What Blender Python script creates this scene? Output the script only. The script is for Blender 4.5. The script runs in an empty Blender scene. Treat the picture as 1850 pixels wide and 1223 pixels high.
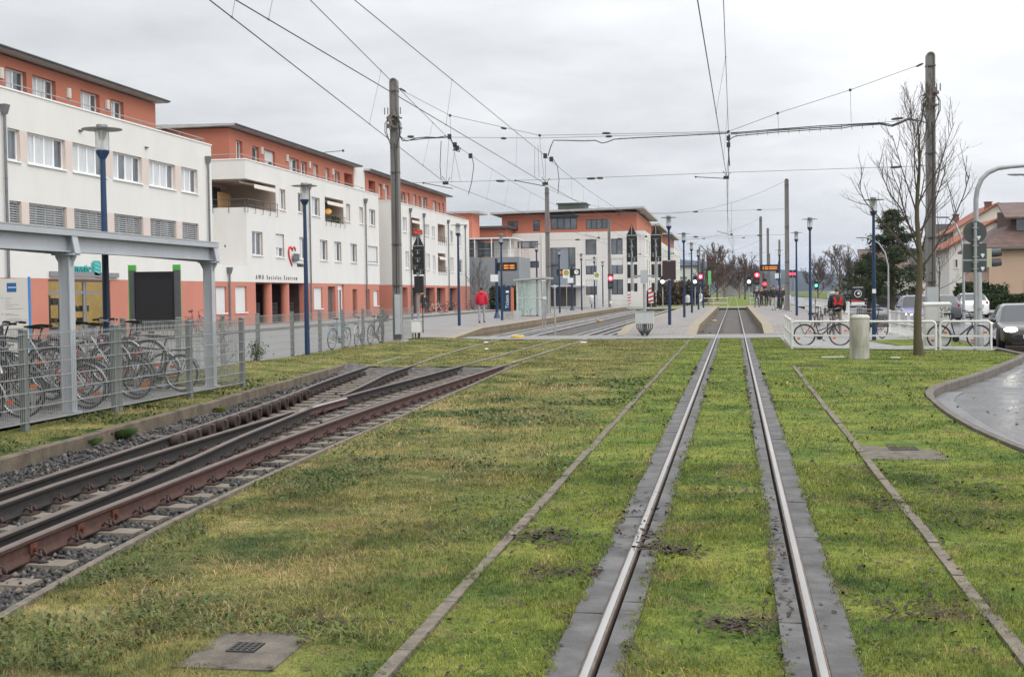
import bpy, bmesh, math, random
import numpy as np
from mathutils import Vector, Matrix
random.seed(7); RNG = np.random.default_rng(7)
scene = bpy.context.scene
COL = scene.collection
R = math.radians

# ---------------------------------------------------------------- camera
IW, IH, FPX, CAM_H, ROLL = 1850.0, 1223.0, 2350.0, 1.685, R(0.8)
def _unroll(x, y):
    dx, dy = x-IW/2, -(y-IH/2); c, s = math.cos(ROLL), math.sin(ROLL)
    return dx*c+dy*s, -dx*s+dy*c
_vx, _vy = _unroll(1326.5, 526)
PITCH = math.atan2(_vy, FPX)
def _level(a, b, f):
    c, s = math.cos(PITCH), math.sin(PITCH)
    return a, b*s+f*c, b*c-f*s
_l = _level(_vx, _vy, FPX); YAW = math.atan2(_l[0], _l[1])
def _world(a, b, f):
    x, y, z = _level(a, b, f); c, s = math.cos(YAW), math.sin(YAW)
    return Vector((x*c-y*s, x*s+y*c, z))
def ray(x, y):
    a, b = _unroll(x, y); return _world(a, b, FPX)
def P(x, y, z=0.0):            # survey: the place on the level z that the photograph shows at x, y
    r = ray(x, y); t = (z-CAM_H)/r.z; return Vector((r.x*t, r.y*t, z))
def A(x, y, Y):                # survey: the place Y metres down the line
    r = ray(x, y); t = Y/r.y; return Vector((r.x*t, Y, CAM_H+r.z*t))
def AX(x, y, X):
    r = ray(x, y); t = X/r.x; return Vector((X, r.y*t, CAM_H+r.z*t))

cam_d = bpy.data.cameras.new("camera"); cam = bpy.data.objects.new("camera", cam_d); COL.objects.link(cam)
cam_d.sensor_fit = 'HORIZONTAL'; cam_d.sensor_width = 36.0; cam_d.lens = FPX/IW*36.0
cam_d.clip_start = 0.05; cam_d.clip_end = 20000.0
_fw = ray(IW/2, IH/2).normalized(); _rt = (ray(IW/2+100, IH/2)-ray(IW/2, IH/2)).normalized(); _up = (ray(IW/2, IH/2-100)-ray(IW/2, IH/2)).normalized()
_m = Matrix((_rt, _up, -_fw)).transposed().to_4x4(); _m.translation = Vector((0, 0, CAM_H)); cam.matrix_world = _m
scene.camera = cam

# ---------------------------------------------------------------- sky and light (overcast)
SUN_EL, SUN_AZ = R(46), R(128)      # azimuth clockwise from +Y: behind the camera, to the right
world = bpy.data.worlds.new("World"); scene.world = world; world.use_nodes = True
wn = world.node_tree.nodes; wl = world.node_tree.links
for n in list(wn): wn.remove(n)
w_out = wn.new('ShaderNodeOutputWorld'); w_bg = wn.new('ShaderNodeBackground'); wl.new(w_bg.outputs[0], w_out.inputs[0])
w_sky = wn.new('ShaderNodeTexSky'); w_sky.sky_type = 'NISHITA'; w_sky.sun_disc = False
w_sky.sun_elevation = SUN_EL; w_sky.sun_rotation = SUN_AZ; w_sky.dust_density = 4.0
w_tc = wn.new('ShaderNodeTexCoord')
w_sep = wn.new('ShaderNodeSeparateXYZ'); wl.new(w_tc.outputs['Generated'], w_sep.inputs[0])
def wmath(op, a, b=None, clamp=False):
    n = wn.new('ShaderNodeMath'); n.operation = op; n.use_clamp = clamp
    for i, v in enumerate((a, b)):
        if v is None: continue
        if isinstance(v, (int, float)): n.inputs[i].default_value = v
        else: wl.new(v, n.inputs[i])
    return n.outputs[0]
# cloud deck: direction flattened on to a layer overhead, two noises
w_zc = wmath('MAXIMUM', w_sep.outputs['Z'], 0.0); w_den = wmath('ADD', w_zc, 0.16)
w_cmb = wn.new('ShaderNodeCombineXYZ')
wl.new(wmath('DIVIDE', w_sep.outputs['X'], w_den), w_cmb.inputs[0]); wl.new(wmath('DIVIDE', w_sep.outputs['Y'], w_den), w_cmb.inputs[1])
def wnoise(scale, det, rough, off):
    mp = wn.new('ShaderNodeMapping'); mp.inputs['Location'].default_value = off; wl.new(w_cmb.outputs[0], mp.inputs[0])
    n = wn.new('ShaderNodeTexNoise'); n.inputs['Scale'].default_value = scale; n.inputs['Detail'].default_value = det
    n.inputs['Roughness'].default_value = rough; wl.new(mp.outputs[0], n.inputs['Vector']); return n.outputs[0]
w_n = wmath('ADD', wmath('MULTIPLY', wnoise(0.75, 5, 0.55, (1.3, 0.4, 0)), 0.7), wmath('MULTIPLY', wnoise(2.6, 6, 0.6, (4.0, 2.0, 0)), 0.3))
w_ramp = wn.new('ShaderNodeValToRGB'); wl.new(w_n, w_ramp.inputs[0])
cr = w_ramp.color_ramp; cr.elements[0].position = 0.36; cr.elements[0].color = (0.70, 0.715, 0.735, 1)
cr.elements[1].position = 0.60; cr.elements[1].color = (0.97, 0.975, 0.985, 1)
e = cr.elements.new(0.48); e.color = (0.825, 0.84, 0.86, 1)
# overcast brightens towards the zenith, a little towards the hidden sun
w_grad = wmath('ADD', wmath('MULTIPLY', w_zc, 1.9), 0.84)
w_grad = wmath('MULTIPLY', w_grad, wmath('ADD', wmath('MULTIPLY', w_sep.outputs['X'], 0.42), 1.02))     # brighter towards the hidden sun on the right
w_cloud = wn.new('ShaderNodeMix'); w_cloud.data_type = 'RGBA'; w_cloud.blend_type = 'MULTIPLY'; w_cloud.inputs[0].default_value = 1.0
wl.new(w_ramp.outputs[0], w_cloud.inputs[6])
w_g3 = wn.new('ShaderNodeCombineXYZ')
for i in range(3): wl.new(w_grad, w_g3.inputs[i])
wl.new(w_g3.outputs[0], w_cloud.inputs[7])
w_scale = wn.new('ShaderNodeMix'); w_scale.data_type = 'RGBA'; w_scale.blend_type = 'MULTIPLY'; w_scale.inputs[0].default_value = 1.0
wl.new(w_cloud.outputs[2], w_scale.inputs[6]); w_scale.inputs[7].default_value = (10.0, 10.0, 10.0, 1)
w_mix = wn.new('ShaderNodeMix'); w_mix.data_type = 'RGBA'; w_mix.inputs[0].default_value = 0.96     # thin blue through the cloud
wl.new(w_sky.outputs[0], w_mix.inputs[6]); wl.new(w_scale.outputs[2], w_mix.inputs[7])
wl.new(w_mix.outputs[2], w_bg.inputs[0]); w_bg.inputs[1].default_value = 0.1
sun_d = bpy.data.lights.new("sun", 'SUN'); sun_d.energy = 1.1; sun_d.angle = R(40); sun_d.color = (1.0, 0.97, 0.93)
sun = bpy.data.objects.new("sun", sun_d); COL.objects.link(sun)
_sd = Vector((math.sin(SUN_AZ)*math.cos(SUN_EL), math.cos(SUN_AZ)*math.cos(SUN_EL), math.sin(SUN_EL)))
sun.rotation_euler = _sd.to_track_quat('Z', 'Y').to_euler()
scene.view_settings.view_transform = 'Standard'; scene.view_settings.look = 'None'
scene.view_settings.exposure = -0.06; scene.view_settings.gamma = 1.0; scene.view_settings.use_curve_mapping = False
scene.cycles.max_bounces = 6; scene.cycles.transparent_max_bounces = 12; scene.cycles.use_denoising = True

# ---------------------------------------------------------------- mesh helpers
class MB:
    def __init__(s): s.v = []; s.f = []; s.m = []; s.cur = 0
    def add(s, vs, fs):
        b = len(s.v); s.v.extend(tuple(v) for v in vs)
        for f in fs: s.f.append(tuple(b+i for i in f)); s.m.append(s.cur)
        return s
    def quad(s, a, b, c, d): return s.add([a, b, c, d], [(0, 1, 2, 3)])
    def box(s, x0, x1, y0, y1, z0, z1):
        return s.add([(x0,y0,z0),(x1,y0,z0),(x1,y1,z0),(x0,y1,z0),(x0,y0,z1),(x1,y0,z1),(x1,y1,z1),(x0,y1,z1)],
                     [(0,3,2,1),(4,5,6,7),(0,1,5,4),(1,2,6,5),(2,3,7,6),(3,0,4,7)])
    def cbox(s, c, d, rz=0.0):     # centre, size, turn about z
        x, y, z = d[0]/2, d[1]/2, d[2]/2; co, si = math.cos(rz), math.sin(rz)
        vs = [(c[0]+a*x*co-b*y*si, c[1]+a*x*si+b*y*co, c[2]+k*z) for k in (-1, 1) for a, b in ((-1,-1),(1,-1),(1,1),(-1,1))]
        return s.add(vs, [(0,3,2,1),(4,5,6,7),(0,1,5,4),(1,2,6,5),(2,3,7,6),(3,0,4,7)])
    def bar(s, p, q, w, h, up=(0,0,1)):   # square bar from p to q
        p, q = Vector(p), Vector(q); d = (q-p).normalized(); u = Vector(up)
        if abs(d.dot(u)) > 0.98: u = Vector((0, 1, 0))
        a = d.cross(u).normalized()*(w/2); b = a.cross(d).normalized()*(h/2)
        vs = [p-a-b, p+a-b, p+a+b, p-a+b, q-a-b, q+a-b, q+a+b, q-a+b]
        return s.add(vs, [(0,1,2,3)[::-1],(4,5,6,7),(0,1,5,4),(1,2,6,5),(2,3,7,6),(3,0,4,7)])
    def tube(s, pts, r, n=8, cap=True):
        pts = [Vector(p) for p in pts]; rs = r if isinstance(r, (list, tuple)) else [r]*len(pts)
        vs = []; prev = None
        for i, p in enumerate(pts):
            d = (pts[min(i+1, len(pts)-1)]-pts[max(i-1, 0)]).normalized()
            u = Vector((0, 0, 1)) if abs(d.z) < 0.9 else Vector((0, 1, 0))
            if prev is not None:
                a = prev-d*prev.dot(d); a = a.normalized() if a.length > 1e-6 else d.cross(u).normalized()
            else: a = d.cross(u).normalized()
            prev = a; b = d.cross(a)
            for k in range(n):
                t = 2*math.pi*k/n; vs.append(p+a*(rs[i]*math.cos(t))+b*(rs[i]*math.sin(t)))
        fs = []
        for i in range(len(pts)-1):
            for k in range(n): k2 = (k+1) % n; fs.append((i*n+k, i*n+k2, (i+1)*n+k2, (i+1)*n+k))
        if cap: fs.append(tuple(range(n))[::-1]); fs.append(tuple(range((len(pts)-1)*n, len(pts)*n)))
        return s.add(vs, fs)
    def cyl(s, p, q, r, n=12, r2=None): return s.tube([p, q], [r, r if r2 is None else r2], n)
    def lathe(s, prof, c=(0,0,0), n=20):   # prof = [(radius, z)]
        vs = []; fs = []
        for r_, z in prof:
            for k in range(n): t = 2*math.pi*k/n; vs.append((c[0]+r_*math.cos(t), c[1]+r_*math.sin(t), c[2]+z))
        for i in range(len(prof)-1):
            for k in range(n): k2 = (k+1) % n; fs.append((i*n+k, i*n+k2, (i+1)*n+k2, (i+1)*n+k))
        fs.append(tuple(range(n))[::-1]); fs.append(tuple(range((len(prof)-1)*n, len(prof)*n)))
        return s.add(vs, fs)
    def prism(s, poly, o, u, v, d):   # polygon in the plane (o,u,v) pushed by vector d
        o, u, v, d = Vector(o), Vector(u), Vector(v), Vector(d); n = len(poly)
        vs = [o+u*a+v*b for a, b in poly]; vs += [p+d for p in vs]
        fs = [tuple(range(n))[::-1], tuple(range(n, 2*n))]+[(i, (i+1) % n, n+(i+1) % n, n+i) for i in range(n)]
        return s.add(vs, fs)
    def ring(s, c, u, v, R0, r, n=28, k=6):  # torus
        c, u, v = Vector(c), Vector(u).normalized(), Vector(v).normalized(); w = u.cross(v)
        vs = []; fs = []
        for i in range(n):
            t = 2*math.pi*i/n; d = u*math.cos(t)+v*math.sin(t)
            for j in range(k): a = 2*math.pi*j/k; vs.append(c+d*(R0+r*math.cos(a))+w*(r*math.sin(a)))
        for i in range(n):
            for j in range(k): i2, j2 = (i+1) % n, (j+1) % k; fs.append((i*k+j, i2*k+j, i2*k+j2, i*k+j2))
        return s.add(vs, fs)
    def sphere(s, c, r, n=12, m=8, sc=(1,1,1)):
        vs = []; fs = []
        for i in range(m+1):
            a = math.pi*i/m-math.pi/2
            for k in range(n): t = 2*math.pi*k/n; vs.append((c[0]+r*sc[0]*math.cos(a)*math.cos(t), c[1]+r*sc[1]*math.cos(a)*math.sin(t), c[2]+r*sc[2]*math.sin(a)))
        for i in range(m):
            for k in range(n): k2 = (k+1) % n; fs.append((i*n+k, i*n+k2, (i+1)*n+k2, (i+1)*n+k))
        return s.add(vs, fs)
def obj(name, mb, mats, parent=None, smooth=None, loc=None):
    me = bpy.data.meshes.new(name); me.from_pydata(mb.v, [], mb.f)
    for m in (mats if isinstance(mats, (list, tuple)) else [mats]): me.materials.append(m)
    if any(mb.m): me.polygons.foreach_set('material_index', mb.m)
    if smooth is not None:
        me.polygons.foreach_set('use_smooth', [True]*len(me.polygons)); me.set_sharp_from_angle(angle=R(smooth))
    me.update()
    o = bpy.data.objects.new(name, me); COL.objects.link(o)
    if parent is not None: o.parent = parent
    if loc is not None: o.location = loc
    return o
def wpart(name, mb, mats, root, smooth=None):        # a part whose shape is given in world coordinates
    o = obj(name, mb, mats, root, smooth)
    p = root; off = Vector((0, 0, 0))
    while p is not None: off += p.location; p = p.parent
    o.location = -off; return o
def tag(o, label=None, cat=None, group=None, kind=None):
    if label: o['label'] = label
    if cat: o['category'] = cat
    if group: o['group'] = group
    if kind: o['kind'] = kind
    return o
def thing(name, label, cat, loc=(0,0,0), rz=0.0, group=None):
    o = bpy.data.objects.new(name, None); COL.objects.link(o); o.empty_display_size = 0.2
    o.location = loc; o.rotation_euler = (0, 0, rz); return tag(o, label, cat, group)
def copy_thing(root, loc, rz=0.0, label=None, group=None, scale=None):
    c = root.copy(); COL.objects.link(c); c.location = loc; c.rotation_euler = (0, 0, rz)
    if label: c['label'] = label
    if group: c['group'] = group
    if scale: c.scale = scale
    for ch in root.children:
        d = ch.copy(); COL.objects.link(d); d.parent = c
        for g in ch.children: h = g.copy(); COL.objects.link(h); h.parent = d
    return c
def structure(name, mb, mats, smooth=None): return tag(obj(name, mb, mats, None, smooth), kind='structure')

# ---------------------------------------------------------------- materials
def mat(name, col, rough=0.6, metal=0.0, var=0.0, scale=3.0, bump=0.0, bscale=30.0, spec=0.5, col2=None, emit=None, estr=0.0, coat=0.0, detail=6, stretch=None):
    m = bpy.data.materials.new(name); m.use_nodes = True; nt = m.node_tree; b = nt.nodes['Principled BSDF']
    b.inputs['Base Color'].default_value = (*col, 1); b.inputs['Roughness'].default_value = rough; b.inputs['Metallic'].default_value = metal
    b.inputs['Specular IOR Level'].default_value = spec; b.inputs['Coat Weight'].default_value = coat
    if emit: b.inputs['Emission Color'].default_value = (*emit, 1); b.inputs['Emission Strength'].default_value = estr
    if var or col2 or bump:
        tc = nt.nodes.new('ShaderNodeNewGeometry'); src = tc.outputs['Position']
        if stretch:
            mp = nt.nodes.new('ShaderNodeMapping'); mp.inputs['Scale'].default_value = stretch; nt.links.new(src, mp.inputs[0]); src = mp.outputs[0]
    if var or col2:
        n = nt.nodes.new('ShaderNodeTexNoise'); n.inputs['Scale'].default_value = scale; n.inputs['Detail'].default_value = detail; n.inputs['Roughness'].default_value = 0.62
        nt.links.new(src, n.inputs['Vector'])
        r = nt.nodes.new('ShaderNodeValToRGB'); nt.links.new(n.outputs[0], r.inputs[0])
        c2 = col2 if col2 else tuple(c*(1-var) for c in col); c1 = col if col2 else tuple(min(1, c*(1+var)) for c in col)
        r.color_ramp.elements[0].position = 0.34; r.color_ramp.elements[0].color = (*c2, 1)
        r.color_ramp.elements[1].position = 0.66; r.color_ramp.elements[1].color = (*c1, 1)
        nt.links.new(r.outputs[0], b.inputs['Base Color'])
    if bump:
        n2 = nt.nodes.new('ShaderNodeTexNoise'); n2.inputs['Scale'].default_value = bscale; n2.inputs['Detail'].default_value = 4
        nt.links.new(src, n2.inputs['Vector'])
        bp = nt.nodes.new('ShaderNodeBump'); bp.inputs['Strength'].default_value = bump; bp.inputs['Distance'].default_value = 0.02
        nt.links.new(n2.outputs[0], bp.inputs['Height']); nt.links.new(bp.outputs[0], b.inputs['Normal'])
    return m
def nodes_of(m): return m.node_tree.nodes, m.node_tree.links, m.node_tree.nodes['Principled BSDF']
M = {}
M['steel'] = mat('galvanised steel', (0.36,0.37,0.38), 0.45, 0.35, 0.12, 4)
M['grey_steel'] = mat('grey painted steel', (0.40,0.42,0.45), 0.45, 0.0, 0.06, 2)
M['fence'] = mat('grey green fence steel', (0.15,0.165,0.157), 0.5, 0.1, 0.10, 6)
M['wire'] = mat('galvanised fence wire', (0.31,0.32,0.31), 0.5, 0.1)
M['blue'] = mat('dark blue paint', (0.009,0.034,0.090), 0.35, 0.0, 0.10, 3)
M['cable'] = mat('black cable', (0.03,0.03,0.033), 0.6)
M['black'] = mat('black plastic', (0.012,0.012,0.013), 0.5)
M['darkgrey'] = mat('dark grey metal', (0.06,0.062,0.066), 0.5, 0.0, 0.1)
M['white'] = mat('white paint', (0.74,0.74,0.73), 0.45, 0.0, 0.04, 2)
M['rail_white'] = mat('white railing paint', (0.66,0.66,0.65), 0.45, 0.0, 0.08, 5)
M['concrete'] = mat('concrete', (0.34,0.33,0.31), 0.85, 0, 0.16, 5, 0.3, 60)
M['mast'] = mat('mast grey', (0.18,0.172,0.162), 0.65, 0, 0.16, 1.2, 0.1, 20, stretch=(3,3,0.5))
M['rubber'] = mat('rubber', (0.02,0.02,0.021), 0.75)
# ================================================================ tracks: survey curves
def curve(tab):
    ys = np.array([t[0] for t in tab]); xs = np.array([t[1] for t in tab])
    def f(Y): # smooth: cubic hermite through the points
        Y = np.asarray(Y, float); i = np.clip(np.searchsorted(ys, Y)-1, 0, len(ys)-2)
        m = np.gradient(xs, ys); h = ys[i+1]-ys[i]; t = np.clip((Y-ys[i])/h, 0, 1)
        return (2*t**3-3*t**2+1)*xs[i]+(t**3-2*t**2+t)*h*m[i]+(-2*t**3+3*t**2)*xs[i+1]+(t**3-t**2)*h*m[i+1]
    return f
R1 = curve([(-4,-3.3),(0,-4.0),(4,-4.52),(7,-4.84),(9,-5.03),(11,-5.15),(13,-5.27),(15,-5.36),(17,-5.43),(20,-5.48),(23,-5.49),(27,-5.47),(33,-5.42),(40,-5.40),(180,-5.40)])
R3 = curve([(-4,-4.35),(0,-5.05),(4,-5.57),(8,-5.94),(10,-6.09),(11,-6.19),(13,-6.30),(15.8,-6.41),(17.5,-6.46),(19.3,-6.51),(22.7,-6.53),(25.6,-6.49),(28.1,-6.47),(33,-6.45),(180,-6.45)])
R4 = curve([(-4,-4.9),(0,-5.4),(4,-5.86),(7,-6.16),(9,-6.34),(11,-6.51),(13,-6.70),(15,-6.90),(17,-7.11),(20,-7.44),(25,-8.13),(30,-8.72),(36,-9.22),(42,-9.56),(47,-9.69),(52,-9.72),(180,-9.72)])
R2 = curve([(-4,-3.85),(0,-4.35),(4,-4.82),(7,-5.12),(9,-5.29),(11,-5.47),(13,-5.70),(15,-5.97),(17,-6.19),(19.3,-6.44),(21.5,-6.68),(24.7,-7.10),(27,-7.43),(31,-7.76),(36,-8.18),(42,-8.50),(47,-8.64),(52,-8.67),(180,-8.67)])
EDGE = curve([(-4,-2.6),(2,-3.25),(6.5,-3.95),(8.5,-4.2),(11,-4.38),(14,-4.53),(17,-4.64),(24.6,-4.94),(31,-5.2),(33,-5.25)])       # edging right of the ballast
KERB = curve([(-4,-5.6),(4,-6.7),(8,-7.1),(12.3,-7.5),(15.3,-7.78),(19.9,-8.2),(25,-8.72),(29.8,-9.2),(33,-9.5)])                       # retaining kerb left of it
KERB_R = curve([(-4,9.6),(3,6.9),(8,4.52),(11,3.48),(14.2,3.08),(16,2.96),(18,2.95),(20,3.02),(22,3.18),(23,3.38),(24.3,3.80),(26,4.47),(28,5.18),(31,6.18),(34.3,7.16),(37,7.5)])
BAL_END = 30.6; CROSS0, CROSS1 = 47.9, 51.6; PLAT_END = 128.0
LAWN_Z = -0.03
def lawn_right(Y):
    if Y <= 34.3: return float(KERB_R(Y))-0.14
    if Y <= 36.9: return 7.05
    if Y <= 39.1: return 6.84-(Y-36.9)*2.36
    return 1.62
def bank(X):     # the verge rises a little towards the fence
    t = min(1, max(0, (-8.0-X)/3.5)); return 0.14*t*t*(3-2*t)

# ---------------------------------------------------------------- surface materials
def lawn_colours(nt, src):
    """patchy winter lawn: moss, grass, straw and bare earth, by place"""
    def noise(sc, det, off, rough=0.6):
        mp = nt.nodes.new('ShaderNodeMapping'); mp.inputs['Location'].default_value = off; nt.links.new(src, mp.inputs[0])
        n = nt.nodes.new('ShaderNodeTexNoise'); n.inputs['Scale'].default_value = sc; n.inputs['Detail'].default_value = det; n.inputs['Roughness'].default_value = rough
        nt.links.new(mp.outputs[0], n.inputs['Vector']); return n.outputs[0]
    def ramp(f, stops):
        r = nt.nodes.new('ShaderNodeValToRGB'); nt.links.new(f, r.inputs[0]); c = r.color_ramp
        c.elements[0].position, c.elements[0].color = stops[0][0], (*stops[0][1], 1)
        c.elements[1].position, c.elements[1].color = stops[-1][0], (*stops[-1][1], 1)
        for p, k in stops[1:-1]: e = c.elements.new(p); e.color = (*k, 1)
        return r.outputs[0]
    def mixc(f, a, b):
        m = nt.nodes.new('ShaderNodeMix'); m.data_type = 'RGBA'; nt.links.new(f, m.inputs[0]); nt.links.new(a, m.inputs[6]); nt.links.new(b, m.inputs[7]); return m.outputs[2]
    ga = ramp(noise(0.9, 5, (3, 1, 0), 0.68), [(0.30, (0.058,0.090,0.032)), (0.45, (0.138,0.156,0.050)), (0.58, (0.228,0.214,0.074)), (0.72, (0.340,0.285,0.135))])     # rough lawn on the left
    gb = ramp(noise(1.1, 5, (6, 3, 0), 0.65), [(0.30, (0.050,0.094,0.022)), (0.44, (0.116,0.166,0.034)), (0.58, (0.192,0.228,0.046)), (0.74, (0.270,0.252,0.080))])     # mossy track bed
    sx = nt.nodes.new('ShaderNodeSeparateXYZ'); nt.links.new(src, sx.inputs[0])
    mr = nt.nodes.new('ShaderNodeMapRange'); mr.inputs[1].default_value = -2.6; mr.inputs[2].default_value = -1.2; nt.links.new(sx.outputs[0], mr.inputs[0])
    g = mixc(mr.outputs[0], ga, gb)
    fine = ramp(noise(7, 5, (0, 5, 0), 0.7), [(0.3, (0.5,0.56,0.55)), (0.7, (1.3,1.24,1.2))])
    mm = nt.nodes.new('ShaderNodeMix'); mm.data_type = 'RGBA'; mm.blend_type = 'MULTIPLY'; mm.inputs[0].default_value = 1.0
    nt.links.new(g, mm.inputs[6]); nt.links.new(fine, mm.inputs[7])
    straw = nt.nodes.new('ShaderNodeRGB'); straw.outputs[0].default_value = (0.235, 0.185, 0.085, 1)
    soil = nt.nodes.new('ShaderNodeRGB'); soil.outputs[0].default_value = (0.055, 0.040, 0.026, 1)
    c1 = mixc(ramp(noise(1.7, 6, (9, 2, 0), 0.7), [(0.53, (0,0,0)), (0.70, (0.8,)*3)]), mm.outputs[2], straw.outputs[0])
    return c1, ramp(noise(2.3, 6, (2, 7, 0), 0.72), [(0.60, (0,0,0)), (0.68, (0.75,)*3)]), soil.outputs[0], mixc
def lawn_material(name, blades):
    m = bpy.data.materials.new(name); m.use_nodes = True; nt = m.node_tree; b = nt.nodes['Principled BSDF']
    geo = nt.nodes.new('ShaderNodeNewGeometry')
    sp = nt.nodes.new('ShaderNodeSeparateXYZ'); nt.links.new(geo.outputs['Position'], sp.inputs[0])
    cb = nt.nodes.new('ShaderNodeCombineXYZ'); nt.links.new(sp.outputs[0], cb.inputs[0]); nt.links.new(sp.outputs[1], cb.inputs[1])
    c, f, soil, mixc = lawn_colours(nt, cb.outputs[0])
    out = mixc(f, c, soil)
    if blades:
        at = nt.nodes.new('ShaderNodeAttribute'); at.attribute_name = 'tint'
        mm = nt.nodes.new('ShaderNodeMix'); mm.data_type = 'RGBA'; mm.blend_type = 'MULTIPLY'; mm.inputs[0].default_value = 1.0
        nt.links.new(out, mm.inputs[6]); nt.links.new(at.outputs['Color'], mm.inputs[7]); out = mm.outputs[2]
        b.inputs['Roughness'].default_value = 0.55; b.inputs['Specular IOR Level'].default_value = 0.25
        tr = nt.nodes.new('ShaderNodeBsdfTranslucent'); nt.links.new(out, tr.inputs[0])
        ms = nt.nodes.new('ShaderNodeMixShader'); ms.inputs[0].default_value = 0.3
        nt.links.new(b.outputs[0], ms.inputs[1]); nt.links.new(tr.outputs[0], ms.inputs[2]); nt.links.new(ms.outputs[0], nt.nodes['Material Output'].inputs[0])
    else:
        b.inputs['Roughness'].default_value = 0.95; b.inputs['Specular IOR Level'].default_value = 0.1
        n = nt.nodes.new('ShaderNodeTexNoise'); n.inputs['Scale'].default_value = 45; n.inputs['Detail'].default_value = 5; nt.links.new(geo.outputs['Position'], n.inputs['Vector'])
        bp = nt.nodes.new('ShaderNodeBump'); bp.inputs['Strength'].default_value = 0.9; bp.inputs['Distance'].default_value = 0.03
        nt.links.new(n.outputs[0], bp.inputs['Height']); nt.links.new(bp.outputs[0], b.inputs['Normal'])
    nt.links.new(out, b.inputs['Base Color']); return m
M['lawn'] = lawn_material('lawn', False); M['blade'] = lawn_material('grass blades', True)
M['meadow'] = mat('far meadow', (0.13,0.16,0.04), 0.95, 0, 0, 0.05, 0.4, 2, col2=(0.07,0.085,0.03), spec=0.1)
M['asphalt'] = mat('asphalt', (0.20,0.196,0.192), 0.8, 0, 0.10, 0.8, 0.25, 90)
M['wet'] = mat('wet asphalt', (0.062,0.063,0.066), 0.30, 0, 0.3, 1.5, 0.25, 70)
_n, _l2, _b = nodes_of(M['wet'])
_g = _n.new('ShaderNodeNewGeometry'); _x = _n.new('ShaderNodeTexNoise'); _x.inputs['Scale'].default_value = 0.7; _x.inputs['Detail'].default_value = 5; _l2.new(_g.outputs['Position'], _x.inputs['Vector'])
_rr = _n.new('ShaderNodeMapRange'); _rr.inputs[1].default_value = 0.38; _rr.inputs[2].default_value = 0.62; _rr.inputs[3].default_value = 0.07; _rr.inputs[4].default_value = 0.36; _l2.new(_x.outputs[0], _rr.inputs[0]); _l2.new(_rr.outputs[0], _b.inputs['Roughness'])
M['ballast'] = mat('ballast bed', (0.125,0.112,0.10), 0.9, 0, 0, 5.5, 1.0, 14, col2=(0.022,0.019,0.017))
def paver(name, c1, c2, w, h, rz=0.0, mortar=0.012, off=0.5):
    m = bpy.data.materials.new(name); m.use_nodes = True; nt = m.node_tree; b = nt.nodes['Principled BSDF']; b.inputs['Roughness'].default_value = 0.75
    g = nt.nodes.new('ShaderNodeNewGeometry'); mp = nt.nodes.new('ShaderNodeMapping'); mp.inputs['Rotation'].default_value = (0, 0, rz); nt.links.new(g.outputs['Position'], mp.inputs[0])
    br = nt.nodes.new('ShaderNodeTexBrick'); br.inputs['Scale'].default_value = 1.0; br.inputs['Brick Width'].default_value = w; br.inputs['Row Height'].default_value = h; br.inputs['Mortar Size'].default_value = mortar; br.offset = off
    br.inputs['Color1'].default_value = (*c1, 1); br.inputs['Color2'].default_value = (*c2, 1); br.inputs['Mortar'].default_value = (*[k*0.45 for k in c1], 1); nt.links.new(mp.outputs[0], br.inputs[0])
    n = nt.nodes.new('ShaderNodeTexNoise'); n.inputs['Scale'].default_value = 0.9; n.inputs['Detail'].default_value = 6; nt.links.new(g.outputs['Position'], n.inputs['Vector'])
    r = nt.nodes.new('ShaderNodeMapRange'); r.inputs[1].default_value = 0.3; r.inputs[2].default_value = 0.7; r.inputs[3].default_value = 0.78; r.inputs[4].default_value = 1.15; nt.links.new(n.outputs[0], r.inputs[0])
    cc = nt.nodes.new('ShaderNodeCombineXYZ')
    for i in range(3): nt.links.new(r.outputs[0], cc.inputs[i])
    mm = nt.nodes.new('ShaderNodeMix'); mm.data_type = 'RGBA'; mm.blend_type = 'MULTIPLY'; mm.inputs[0].default_value = 1; nt.links.new(br.outputs[0], mm.inputs[6]); nt.links.new(cc.outputs[0], mm.inputs[7]); nt.links.new(mm.outputs[2], b.inputs['Base Color'])
    return m
M['plat_pave'] = paver('platform pavers', (0.245,0.222,0.208), (0.20,0.186,0.178), 0.4, 0.2)
M['walk_pave'] = paver('pavement slabs', (0.27,0.26,0.25), (0.23,0.225,0.22), 0.5, 0.5, mortar=0.01)
M['plat_edge'] = mat('platform edge stone', (0.25,0.212,0.15), 0.8, 0, 0.1, 3)
M['plat_wall'] = paver('platform wall elements', (0.235,0.18,0.11), (0.19,0.15,0.095), 0.5, 4.0, mortar=0.03, off=0)
_n, _l2, _b = nodes_of(M['plat_wall'])
for nd in _n:
    if nd.type == 'MAPPING': nd.inputs['Rotation'].default_value = (0, R(90), R(90))
M['kerb'] = mat('kerb stone', (0.125,0.108,0.09), 0.85, 0, 0.25, 4, 0.4, 50)
M['edging'] = mat('weathered edging', (0.145,0.122,0.092), 0.9, 0, 0.35, 9, 0.6, 40)
M['slab'] = mat('rail slab concrete', (0.094,0.090,0.090), 0.8, 0, 0.42, 3.0, 0.4, 90)
M['rail_top'] = mat('worn rail head', (0.34,0.332,0.325), 0.38, 0.4, 0.14, 2, stretch=(1,0.2,1))
M['rail_side'] = mat('brown rail side', (0.115,0.085,0.068), 0.7, 0.1, 0.3, 9)
M['rail_rust'] = mat('rusty rail', (0.062,0.026,0.018), 0.85, 0.0, 0.3, 14, 0.3, 80)
M['rail_dull'] = mat('dull brown rail head', (0.115,0.088,0.075), 0.6, 0.1, 0.2, 3)
M['rail_dark'] = mat('dark oiled rail', (0.019,0.015,0.014), 0.9, 0.0, 0.3, 10)
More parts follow.
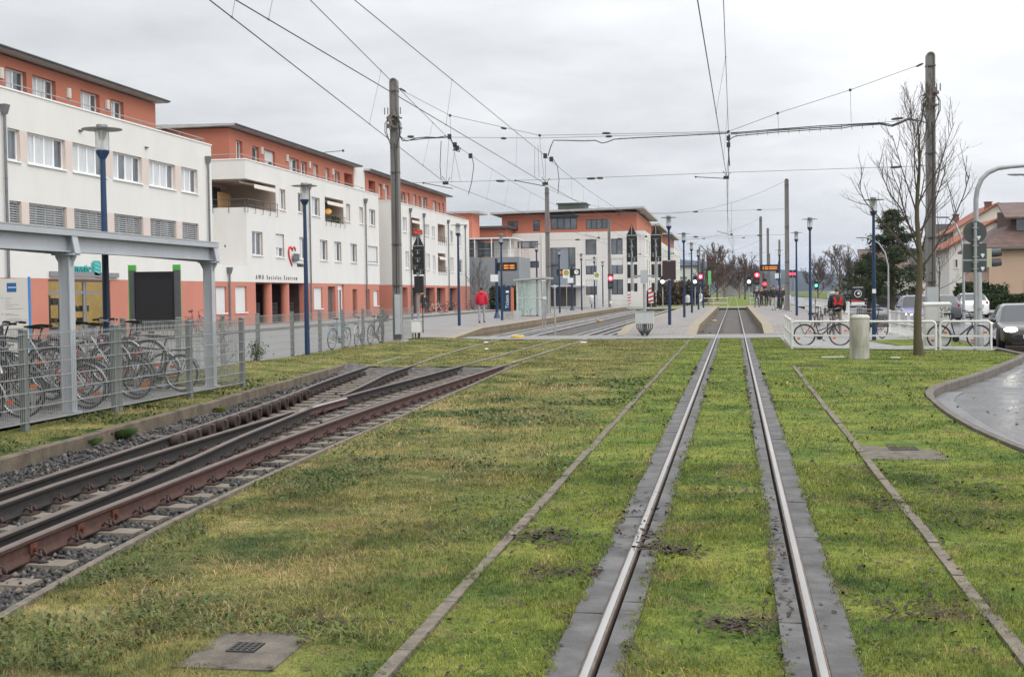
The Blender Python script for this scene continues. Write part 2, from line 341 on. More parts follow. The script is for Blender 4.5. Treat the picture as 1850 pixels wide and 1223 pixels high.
M['sleeper'] = mat('sleeper concrete', (0.165,0.14,0.11), 0.85, 0, 0.2, 6, 0.4, 50)
M['clip'] = mat('rusty clips', (0.05,0.028,0.024), 0.7, 0.1, 0.3, 20)
M['line'] = mat('white road paint', (0.62,0.62,0.60), 0.6, 0, 0.15, 5)

# ---------------------------------------------------------------- ground sheets
mb = MB(); mb.quad((-6000,-300,-0.45),(6000,-300,-0.45),(6000,9000,-0.45),(-6000,9000,-0.45)); structure('ground', mb, M['meadow'])
def strip(mb, ys, left, right, zf, nx=2):
    rows = []
    for y in ys:
        a, b = left(y), right(y); rows.append([(a+(b-a)*i/nx, y) for i in range(nx+1)])
    b0 = len(mb.v)
    for r_ in rows:
        for x, y in r_: mb.v.append((x, y, zf(x, y)))
    for j in range(len(rows)-1):
        for i in range(nx):
            k = b0+j*(nx+1)+i; mb.f.append((k, k+1, k+nx+2, k+nx+1)); mb.m.append(mb.cur)
    return mb
def bumps(x, y): return 0.012*math.sin(x*2.1+y*0.7)+0.010*math.sin(x*0.9-y*1.3+1)+0.006*math.sin(x*5+y*3.7)
lz = lambda x, y: LAWN_Z+bumps(x, y)*0.5+bank(x)
mb = MB()
fr = lambda a, b, n: [a+(b-a)*i/n for i in range(n+1)]
strip(mb, fr(-4, BAL_END, 60), lambda y: float(EDGE(y))+0.05, lambda y: -1.61, lz, 8)
strip(mb, fr(-4, BAL_END, 40), lambda y: -1.53, lambda y: -0.86, lz, 2)
strip(mb, fr(-4, CROSS0, 60), lambda y: -0.52, lambda y: 0.225, lz, 3)
strip(mb, fr(-4, 29.8, 40), lambda y: 0.57, lambda y: 1.26, lz, 2)
strip(mb, fr(-4, 29.8, 60), lambda y: 1.34, lambda y: lawn_right(y), lz, 6)
strip(mb, fr(29.8, 37, 14)+[37.6, 38.2, 38.8], lambda y: 0.57, lawn_right, lz, 6)
strip(mb, fr(38.8, CROSS0, 12), lambda y: 0.57, lambda y: 1.62, lz, 2)
strip(mb, fr(BAL_END, CROSS0, 30), lambda y: -11.75, lambda y: -0.86, lz, 22)
strip(mb, fr(-4, 22.9, 40), lambda y: -9.35, lambda y: float(KERB(y))-0.12, lz, 4)
strip(mb, fr(22.9, BAL_END, 16), lambda y: -11.75, lambda y: float(KERB(y))-0.12, lz, 6)
mb.add([(4.3,44.6,0.0),(4.95,38.85,0.0),(7.1,38.0,0.0),(7.0,45.5,0.0)], [(0,1,2,3)])
# beyond the station: the line runs on in grass
mb.quad((-30,131,-0.03),(6,131,-0.03),(6,138,-0.03),(-30,138,-0.03))
mb.quad((-9,149,-0.03),(7,149,-0.03),(7,420,-0.03),(-9,420,-0.03))
structure('lawn', mb, M['lawn'])
mb = MB(); mb.box(-9.4,-5.2,BAL_END+0.02,BAL_END+0.3,-0.3,-0.045); structure('soil', mb, mat('dark soil', (0.06,0.045,0.03), 0.95, 0, 0.4, 12))
mb = MB()
strip(mb, fr(-4, BAL_END+0.1, 50), lambda y: float(KERB(y))-0.05, lambda y: float(EDGE(y))+0.02, lambda x, y: -0.205+0.02*math.sin(x*7+y*5)+0.10*max(0, 1-(x-float(KERB(y)))/0.7)+(0.17*min(1, (y-28.3)/2.2)**2 if y > 28.3 else 0), 12)
mb.quad((-10.6,CROSS1,-0.2),(-4.5,CROSS1,-0.2),(-4.5,PLAT_END+3,-0.2),(-10.6,PLAT_END+3,-0.2))
mb.quad((-1.5,CROSS1,-0.12),(1.2,CROSS1,-0.12),(1.2,PLAT_END,-0.12),(-1.5,PLAT_END,-0.12))
structure('ballast_bed', mb, M['ballast'])
# the street on the left, the bicycle yard and the pavement
mb = MB(); mb.quad((-23.0,-40,0.02),(-11.76,-40,0.02),(-11.76,47.5,0.03),(-23.0,47.5,0.03))
mb.quad((-23.0,47.5,0.03),(-12.6,47.5,0.03),(-12.6,138,0.03),(-23.0,138,0.03)); mb.quad((-40,138,-0.012),(40,138,-0.012),(40,149,-0.012),(-40,149,-0.012)); structure('street', mb, M['asphalt'])
mb = MB(); mb.quad((-11.76,-40,0.045),(-9.34,-40,0.045),(-9.34,22.9,0.045),(-11.76,22.9,0.045)); structure('bicycle_yard', mb, M['walk_pave'])
mb = MB(); mb.box(-27.2,-23.12,-40,137.9,-0.3,0.15); structure('pavement', mb, M['walk_pave'])
mb = MB(); mb.box(-23.119,-22.98,-40,137.8,-0.3,0.156); structure('pavement_kerb', mb, M['kerb'])
# crossing path in front of the platforms
mb = MB(); mb.add([(-12.6,46.9,0.04),(-10.4,47.6,0.02),(-4.6,47.9,-0.012),(1.62,47.9,-0.012),(1.62,52.2,-0.012),(-4.6,52.2,-0.012),(-10.4,51.6,0.0),(-12.6,51.5,0.03)], [(0,1,6,7),(1,2,5,6),(2,3,4,5)]); structure('crossing_path', mb, M['asphalt'])
mb = MB(); mb.add([(1.62,39.3,-0.02),(6.85,37.0,-0.02),(7.3,38.0,-0.02),(7.3,60,-0.02),(5.2,60,-0.01),(5.2,52.2,-0.01),(1.62,52.2,-0.01)], [tuple(range(7))]); structure('footpath', mb, M['walk_pave'])
mb = MB(); mb.box(-4.3,-0.75,51.2,51.32,-0.02,-0.004); mb.box(-3.2,-1.5,49.0,49.12,-0.02,-0.006); structure('path_marking', mb, M['line'])
# road on the right
mb = MB(); ys = fr(-4, 34.3, 40)
strip(mb, ys, lambda y: float(KERB_R(y)), lambda y: 17.0, lambda x, y: -0.15, 4)
mb.quad((7.16,34.3,-0.15),(17,34.3,-0.15),(17,138,-0.15),(7.45,138,-0.15)); mb.quad((7.4,149,-0.15),(17,149,-0.15),(17,700,-0.15),(7.4,700,-0.15))
structure('road', mb, M['wet'])
mb = MB(); ky = fr(-4, 34.3, 70)
for a, b in zip(ky[:-1], ky[1:]):
    xa, xb = float(KERB_R(a)), float(KERB_R(b)); t = Vector((xb-xa, b-a)); t.normalize(); n_ = Vector((t.y, -t.x))
    j = 0.006*t; mb.prism([(0,-0.2),(0.12,-0.2),(0.12,-0.025),(0.095,0.0),(0,0.0)], (xa-n_.x*0.12+j.x, a-n_.y*0.12+j.y, 0), (n_.x, n_.y, 0), (0,0,1), (xb-xa-2*j.x, b-a-2*j.y, 0))
mb.box(7.17,7.31,34.4,138,-0.2,0.0); mb.box(17.0,17.14,-4,138,-0.2,0.0); structure('road_kerb', mb, M['kerb'])
mb = MB()
for a, b in zip(ky[:-1], ky[1:]):
    if b > 24: break
    mb.quad((float(KERB_R(a))+0.02,a,-0.142),(float(KERB_R(a))+0.34,a,-0.142),(float(KERB_R(b))+0.34,b,-0.142),(float(KERB_R(b))+0.02,b,-0.142))
structure('gutter', mb, mat('wet gutter stone', (0.10,0.10,0.10), 0.34, 0, 0.5, 4))
mb = MB(); mb.box(17.145,20.5,-4,138,-0.2,-0.01); structure('far_pavement', mb, M['walk_pave'])
mb = MB()
for k in range(14): mb.box(11.9,12.05,40+k*7,43.5+k*7,-0.152,-0.144)
structure('road_marking', mb, M['line'])
mb = MB(); mb.quad((20.5,-4,-0.05),(120,-4,-0.05),(120,138,-0.05),(20.5,138,-0.05)); mb.quad((17.2,149,-0.03),(200,149,-0.03),(200,700,-0.03),(17.2,700,-0.03)); structure('gardens', mb, M['meadow'])

# ---------------------------------------------------------------- platforms
def platform(name, x0, x1, y0, y1, ramp, edges):
    top = MB(); z = 0.27
    top.quad((x0,y0+ramp,z),(x1,y0+ramp,z),(x1,y1,z),(x0,y1,z)); top.quad((x0,y0,0.0),(x1,y0,0.0),(x1,y0+ramp,z),(x0,y0+ramp,z))
    top.quad((x0,y1,z),(x1,y1,z),(x1,y1+4,0.0),(x0,y1+4,0.0))
    structure(name, top, M['plat_pave'])
    wl_, ed = MB(), MB()
    for x, s in edges:      # s = +1 : wall faces +x
        a, b = sorted((x, x+s*0.06)); wl_.prism([(y0,-0.25),(y1+4,-0.25),(y1+4,0.0),(y1,z-0.02),(y0+ramp,z-0.02),(y0,0.0)], (a,0,0), (0,1,0), (0,0,1), (b-a,0,0))
        a, b = sorted((x-s*0.33, x+s*0.075)); ed.prism([(y0,-0.02),(y0+ramp,z-0.018),(y1,z-0.018),(y1,z+0.006),(y0+ramp,z+0.006),(y0,0.006)], (a,0,0), (0,1,0), (0,0,1), (b-a,0,0))
    structure(name+'_wall', wl_, M['plat_wall']); structure(name+'_edge', ed, M['plat_edge'])
platform('left_platform', -13.4, -10.62, 47.3, PLAT_END, 7.0, [(-10.62, 1)])
platform('island_platform', -4.55, -1.55, 51.4, PLAT_END, 4.5, [(-4.55, -1), (-1.55, 1)])
platform('right_platform', 1.22, 5.2, 52.0, PLAT_END, 4.5, [(1.22, -1)])

# ---------------------------------------------------------------- rails
def vignole(mb_foot, mb_head, fx, y0, y1, n, zt=0.0, hb=0.155, head=0.060, foot=0.12, web=0.02):
    """flat-bottomed rail: foot, web and head as separate shapes along the curve"""
    ys = fr(y0, y1, n); xs = [float(fx(y)) for y in ys]
    def sweep(m_, prof, closed=True):
        k = len(prof); b = len(m_.v)
        for i, (x, y) in enumerate(zip(xs, ys)):
            j0, j1 = max(i-1, 0), min(i+1, n); t = Vector((xs[j1]-xs[j0], ys[j1]-ys[j0])).normalized(); nx, ny = t.y, -t.x
            for a, z in prof: m_.v.append((x+nx*a, y+ny*a, zt+z))
        for i in range(n):
            for j in range(k):
                j2 = (j+1) % k; m_.f.append((b+i*k+j, b+i*k+j2, b+(i+1)*k+j2, b+(i+1)*k+j)); m_.m.append(m_.cur)
        m_.f.append(tuple(b+j for j in range(k))[::-1]); m_.m.append(m_.cur)
        m_.f.append(tuple(b+n*k+j for j in range(k))); m_.m.append(m_.cur)
    h = head/2; w = web/2; f2 = foot/2
    sweep(mb_foot, [(-f2,-hb),(f2,-hb),(f2,-hb+0.010),(w+0.012,-hb+0.028),(w,-hb+0.045),(w,-0.045),(h,-0.036),(h,-0.012),(-h,-0.012),(-h,-0.036),(-w,-0.045),(-w,-hb+0.045),(-w-0.012,-hb+0.028),(-f2,-hb+0.010)])
    sweep(mb_head, [(-h-0.0015,-0.013),(h+0.0015,-0.013),(h-0.003,-0.004),(h-0.012,0.0),(-h+0.012,0.0),(-h+0.003,-0.004)])
def flat_rail(mb, fx, y0, y1, n, w=0.058, z0=-0.06, z1=0.0):
    ys = fr(y0, y1, n)
    for a, b in zip(ys[:-1], ys[1:]):
        xa, xb = float(fx(a)), float(fx(b))
        mb.add([(xa-w/2,a,z0),(xa+w/2,a,z0),(xa-w/2,a,z1-0.006),(xa-w/2+0.012,a,z1),(xa+w/2-0.012,a,z1),(xa+w/2,a,z1-0.006),
                (xb-w/2,b,z0),(xb+w/2,b,z0),(xb-w/2,b,z1-0.006),(xb-w/2+0.012,b,z1),(xb+w/2-0.012,b,z1),(xb+w/2,b,z1-0.006)],
               [(0,2,8,6),(2,3,9,8),(3,4,10,9),(4,5,11,10),(5,1,7,11)]); mb.m[-5] = mb.m[-4] = mb.m[-1] = 1; mb.m[-2] = 1
# right-hand track: rails let into slabs between the grass
rt = thing('tram_track', 'straight tram track in dark concrete slabs in the grass, leading to the right-hand platform', 'tram track')
for xr, s in ((-0.669, -1), (0.377, 1)):
    m_ = MB(); flat_rail(m_, lambda y: xr, -4, CROSS1, 24); flat_rail(m_, lambda y: xr, CROSS1, 420, 60); obj('rail', m_, [M['rail_top'], M['rail_side']], rt, 30)
slabs = MB(); rr = random.Random(3)
for xr, s in ((-0.669, -1), (0.377, 1)):
    for side in (-1, 1):
        off = rr.uniform(0, 1.4); y = -4+off
        while y < CROSS0-0.1:
            y2 = min(y+1.5, CROSS0-0.02); a = xr+side*(0.052 if side == -s else 0.033); b = xr+side*(0.185 if side == s else 0.165)
            zt = -0.014+rr.uniform(-0.004, 0.004); x0, x1 = min(a, b), max(a, b)
            slabs.add([(x0,y+0.006,-0.16),(x1,y+0.006,-0.16),(x1,y2-0.006,-0.16),(x0,y2-0.006,-0.16),(x0,y+0.006,zt),(x1,y+0.006,zt+rr.uniform(-.004,.004)),(x1,y2-0.006,zt+rr.uniform(-.004,.004)),(x0,y2-0.006,zt)],
                      [(0,3,2,1),(4,5,6,7),(0,1,5,4),(1,2,6,5),(2,3,7,6),(3,0,4,7)]); y = y2
obj('concrete_slabs', slabs, M['slab'], rt)
m_ = MB()
for xr in (-0.669, 0.377): m_.quad((xr-0.2,-4,-0.09),(xr+0.2,-4,-0.09),(xr+0.2,CROSS0,-0.09),(xr-0.2,CROSS0,-0.09))
obj('rail_trough', m_, mat('damp soil', (0.03,0.024,0.018), 0.9, 0, 0.3, 10), rt)
# left-hand tracks: open ballast with a turnout, then grass, then the platforms
Y0 = -4
def left_track(label, fl, fr_, cut_l, cut_r, rust_r, heads):
    t = thing('tram_track', label, 'tram track')
    for fx, cut, mf, mh in ((fl, cut_l, heads[0], heads[1]), (fr_, cut_r, heads[2], heads[3])):
        foot, head = MB(), MB()
        segs = [(Y0, cut[0]), (cut[1], BAL_END+1.2)] if cut else [(Y0, BAL_END+1.2)]
        for a, b in segs: vignole(foot, head, fx, a, b, int((b-a)*2))
        r_ = obj('rail', foot, M[mf], t, 40); obj('rail_head', head, M[mh], r_, 40)
        e_ = MB(); flat_rail(e_, fx, BAL_END+1.2, CROSS1, 16); vignole(e_, e_, fx, CROSS1, 180, 60); obj('rail', e_, [M['rail_top'], M['rail_side']], t, 30)
    return t
tA = left_track('tram track with rust-red outer rail beside the wide lawn, crossed at a turnout', R3, R1, None, None, True, ('rail_dark','rail_dull','rail_rust','rail_dull2' if 'rail_dull2' in M else 'rail_dull'))
tB = left_track('tram track along the low brown kerb, brown rubber blocks along its rail', R4, R2, None, (20.2, 21.6), False, ('rail_dark','rail_dull','rail_dark','rail_dull'))
# sleepers reach under all four rails
sl, cp = MB(), MB(); cl = MB(); rr = random.Random(5)
y = Y0+0.2; k = 0; n_sl = 0
while y < BAL_END+0.3:
    xa, xb = float(R4(y))-0.42, float(R1(y))+0.36+rr.uniform(-0.03, 0.02)
    dy = (xb-xa)*0.02; m_ = MB()
    m_.prism([(-0.13,-0.33),(0.13,-0.33),(0.105,-0.163),(-0.105,-0.163)], (xa, y+dy, 0), (0,1,0), (0,0,1), (xb-xa, -2*dy, 0))
    obj('sleeper', m_, M['sleeper'], tA)
    for fx in (R1, R2, R3, R4):
        x = float(fx(y))
        cl.cbox((x, y, -0.155), (0.30, 0.16, 0.018))
        for s in (-1, 1):
            cx = x+s*0.085
            cl.tube([(cx-0.02*s,y-0.055,-0.125),(cx+0.015*s,y-0.06,-0.095),(cx+0.045*s,y-0.035,-0.125),(cx+0.02*s,y,-0.085),(cx+0.045*s,y+0.035,-0.125),(cx+0.015*s,y+0.06,-0.095),(cx-0.02*s,y+0.055,-0.125)], 0.012, 5)
            cl.cyl((cx+0.02*s,y,-0.15),(cx+0.02*s,y,-0.07),0.013,6)
    y += 0.615
o_ = obj('rail_clips', cl, M['clip'], tA); o_['kind'] = 'stuff'
# fish plates and bolts on the red rail
M['red_rust'] = mat('red rust', (0.095,0.030,0.018), 0.8, 0, 0.3, 30)
for yy in (8.55, 9.35, 10.0):
    m_ = MB(); x = float(R1(yy)); m_.cbox((x+0.022, yy, -0.085), (0.03, 0.09, 0.07), -0.06); m_.cyl((x+0.03,yy,-0.085),(x+0.058,yy-0.002,-0.085),0.02,8); obj('fish_plate', m_, M['red_rust'], tA)
# guard rail and wing rails at the crossing
m_ = MB(); m2 = MB(); vignole(m_, m2, lambda y: float(R1(y))-0.105, 16.9, 22.5, 16, hb=0.12, head=0.05, foot=0.08); g_ = obj('guard_rail', m_, M['rail_dark'], tA, 40); obj('guard_rail_head', m2, M['rail_dull'], g_, 40)
m_ = MB(); m2 = MB(); vignole(m_, m2, lambda y: float(R3(y))+0.10+0.02*(y-19.6), 18.4, 20.9, 10, hb=0.12, head=0.05, foot=0.07); g_ = obj('wing_rail', m_, M['rail_rust'], tA, 40); obj('wing_rail_head', m2, M['rail_top'], g_, 40)
m_ = MB(); m2 = MB(); vignole(m_, m2, lambda y: float(R2(y))-0.10-0.02*(y-20.5), 18.2, 20.4, 10, hb=0.12, head=0.05, foot=0.07); g_ = obj('wing_rail', m_, M['rail_dark'], tB, 40); obj('wing_rail_head', m2, M['rail_dull'], g_, 40)
# rubber side blocks along the inner side of the outer left rail
rub = MB(); y = 15.15
while y < 22.6:
    x = float(R4(y)); 
    rub.tube([(x+0.03,y,-0.085),(x+0.14,y,-0.085)], [0.085,0.095], 12); rub.cbox((x+0.06,y+0.2,-0.075),(0.09,0.36,0.12),0.28); rub.ring((x+0.145,y,-0.085),(0,1,0),(0,0,1),0.085,0.008,18,5)
    y += 0.62
obj('rubber_blocks', rub, mat('rust brown rubber', (0.034,0.019,0.014), 0.75, 0, 0.35, 12), tB, 40)
# edging strips and the retaining kerb
mb = MB(); strip(mb, fr(-4, BAL_END+0.5, 60), lambda y: float(EDGE(y)), lambda y: float(EDGE(y))+0.055, lambda x, y: 0.0, 1); 
for y0_, y1_ in zip(fr(-4,BAL_END+0.5,60)[:-1], fr(-4,BAL_END+0.5,60)[1:]):
    a, b = float(EDGE(y0_)), float(EDGE(y1_)); mb.quad((a,y0_,-0.3),(a,y0_,0.0),(b,y1_,0.0),(b,y1_,-0.3)); mb.quad((a+0.055,y0_,-0.3),(b+0.055,y1_,-0.3),(b+0.055,y1_,0.0),(a+0.055,y0_,0.0))
mb2 = MB()
structure('ballast_edging', mb, M['edging'])
rr = random.Random(9); mb = MB()
def edge_strip(mb, x, y0, y1, w=0.07):
    y = y0
    while y < y1:
        L = min(1.0, y1-y); o = rr.uniform(-0.006, 0.006); z = -0.012+rr.uniform(-0.006, 0.006); mb.box(x-w/2+o, x+w/2+o, y+0.008, y+L-0.008, -0.25, z); y += L
edge_strip(mb, -1.57, -4, 46.5); edge_strip(mb, 1.30, -4, 29.9); mb.box(1.25, 1.95, 29.93, 30.0, -0.2, 0.005)
structure('edging_strip', mb, M['edging'])
mb = MB(); ys = fr(-4, 30.0, 34)
for a, b in zip(ys[:-1], ys[1:]):
    xa, xb = float(KERB(a+0.004)), float(KERB(b-0.004)); z = 0.055+rr.uniform(-0.006, 0.006)
    mb.prism([(-0.11,-0.35),(0,-0.35),(0,z-0.012),(-0.012,z),(-0.11,z)], (xa,a+0.004,0), (1,0,0), (0,0,1), (xb-xa, b-a-0.008, 0))
tag(obj('retaining_kerb', mb, mat('brown concrete kerb', (0.120,0.094,0.066), 0.9, 0, 0.45, 2.5, 0.5, 40)), 'low brown concrete retaining kerb between the grass verge and the ballast', 'kerb')

# ---------------------------------------------------------------- ballast stones
def stones(name, pts, size, m, seed):
    g = np.random.default_rng(seed); n = len(pts)
    base = np.array([(1,0,0),(-1,0,0),(0,1,0),(0,-1,0),(0,0,1),(0,0,-1)], float)
    F = np.array([(0,2,4),(2,1,4),(1,3,4),(3,0,4),(2,0,5),(1,2,5),(3,1,5),(0,3,5)])
    s = size*g.uniform(0.55, 1.35, (n,1,1)); v = base[None]*(s*g.uniform(0.55, 1.15, (n,6,1)))+g.normal(0, 0.22, (n,6,3))*s
    a = g.uniform(0, 6.28, n); ca, sa = np.cos(a)[:,None], np.sin(a)[:,None]
    v = np.stack([v[...,0]*ca-v[...,1]*sa, v[...,0]*sa+v[...,1]*ca, v[...,2]*0.8], -1)+pts[:,None,:]
    return mesh_tris(name, v.reshape(-1,3), (F[None]+6*np.arange(n)[:,None,None]).reshape(-1,3), m, np.repeat(g.uniform(0,1,n), 8))
def mesh_tris(name, V, T, m, tint=None, vcol=None):
    me = bpy.data.meshes.new(name); nv, nt_ = len(V), len(T)
    me.vertices.add(nv); me.vertices.foreach_set('co', V.astype(np.float32).ravel())
    me.loops.add(nt_*3); me.loops.foreach_set('vertex_index', T.astype(np.int32).ravel())
    me.polygons.add(nt_); me.polygons.foreach_set('loop_start', np.arange(0, nt_*3, 3, dtype=np.int32))
    try: me.polygons.foreach_set('loop_total', np.full(nt_, 3, dtype=np.int32))
    except Exception: pass
    if tint is not None:
        at = me.attributes.new('tint', 'FLOAT', 'FACE'); at.data.foreach_set('value', tint.astype(np.float32))
    if vcol is not None:
        at = me.attributes.new('tint', 'FLOAT_COLOR', 'POINT'); at.data.foreach_set('color', vcol.astype(np.float32).ravel())
    me.materials.append(m); me.update(calc_edges=True); me.validate()
    o = bpy.data.objects.new(name, me); COL.objects.link(o); return o
def stone_mat():
    m = bpy.data.materials.new('crushed stone'); m.use_nodes = True; nt = m.node_tree; b = nt.nodes['Principled BSDF']; b.inputs['Roughness'].default_value = 0.75
    at = nt.nodes.new('ShaderNodeAttribute'); at.attribute_name = 'tint'; r = nt.nodes.new('ShaderNodeValToRGB'); nt.links.new(at.outputs['Fac'], r.inputs[0])
    c = r.color_ramp; c.elements[0].position = 0; c.elements[0].color = (0.018,0.018,0.019,1); c.elements[1].position = 1; c.elements[1].color = (0.17,0.13,0.105,1)
    for p_, k in ((0.5,(0.036,0.036,0.036)),(0.85,(0.070,0.066,0.062)),(0.95,(0.125,0.115,0.105))): e = c.elements.new(p_); e.color = (*k,1)
    nt.links.new(r.outputs[0], b.inputs['Base Color']); return m
M['stone'] = stone_mat()
def ballast_pts(n, y0, y1, seed):
    g = np.random.default_rng(seed); Y = g.uniform(y0, y1, n); a, b = KERB(Y), EDGE(Y); X = a+(b-a)*g.uniform(0, 1, n)
    keep = (X > a+0.03) & (X < b-0.02)
    for f in (R1, R2, R3, R4): keep &= np.abs(X-f(Y)) > 0.075
    ph = ((Y-(Y0+0.2))/0.615) % 1.0; ons = (np.minimum(ph, 1-ph)*0.615 < 0.12) & (X > R4(Y)-0.42) & (X < R1(Y)+0.36)
    keep &= ~(ons & (g.uniform(0, 1, n) > 0.02))
    Z = np.where(ons, -0.155, -0.215+0.10*np.maximum(0, 1-(X-a)/0.7)+g.uniform(0, 0.035, n)); return np.stack([X, Y, Z], 1)[keep]
s1 = stones('ballast_stones', np.concatenate([ballast_pts(26000, 5.5, 14, 1), ballast_pts(16000, 14, BAL_END, 2)]), 0.028, M['stone'], 3)
tag(s1, 'dark crushed stone ballast around the open sleepers', 'ballast', kind='stuff')

# ---------------------------------------------------------------- drain slabs in the grass
def drain(name, label, c, w, l, rz, grate):
    t = thing(name, label, 'drain cover', c, rz)
    m_ = MB(); m_.box(-w/2, w/2, -l/2, l/2, -0.12, 0.012); obj('slab', m_, mat('mossy concrete slab', (0.12,0.102,0.082), 0.9, 0, 0.35, 7, 0.6, 70), t)
    g_ = MB(); gx, gy, gw, gl, nx, ny = grate
    for i in range(nx+1): x = gx-gw/2+gw*i/nx; g_.box(x-0.006, x+0.006, gy-gl/2, gy+gl/2, 0.0125, 0.020)
    for j in range(ny+1): y = gy-gl/2+gl*j/ny; g_.box(gx-gw/2-0.006, gx+gw/2+0.006, y-0.006, y+0.006, 0.0126, 0.0195)
    obj('grate', g_, mat('iron grate', (0.05,0.045,0.042), 0.6, 0.4), t)
    b_ = MB(); b_.quad((gx-gw/2,gy-gl/2,0.0132),(gx+gw/2,gy-gl/2,0.0132),(gx+gw/2,gy+gl/2,0.0132),(gx-gw/2,gy+gl/2,0.0132)); obj('grate_well', b_, M['black'], t)
    return t
drain('drain_cover', 'square mossy concrete slab with a small iron grate in the foreground grass', (-2.36, 6.0, -0.043), 0.48, 0.66, 0.0, (-0.02,0.02,0.13,0.15,4,5))
drain('drain_cover', 'long grey slab with several iron lids beside the right edging strip', (1.69, 14.35, -0.036), 0.84, 1.75, 0.0, (0.08,0.15,0.28,0.5,3,4))
# ================================================================ grass
def vnoise(X, Y, sc, seed):
    g = np.random.default_rng(seed); T = g.uniform(0, 1, (64, 64)); x, y = X*sc, Y*sc
    xi, yi = np.floor(x).astype(int), np.floor(y).astype(int); fx, fy = x-xi, y-yi; fx = fx*fx*(3-2*fx); fy = fy*fy*(3-2*fy)
    t = lambda a, b: T[a % 64, b % 64]
    return (t(xi,yi)*(1-fx)+t(xi+1,yi)*fx)*(1-fy)+(t(xi,yi+1)*(1-fx)+t(xi+1,yi+1)*fx)*fy
def lawn_mask(X, Y):
    rag = (vnoise(X, Y, 9, 1)-0.5)*0.05
    ok = (Y < CROSS0-0.15)
    for xr, a, b in ((-0.669, 0.170, 0.135), (0.377, 0.135, 0.170)): ok &= ~((X > xr-a-rag*1.6) & (X < xr+b+rag*1.6))
    ok &= np.abs(X+1.57) > 0.018+rag*1.3
    ok &= (np.abs(X-1.30) > 0.018+rag*1.3) | (Y > 30)
    lr = np.where(Y <= 34.3, KERB_R(np.minimum(Y, 37))-0.15, np.where(Y <= 36.9, 7.0, np.where(Y <= 39.1, 6.75-(Y-36.9)*2.36, 1.55)))
    A_ = (X > np.where(Y < BAL_END, EDGE(np.minimum(Y, 33))+0.05+rag, -11.7)) & (X < lr)
    B_ = (Y < BAL_END) & (X < KERB(np.minimum(Y, 33))-0.10) & (X > np.where(Y < 22.9, -9.3, -11.7))
    ok &= A_ | B_
    for f in (R1, R2, R3, R4): ok &= np.abs(X-f(Y)) > 0.045
    ok &= ~((np.abs(X+2.36) < 0.20+rag*2) & (np.abs(Y-6.0) < 0.27+rag*2)) & ~((np.abs(X-1.69) < 0.37+rag*2) & (np.abs(Y-14.35) < 0.80+rag*2))
    return ok
def lawn_h(X, Y):
    t = np.clip((-8.0-X)/3.5, 0, 1); b = 0.14*t*t*(3-2*t)
    near = (np.abs(np.abs(X+0.146)-0.523) < 0.2)*0.016
    return LAWN_Z+near+0.5*(0.012*np.sin(X*2.1+Y*0.7)+0.010*np.sin(X*0.9-Y*1.3+1)+0.006*np.sin(X*5+Y*3.7))+b
def grass(n, y0, y1, seed, power, w0, h0):
    g = np.random.default_rng(seed); u = g.uniform(0, 1, n)
    Y = (y0**power+(y1**power-y0**power)*u)**(1/power); X = -0.60*Y-0.8+g.uniform(0, 1, n)*(0.85*Y+1.6)
    k = lawn_mask(X, Y); k &= g.uniform(0, 1, n) < 0.35+0.9*vnoise(X, Y, 3.1, 8); X, Y = X[k], Y[k]; n = len(X)
    Z = lawn_h(X, Y)-0.006
    cl = vnoise(X, Y, 2.2, 4)*vnoise(X, Y, 0.8, 5)
    long_ = (cl > 0.42) & (X < -1.6)
    h = h0*g.uniform(0.45, 1.25, n)*(0.6+1.1*vnoise(X, Y, 1.4, 6))*np.where(long_, 1.5, 1.0)
    w = w0*(np.maximum(Y, 5)/6)**0.75*g.uniform(0.6, 1.4, n)
    a = g.uniform(0, 6.283, n); lean = g.uniform(0.25, 1.15, n); la = a+g.normal(0, 0.7, n)
    dx, dy = np.cos(a), np.sin(a); lx, ly = -np.sin(la)*lean*h, np.cos(la)*lean*h
    p0 = np.stack([X-dx*w/2, Y-dy*w/2, Z], 1); p1 = np.stack([X+dx*w/2, Y+dy*w/2, Z], 1)
    m0 = np.stack([X-dx*w*0.4+lx*0.35, Y-dy*w*0.4+ly*0.35, Z+h*0.62], 1); m1 = np.stack([X+dx*w*0.4+lx*0.35, Y+dy*w*0.4+ly*0.35, Z+h*0.62], 1)
    tp = np.stack([X+lx, Y+ly, Z+h*(1.05-0.35*lean)], 1)
    V = np.stack([p0, p1, m0, m1, tp], 1).reshape(-1, 3)
    T = (np.array([(0,1,3),(0,3,2),(2,3,4)])[None]+5*np.arange(n)[:, None, None]).reshape(-1, 3)
    b = g.uniform(0.72, 1.35, n); dry = g.uniform(0, 1, n) < 0.13
    col = np.stack([b*np.where(dry, 1.9, 1.0)*g.uniform(0.85, 1.15, n), b*np.where(dry, 1.35, 1.0), b*np.where(dry, 2.0, 1.0), np.ones(n)], 1)
    return V, T, np.repeat(col, 5, 0)
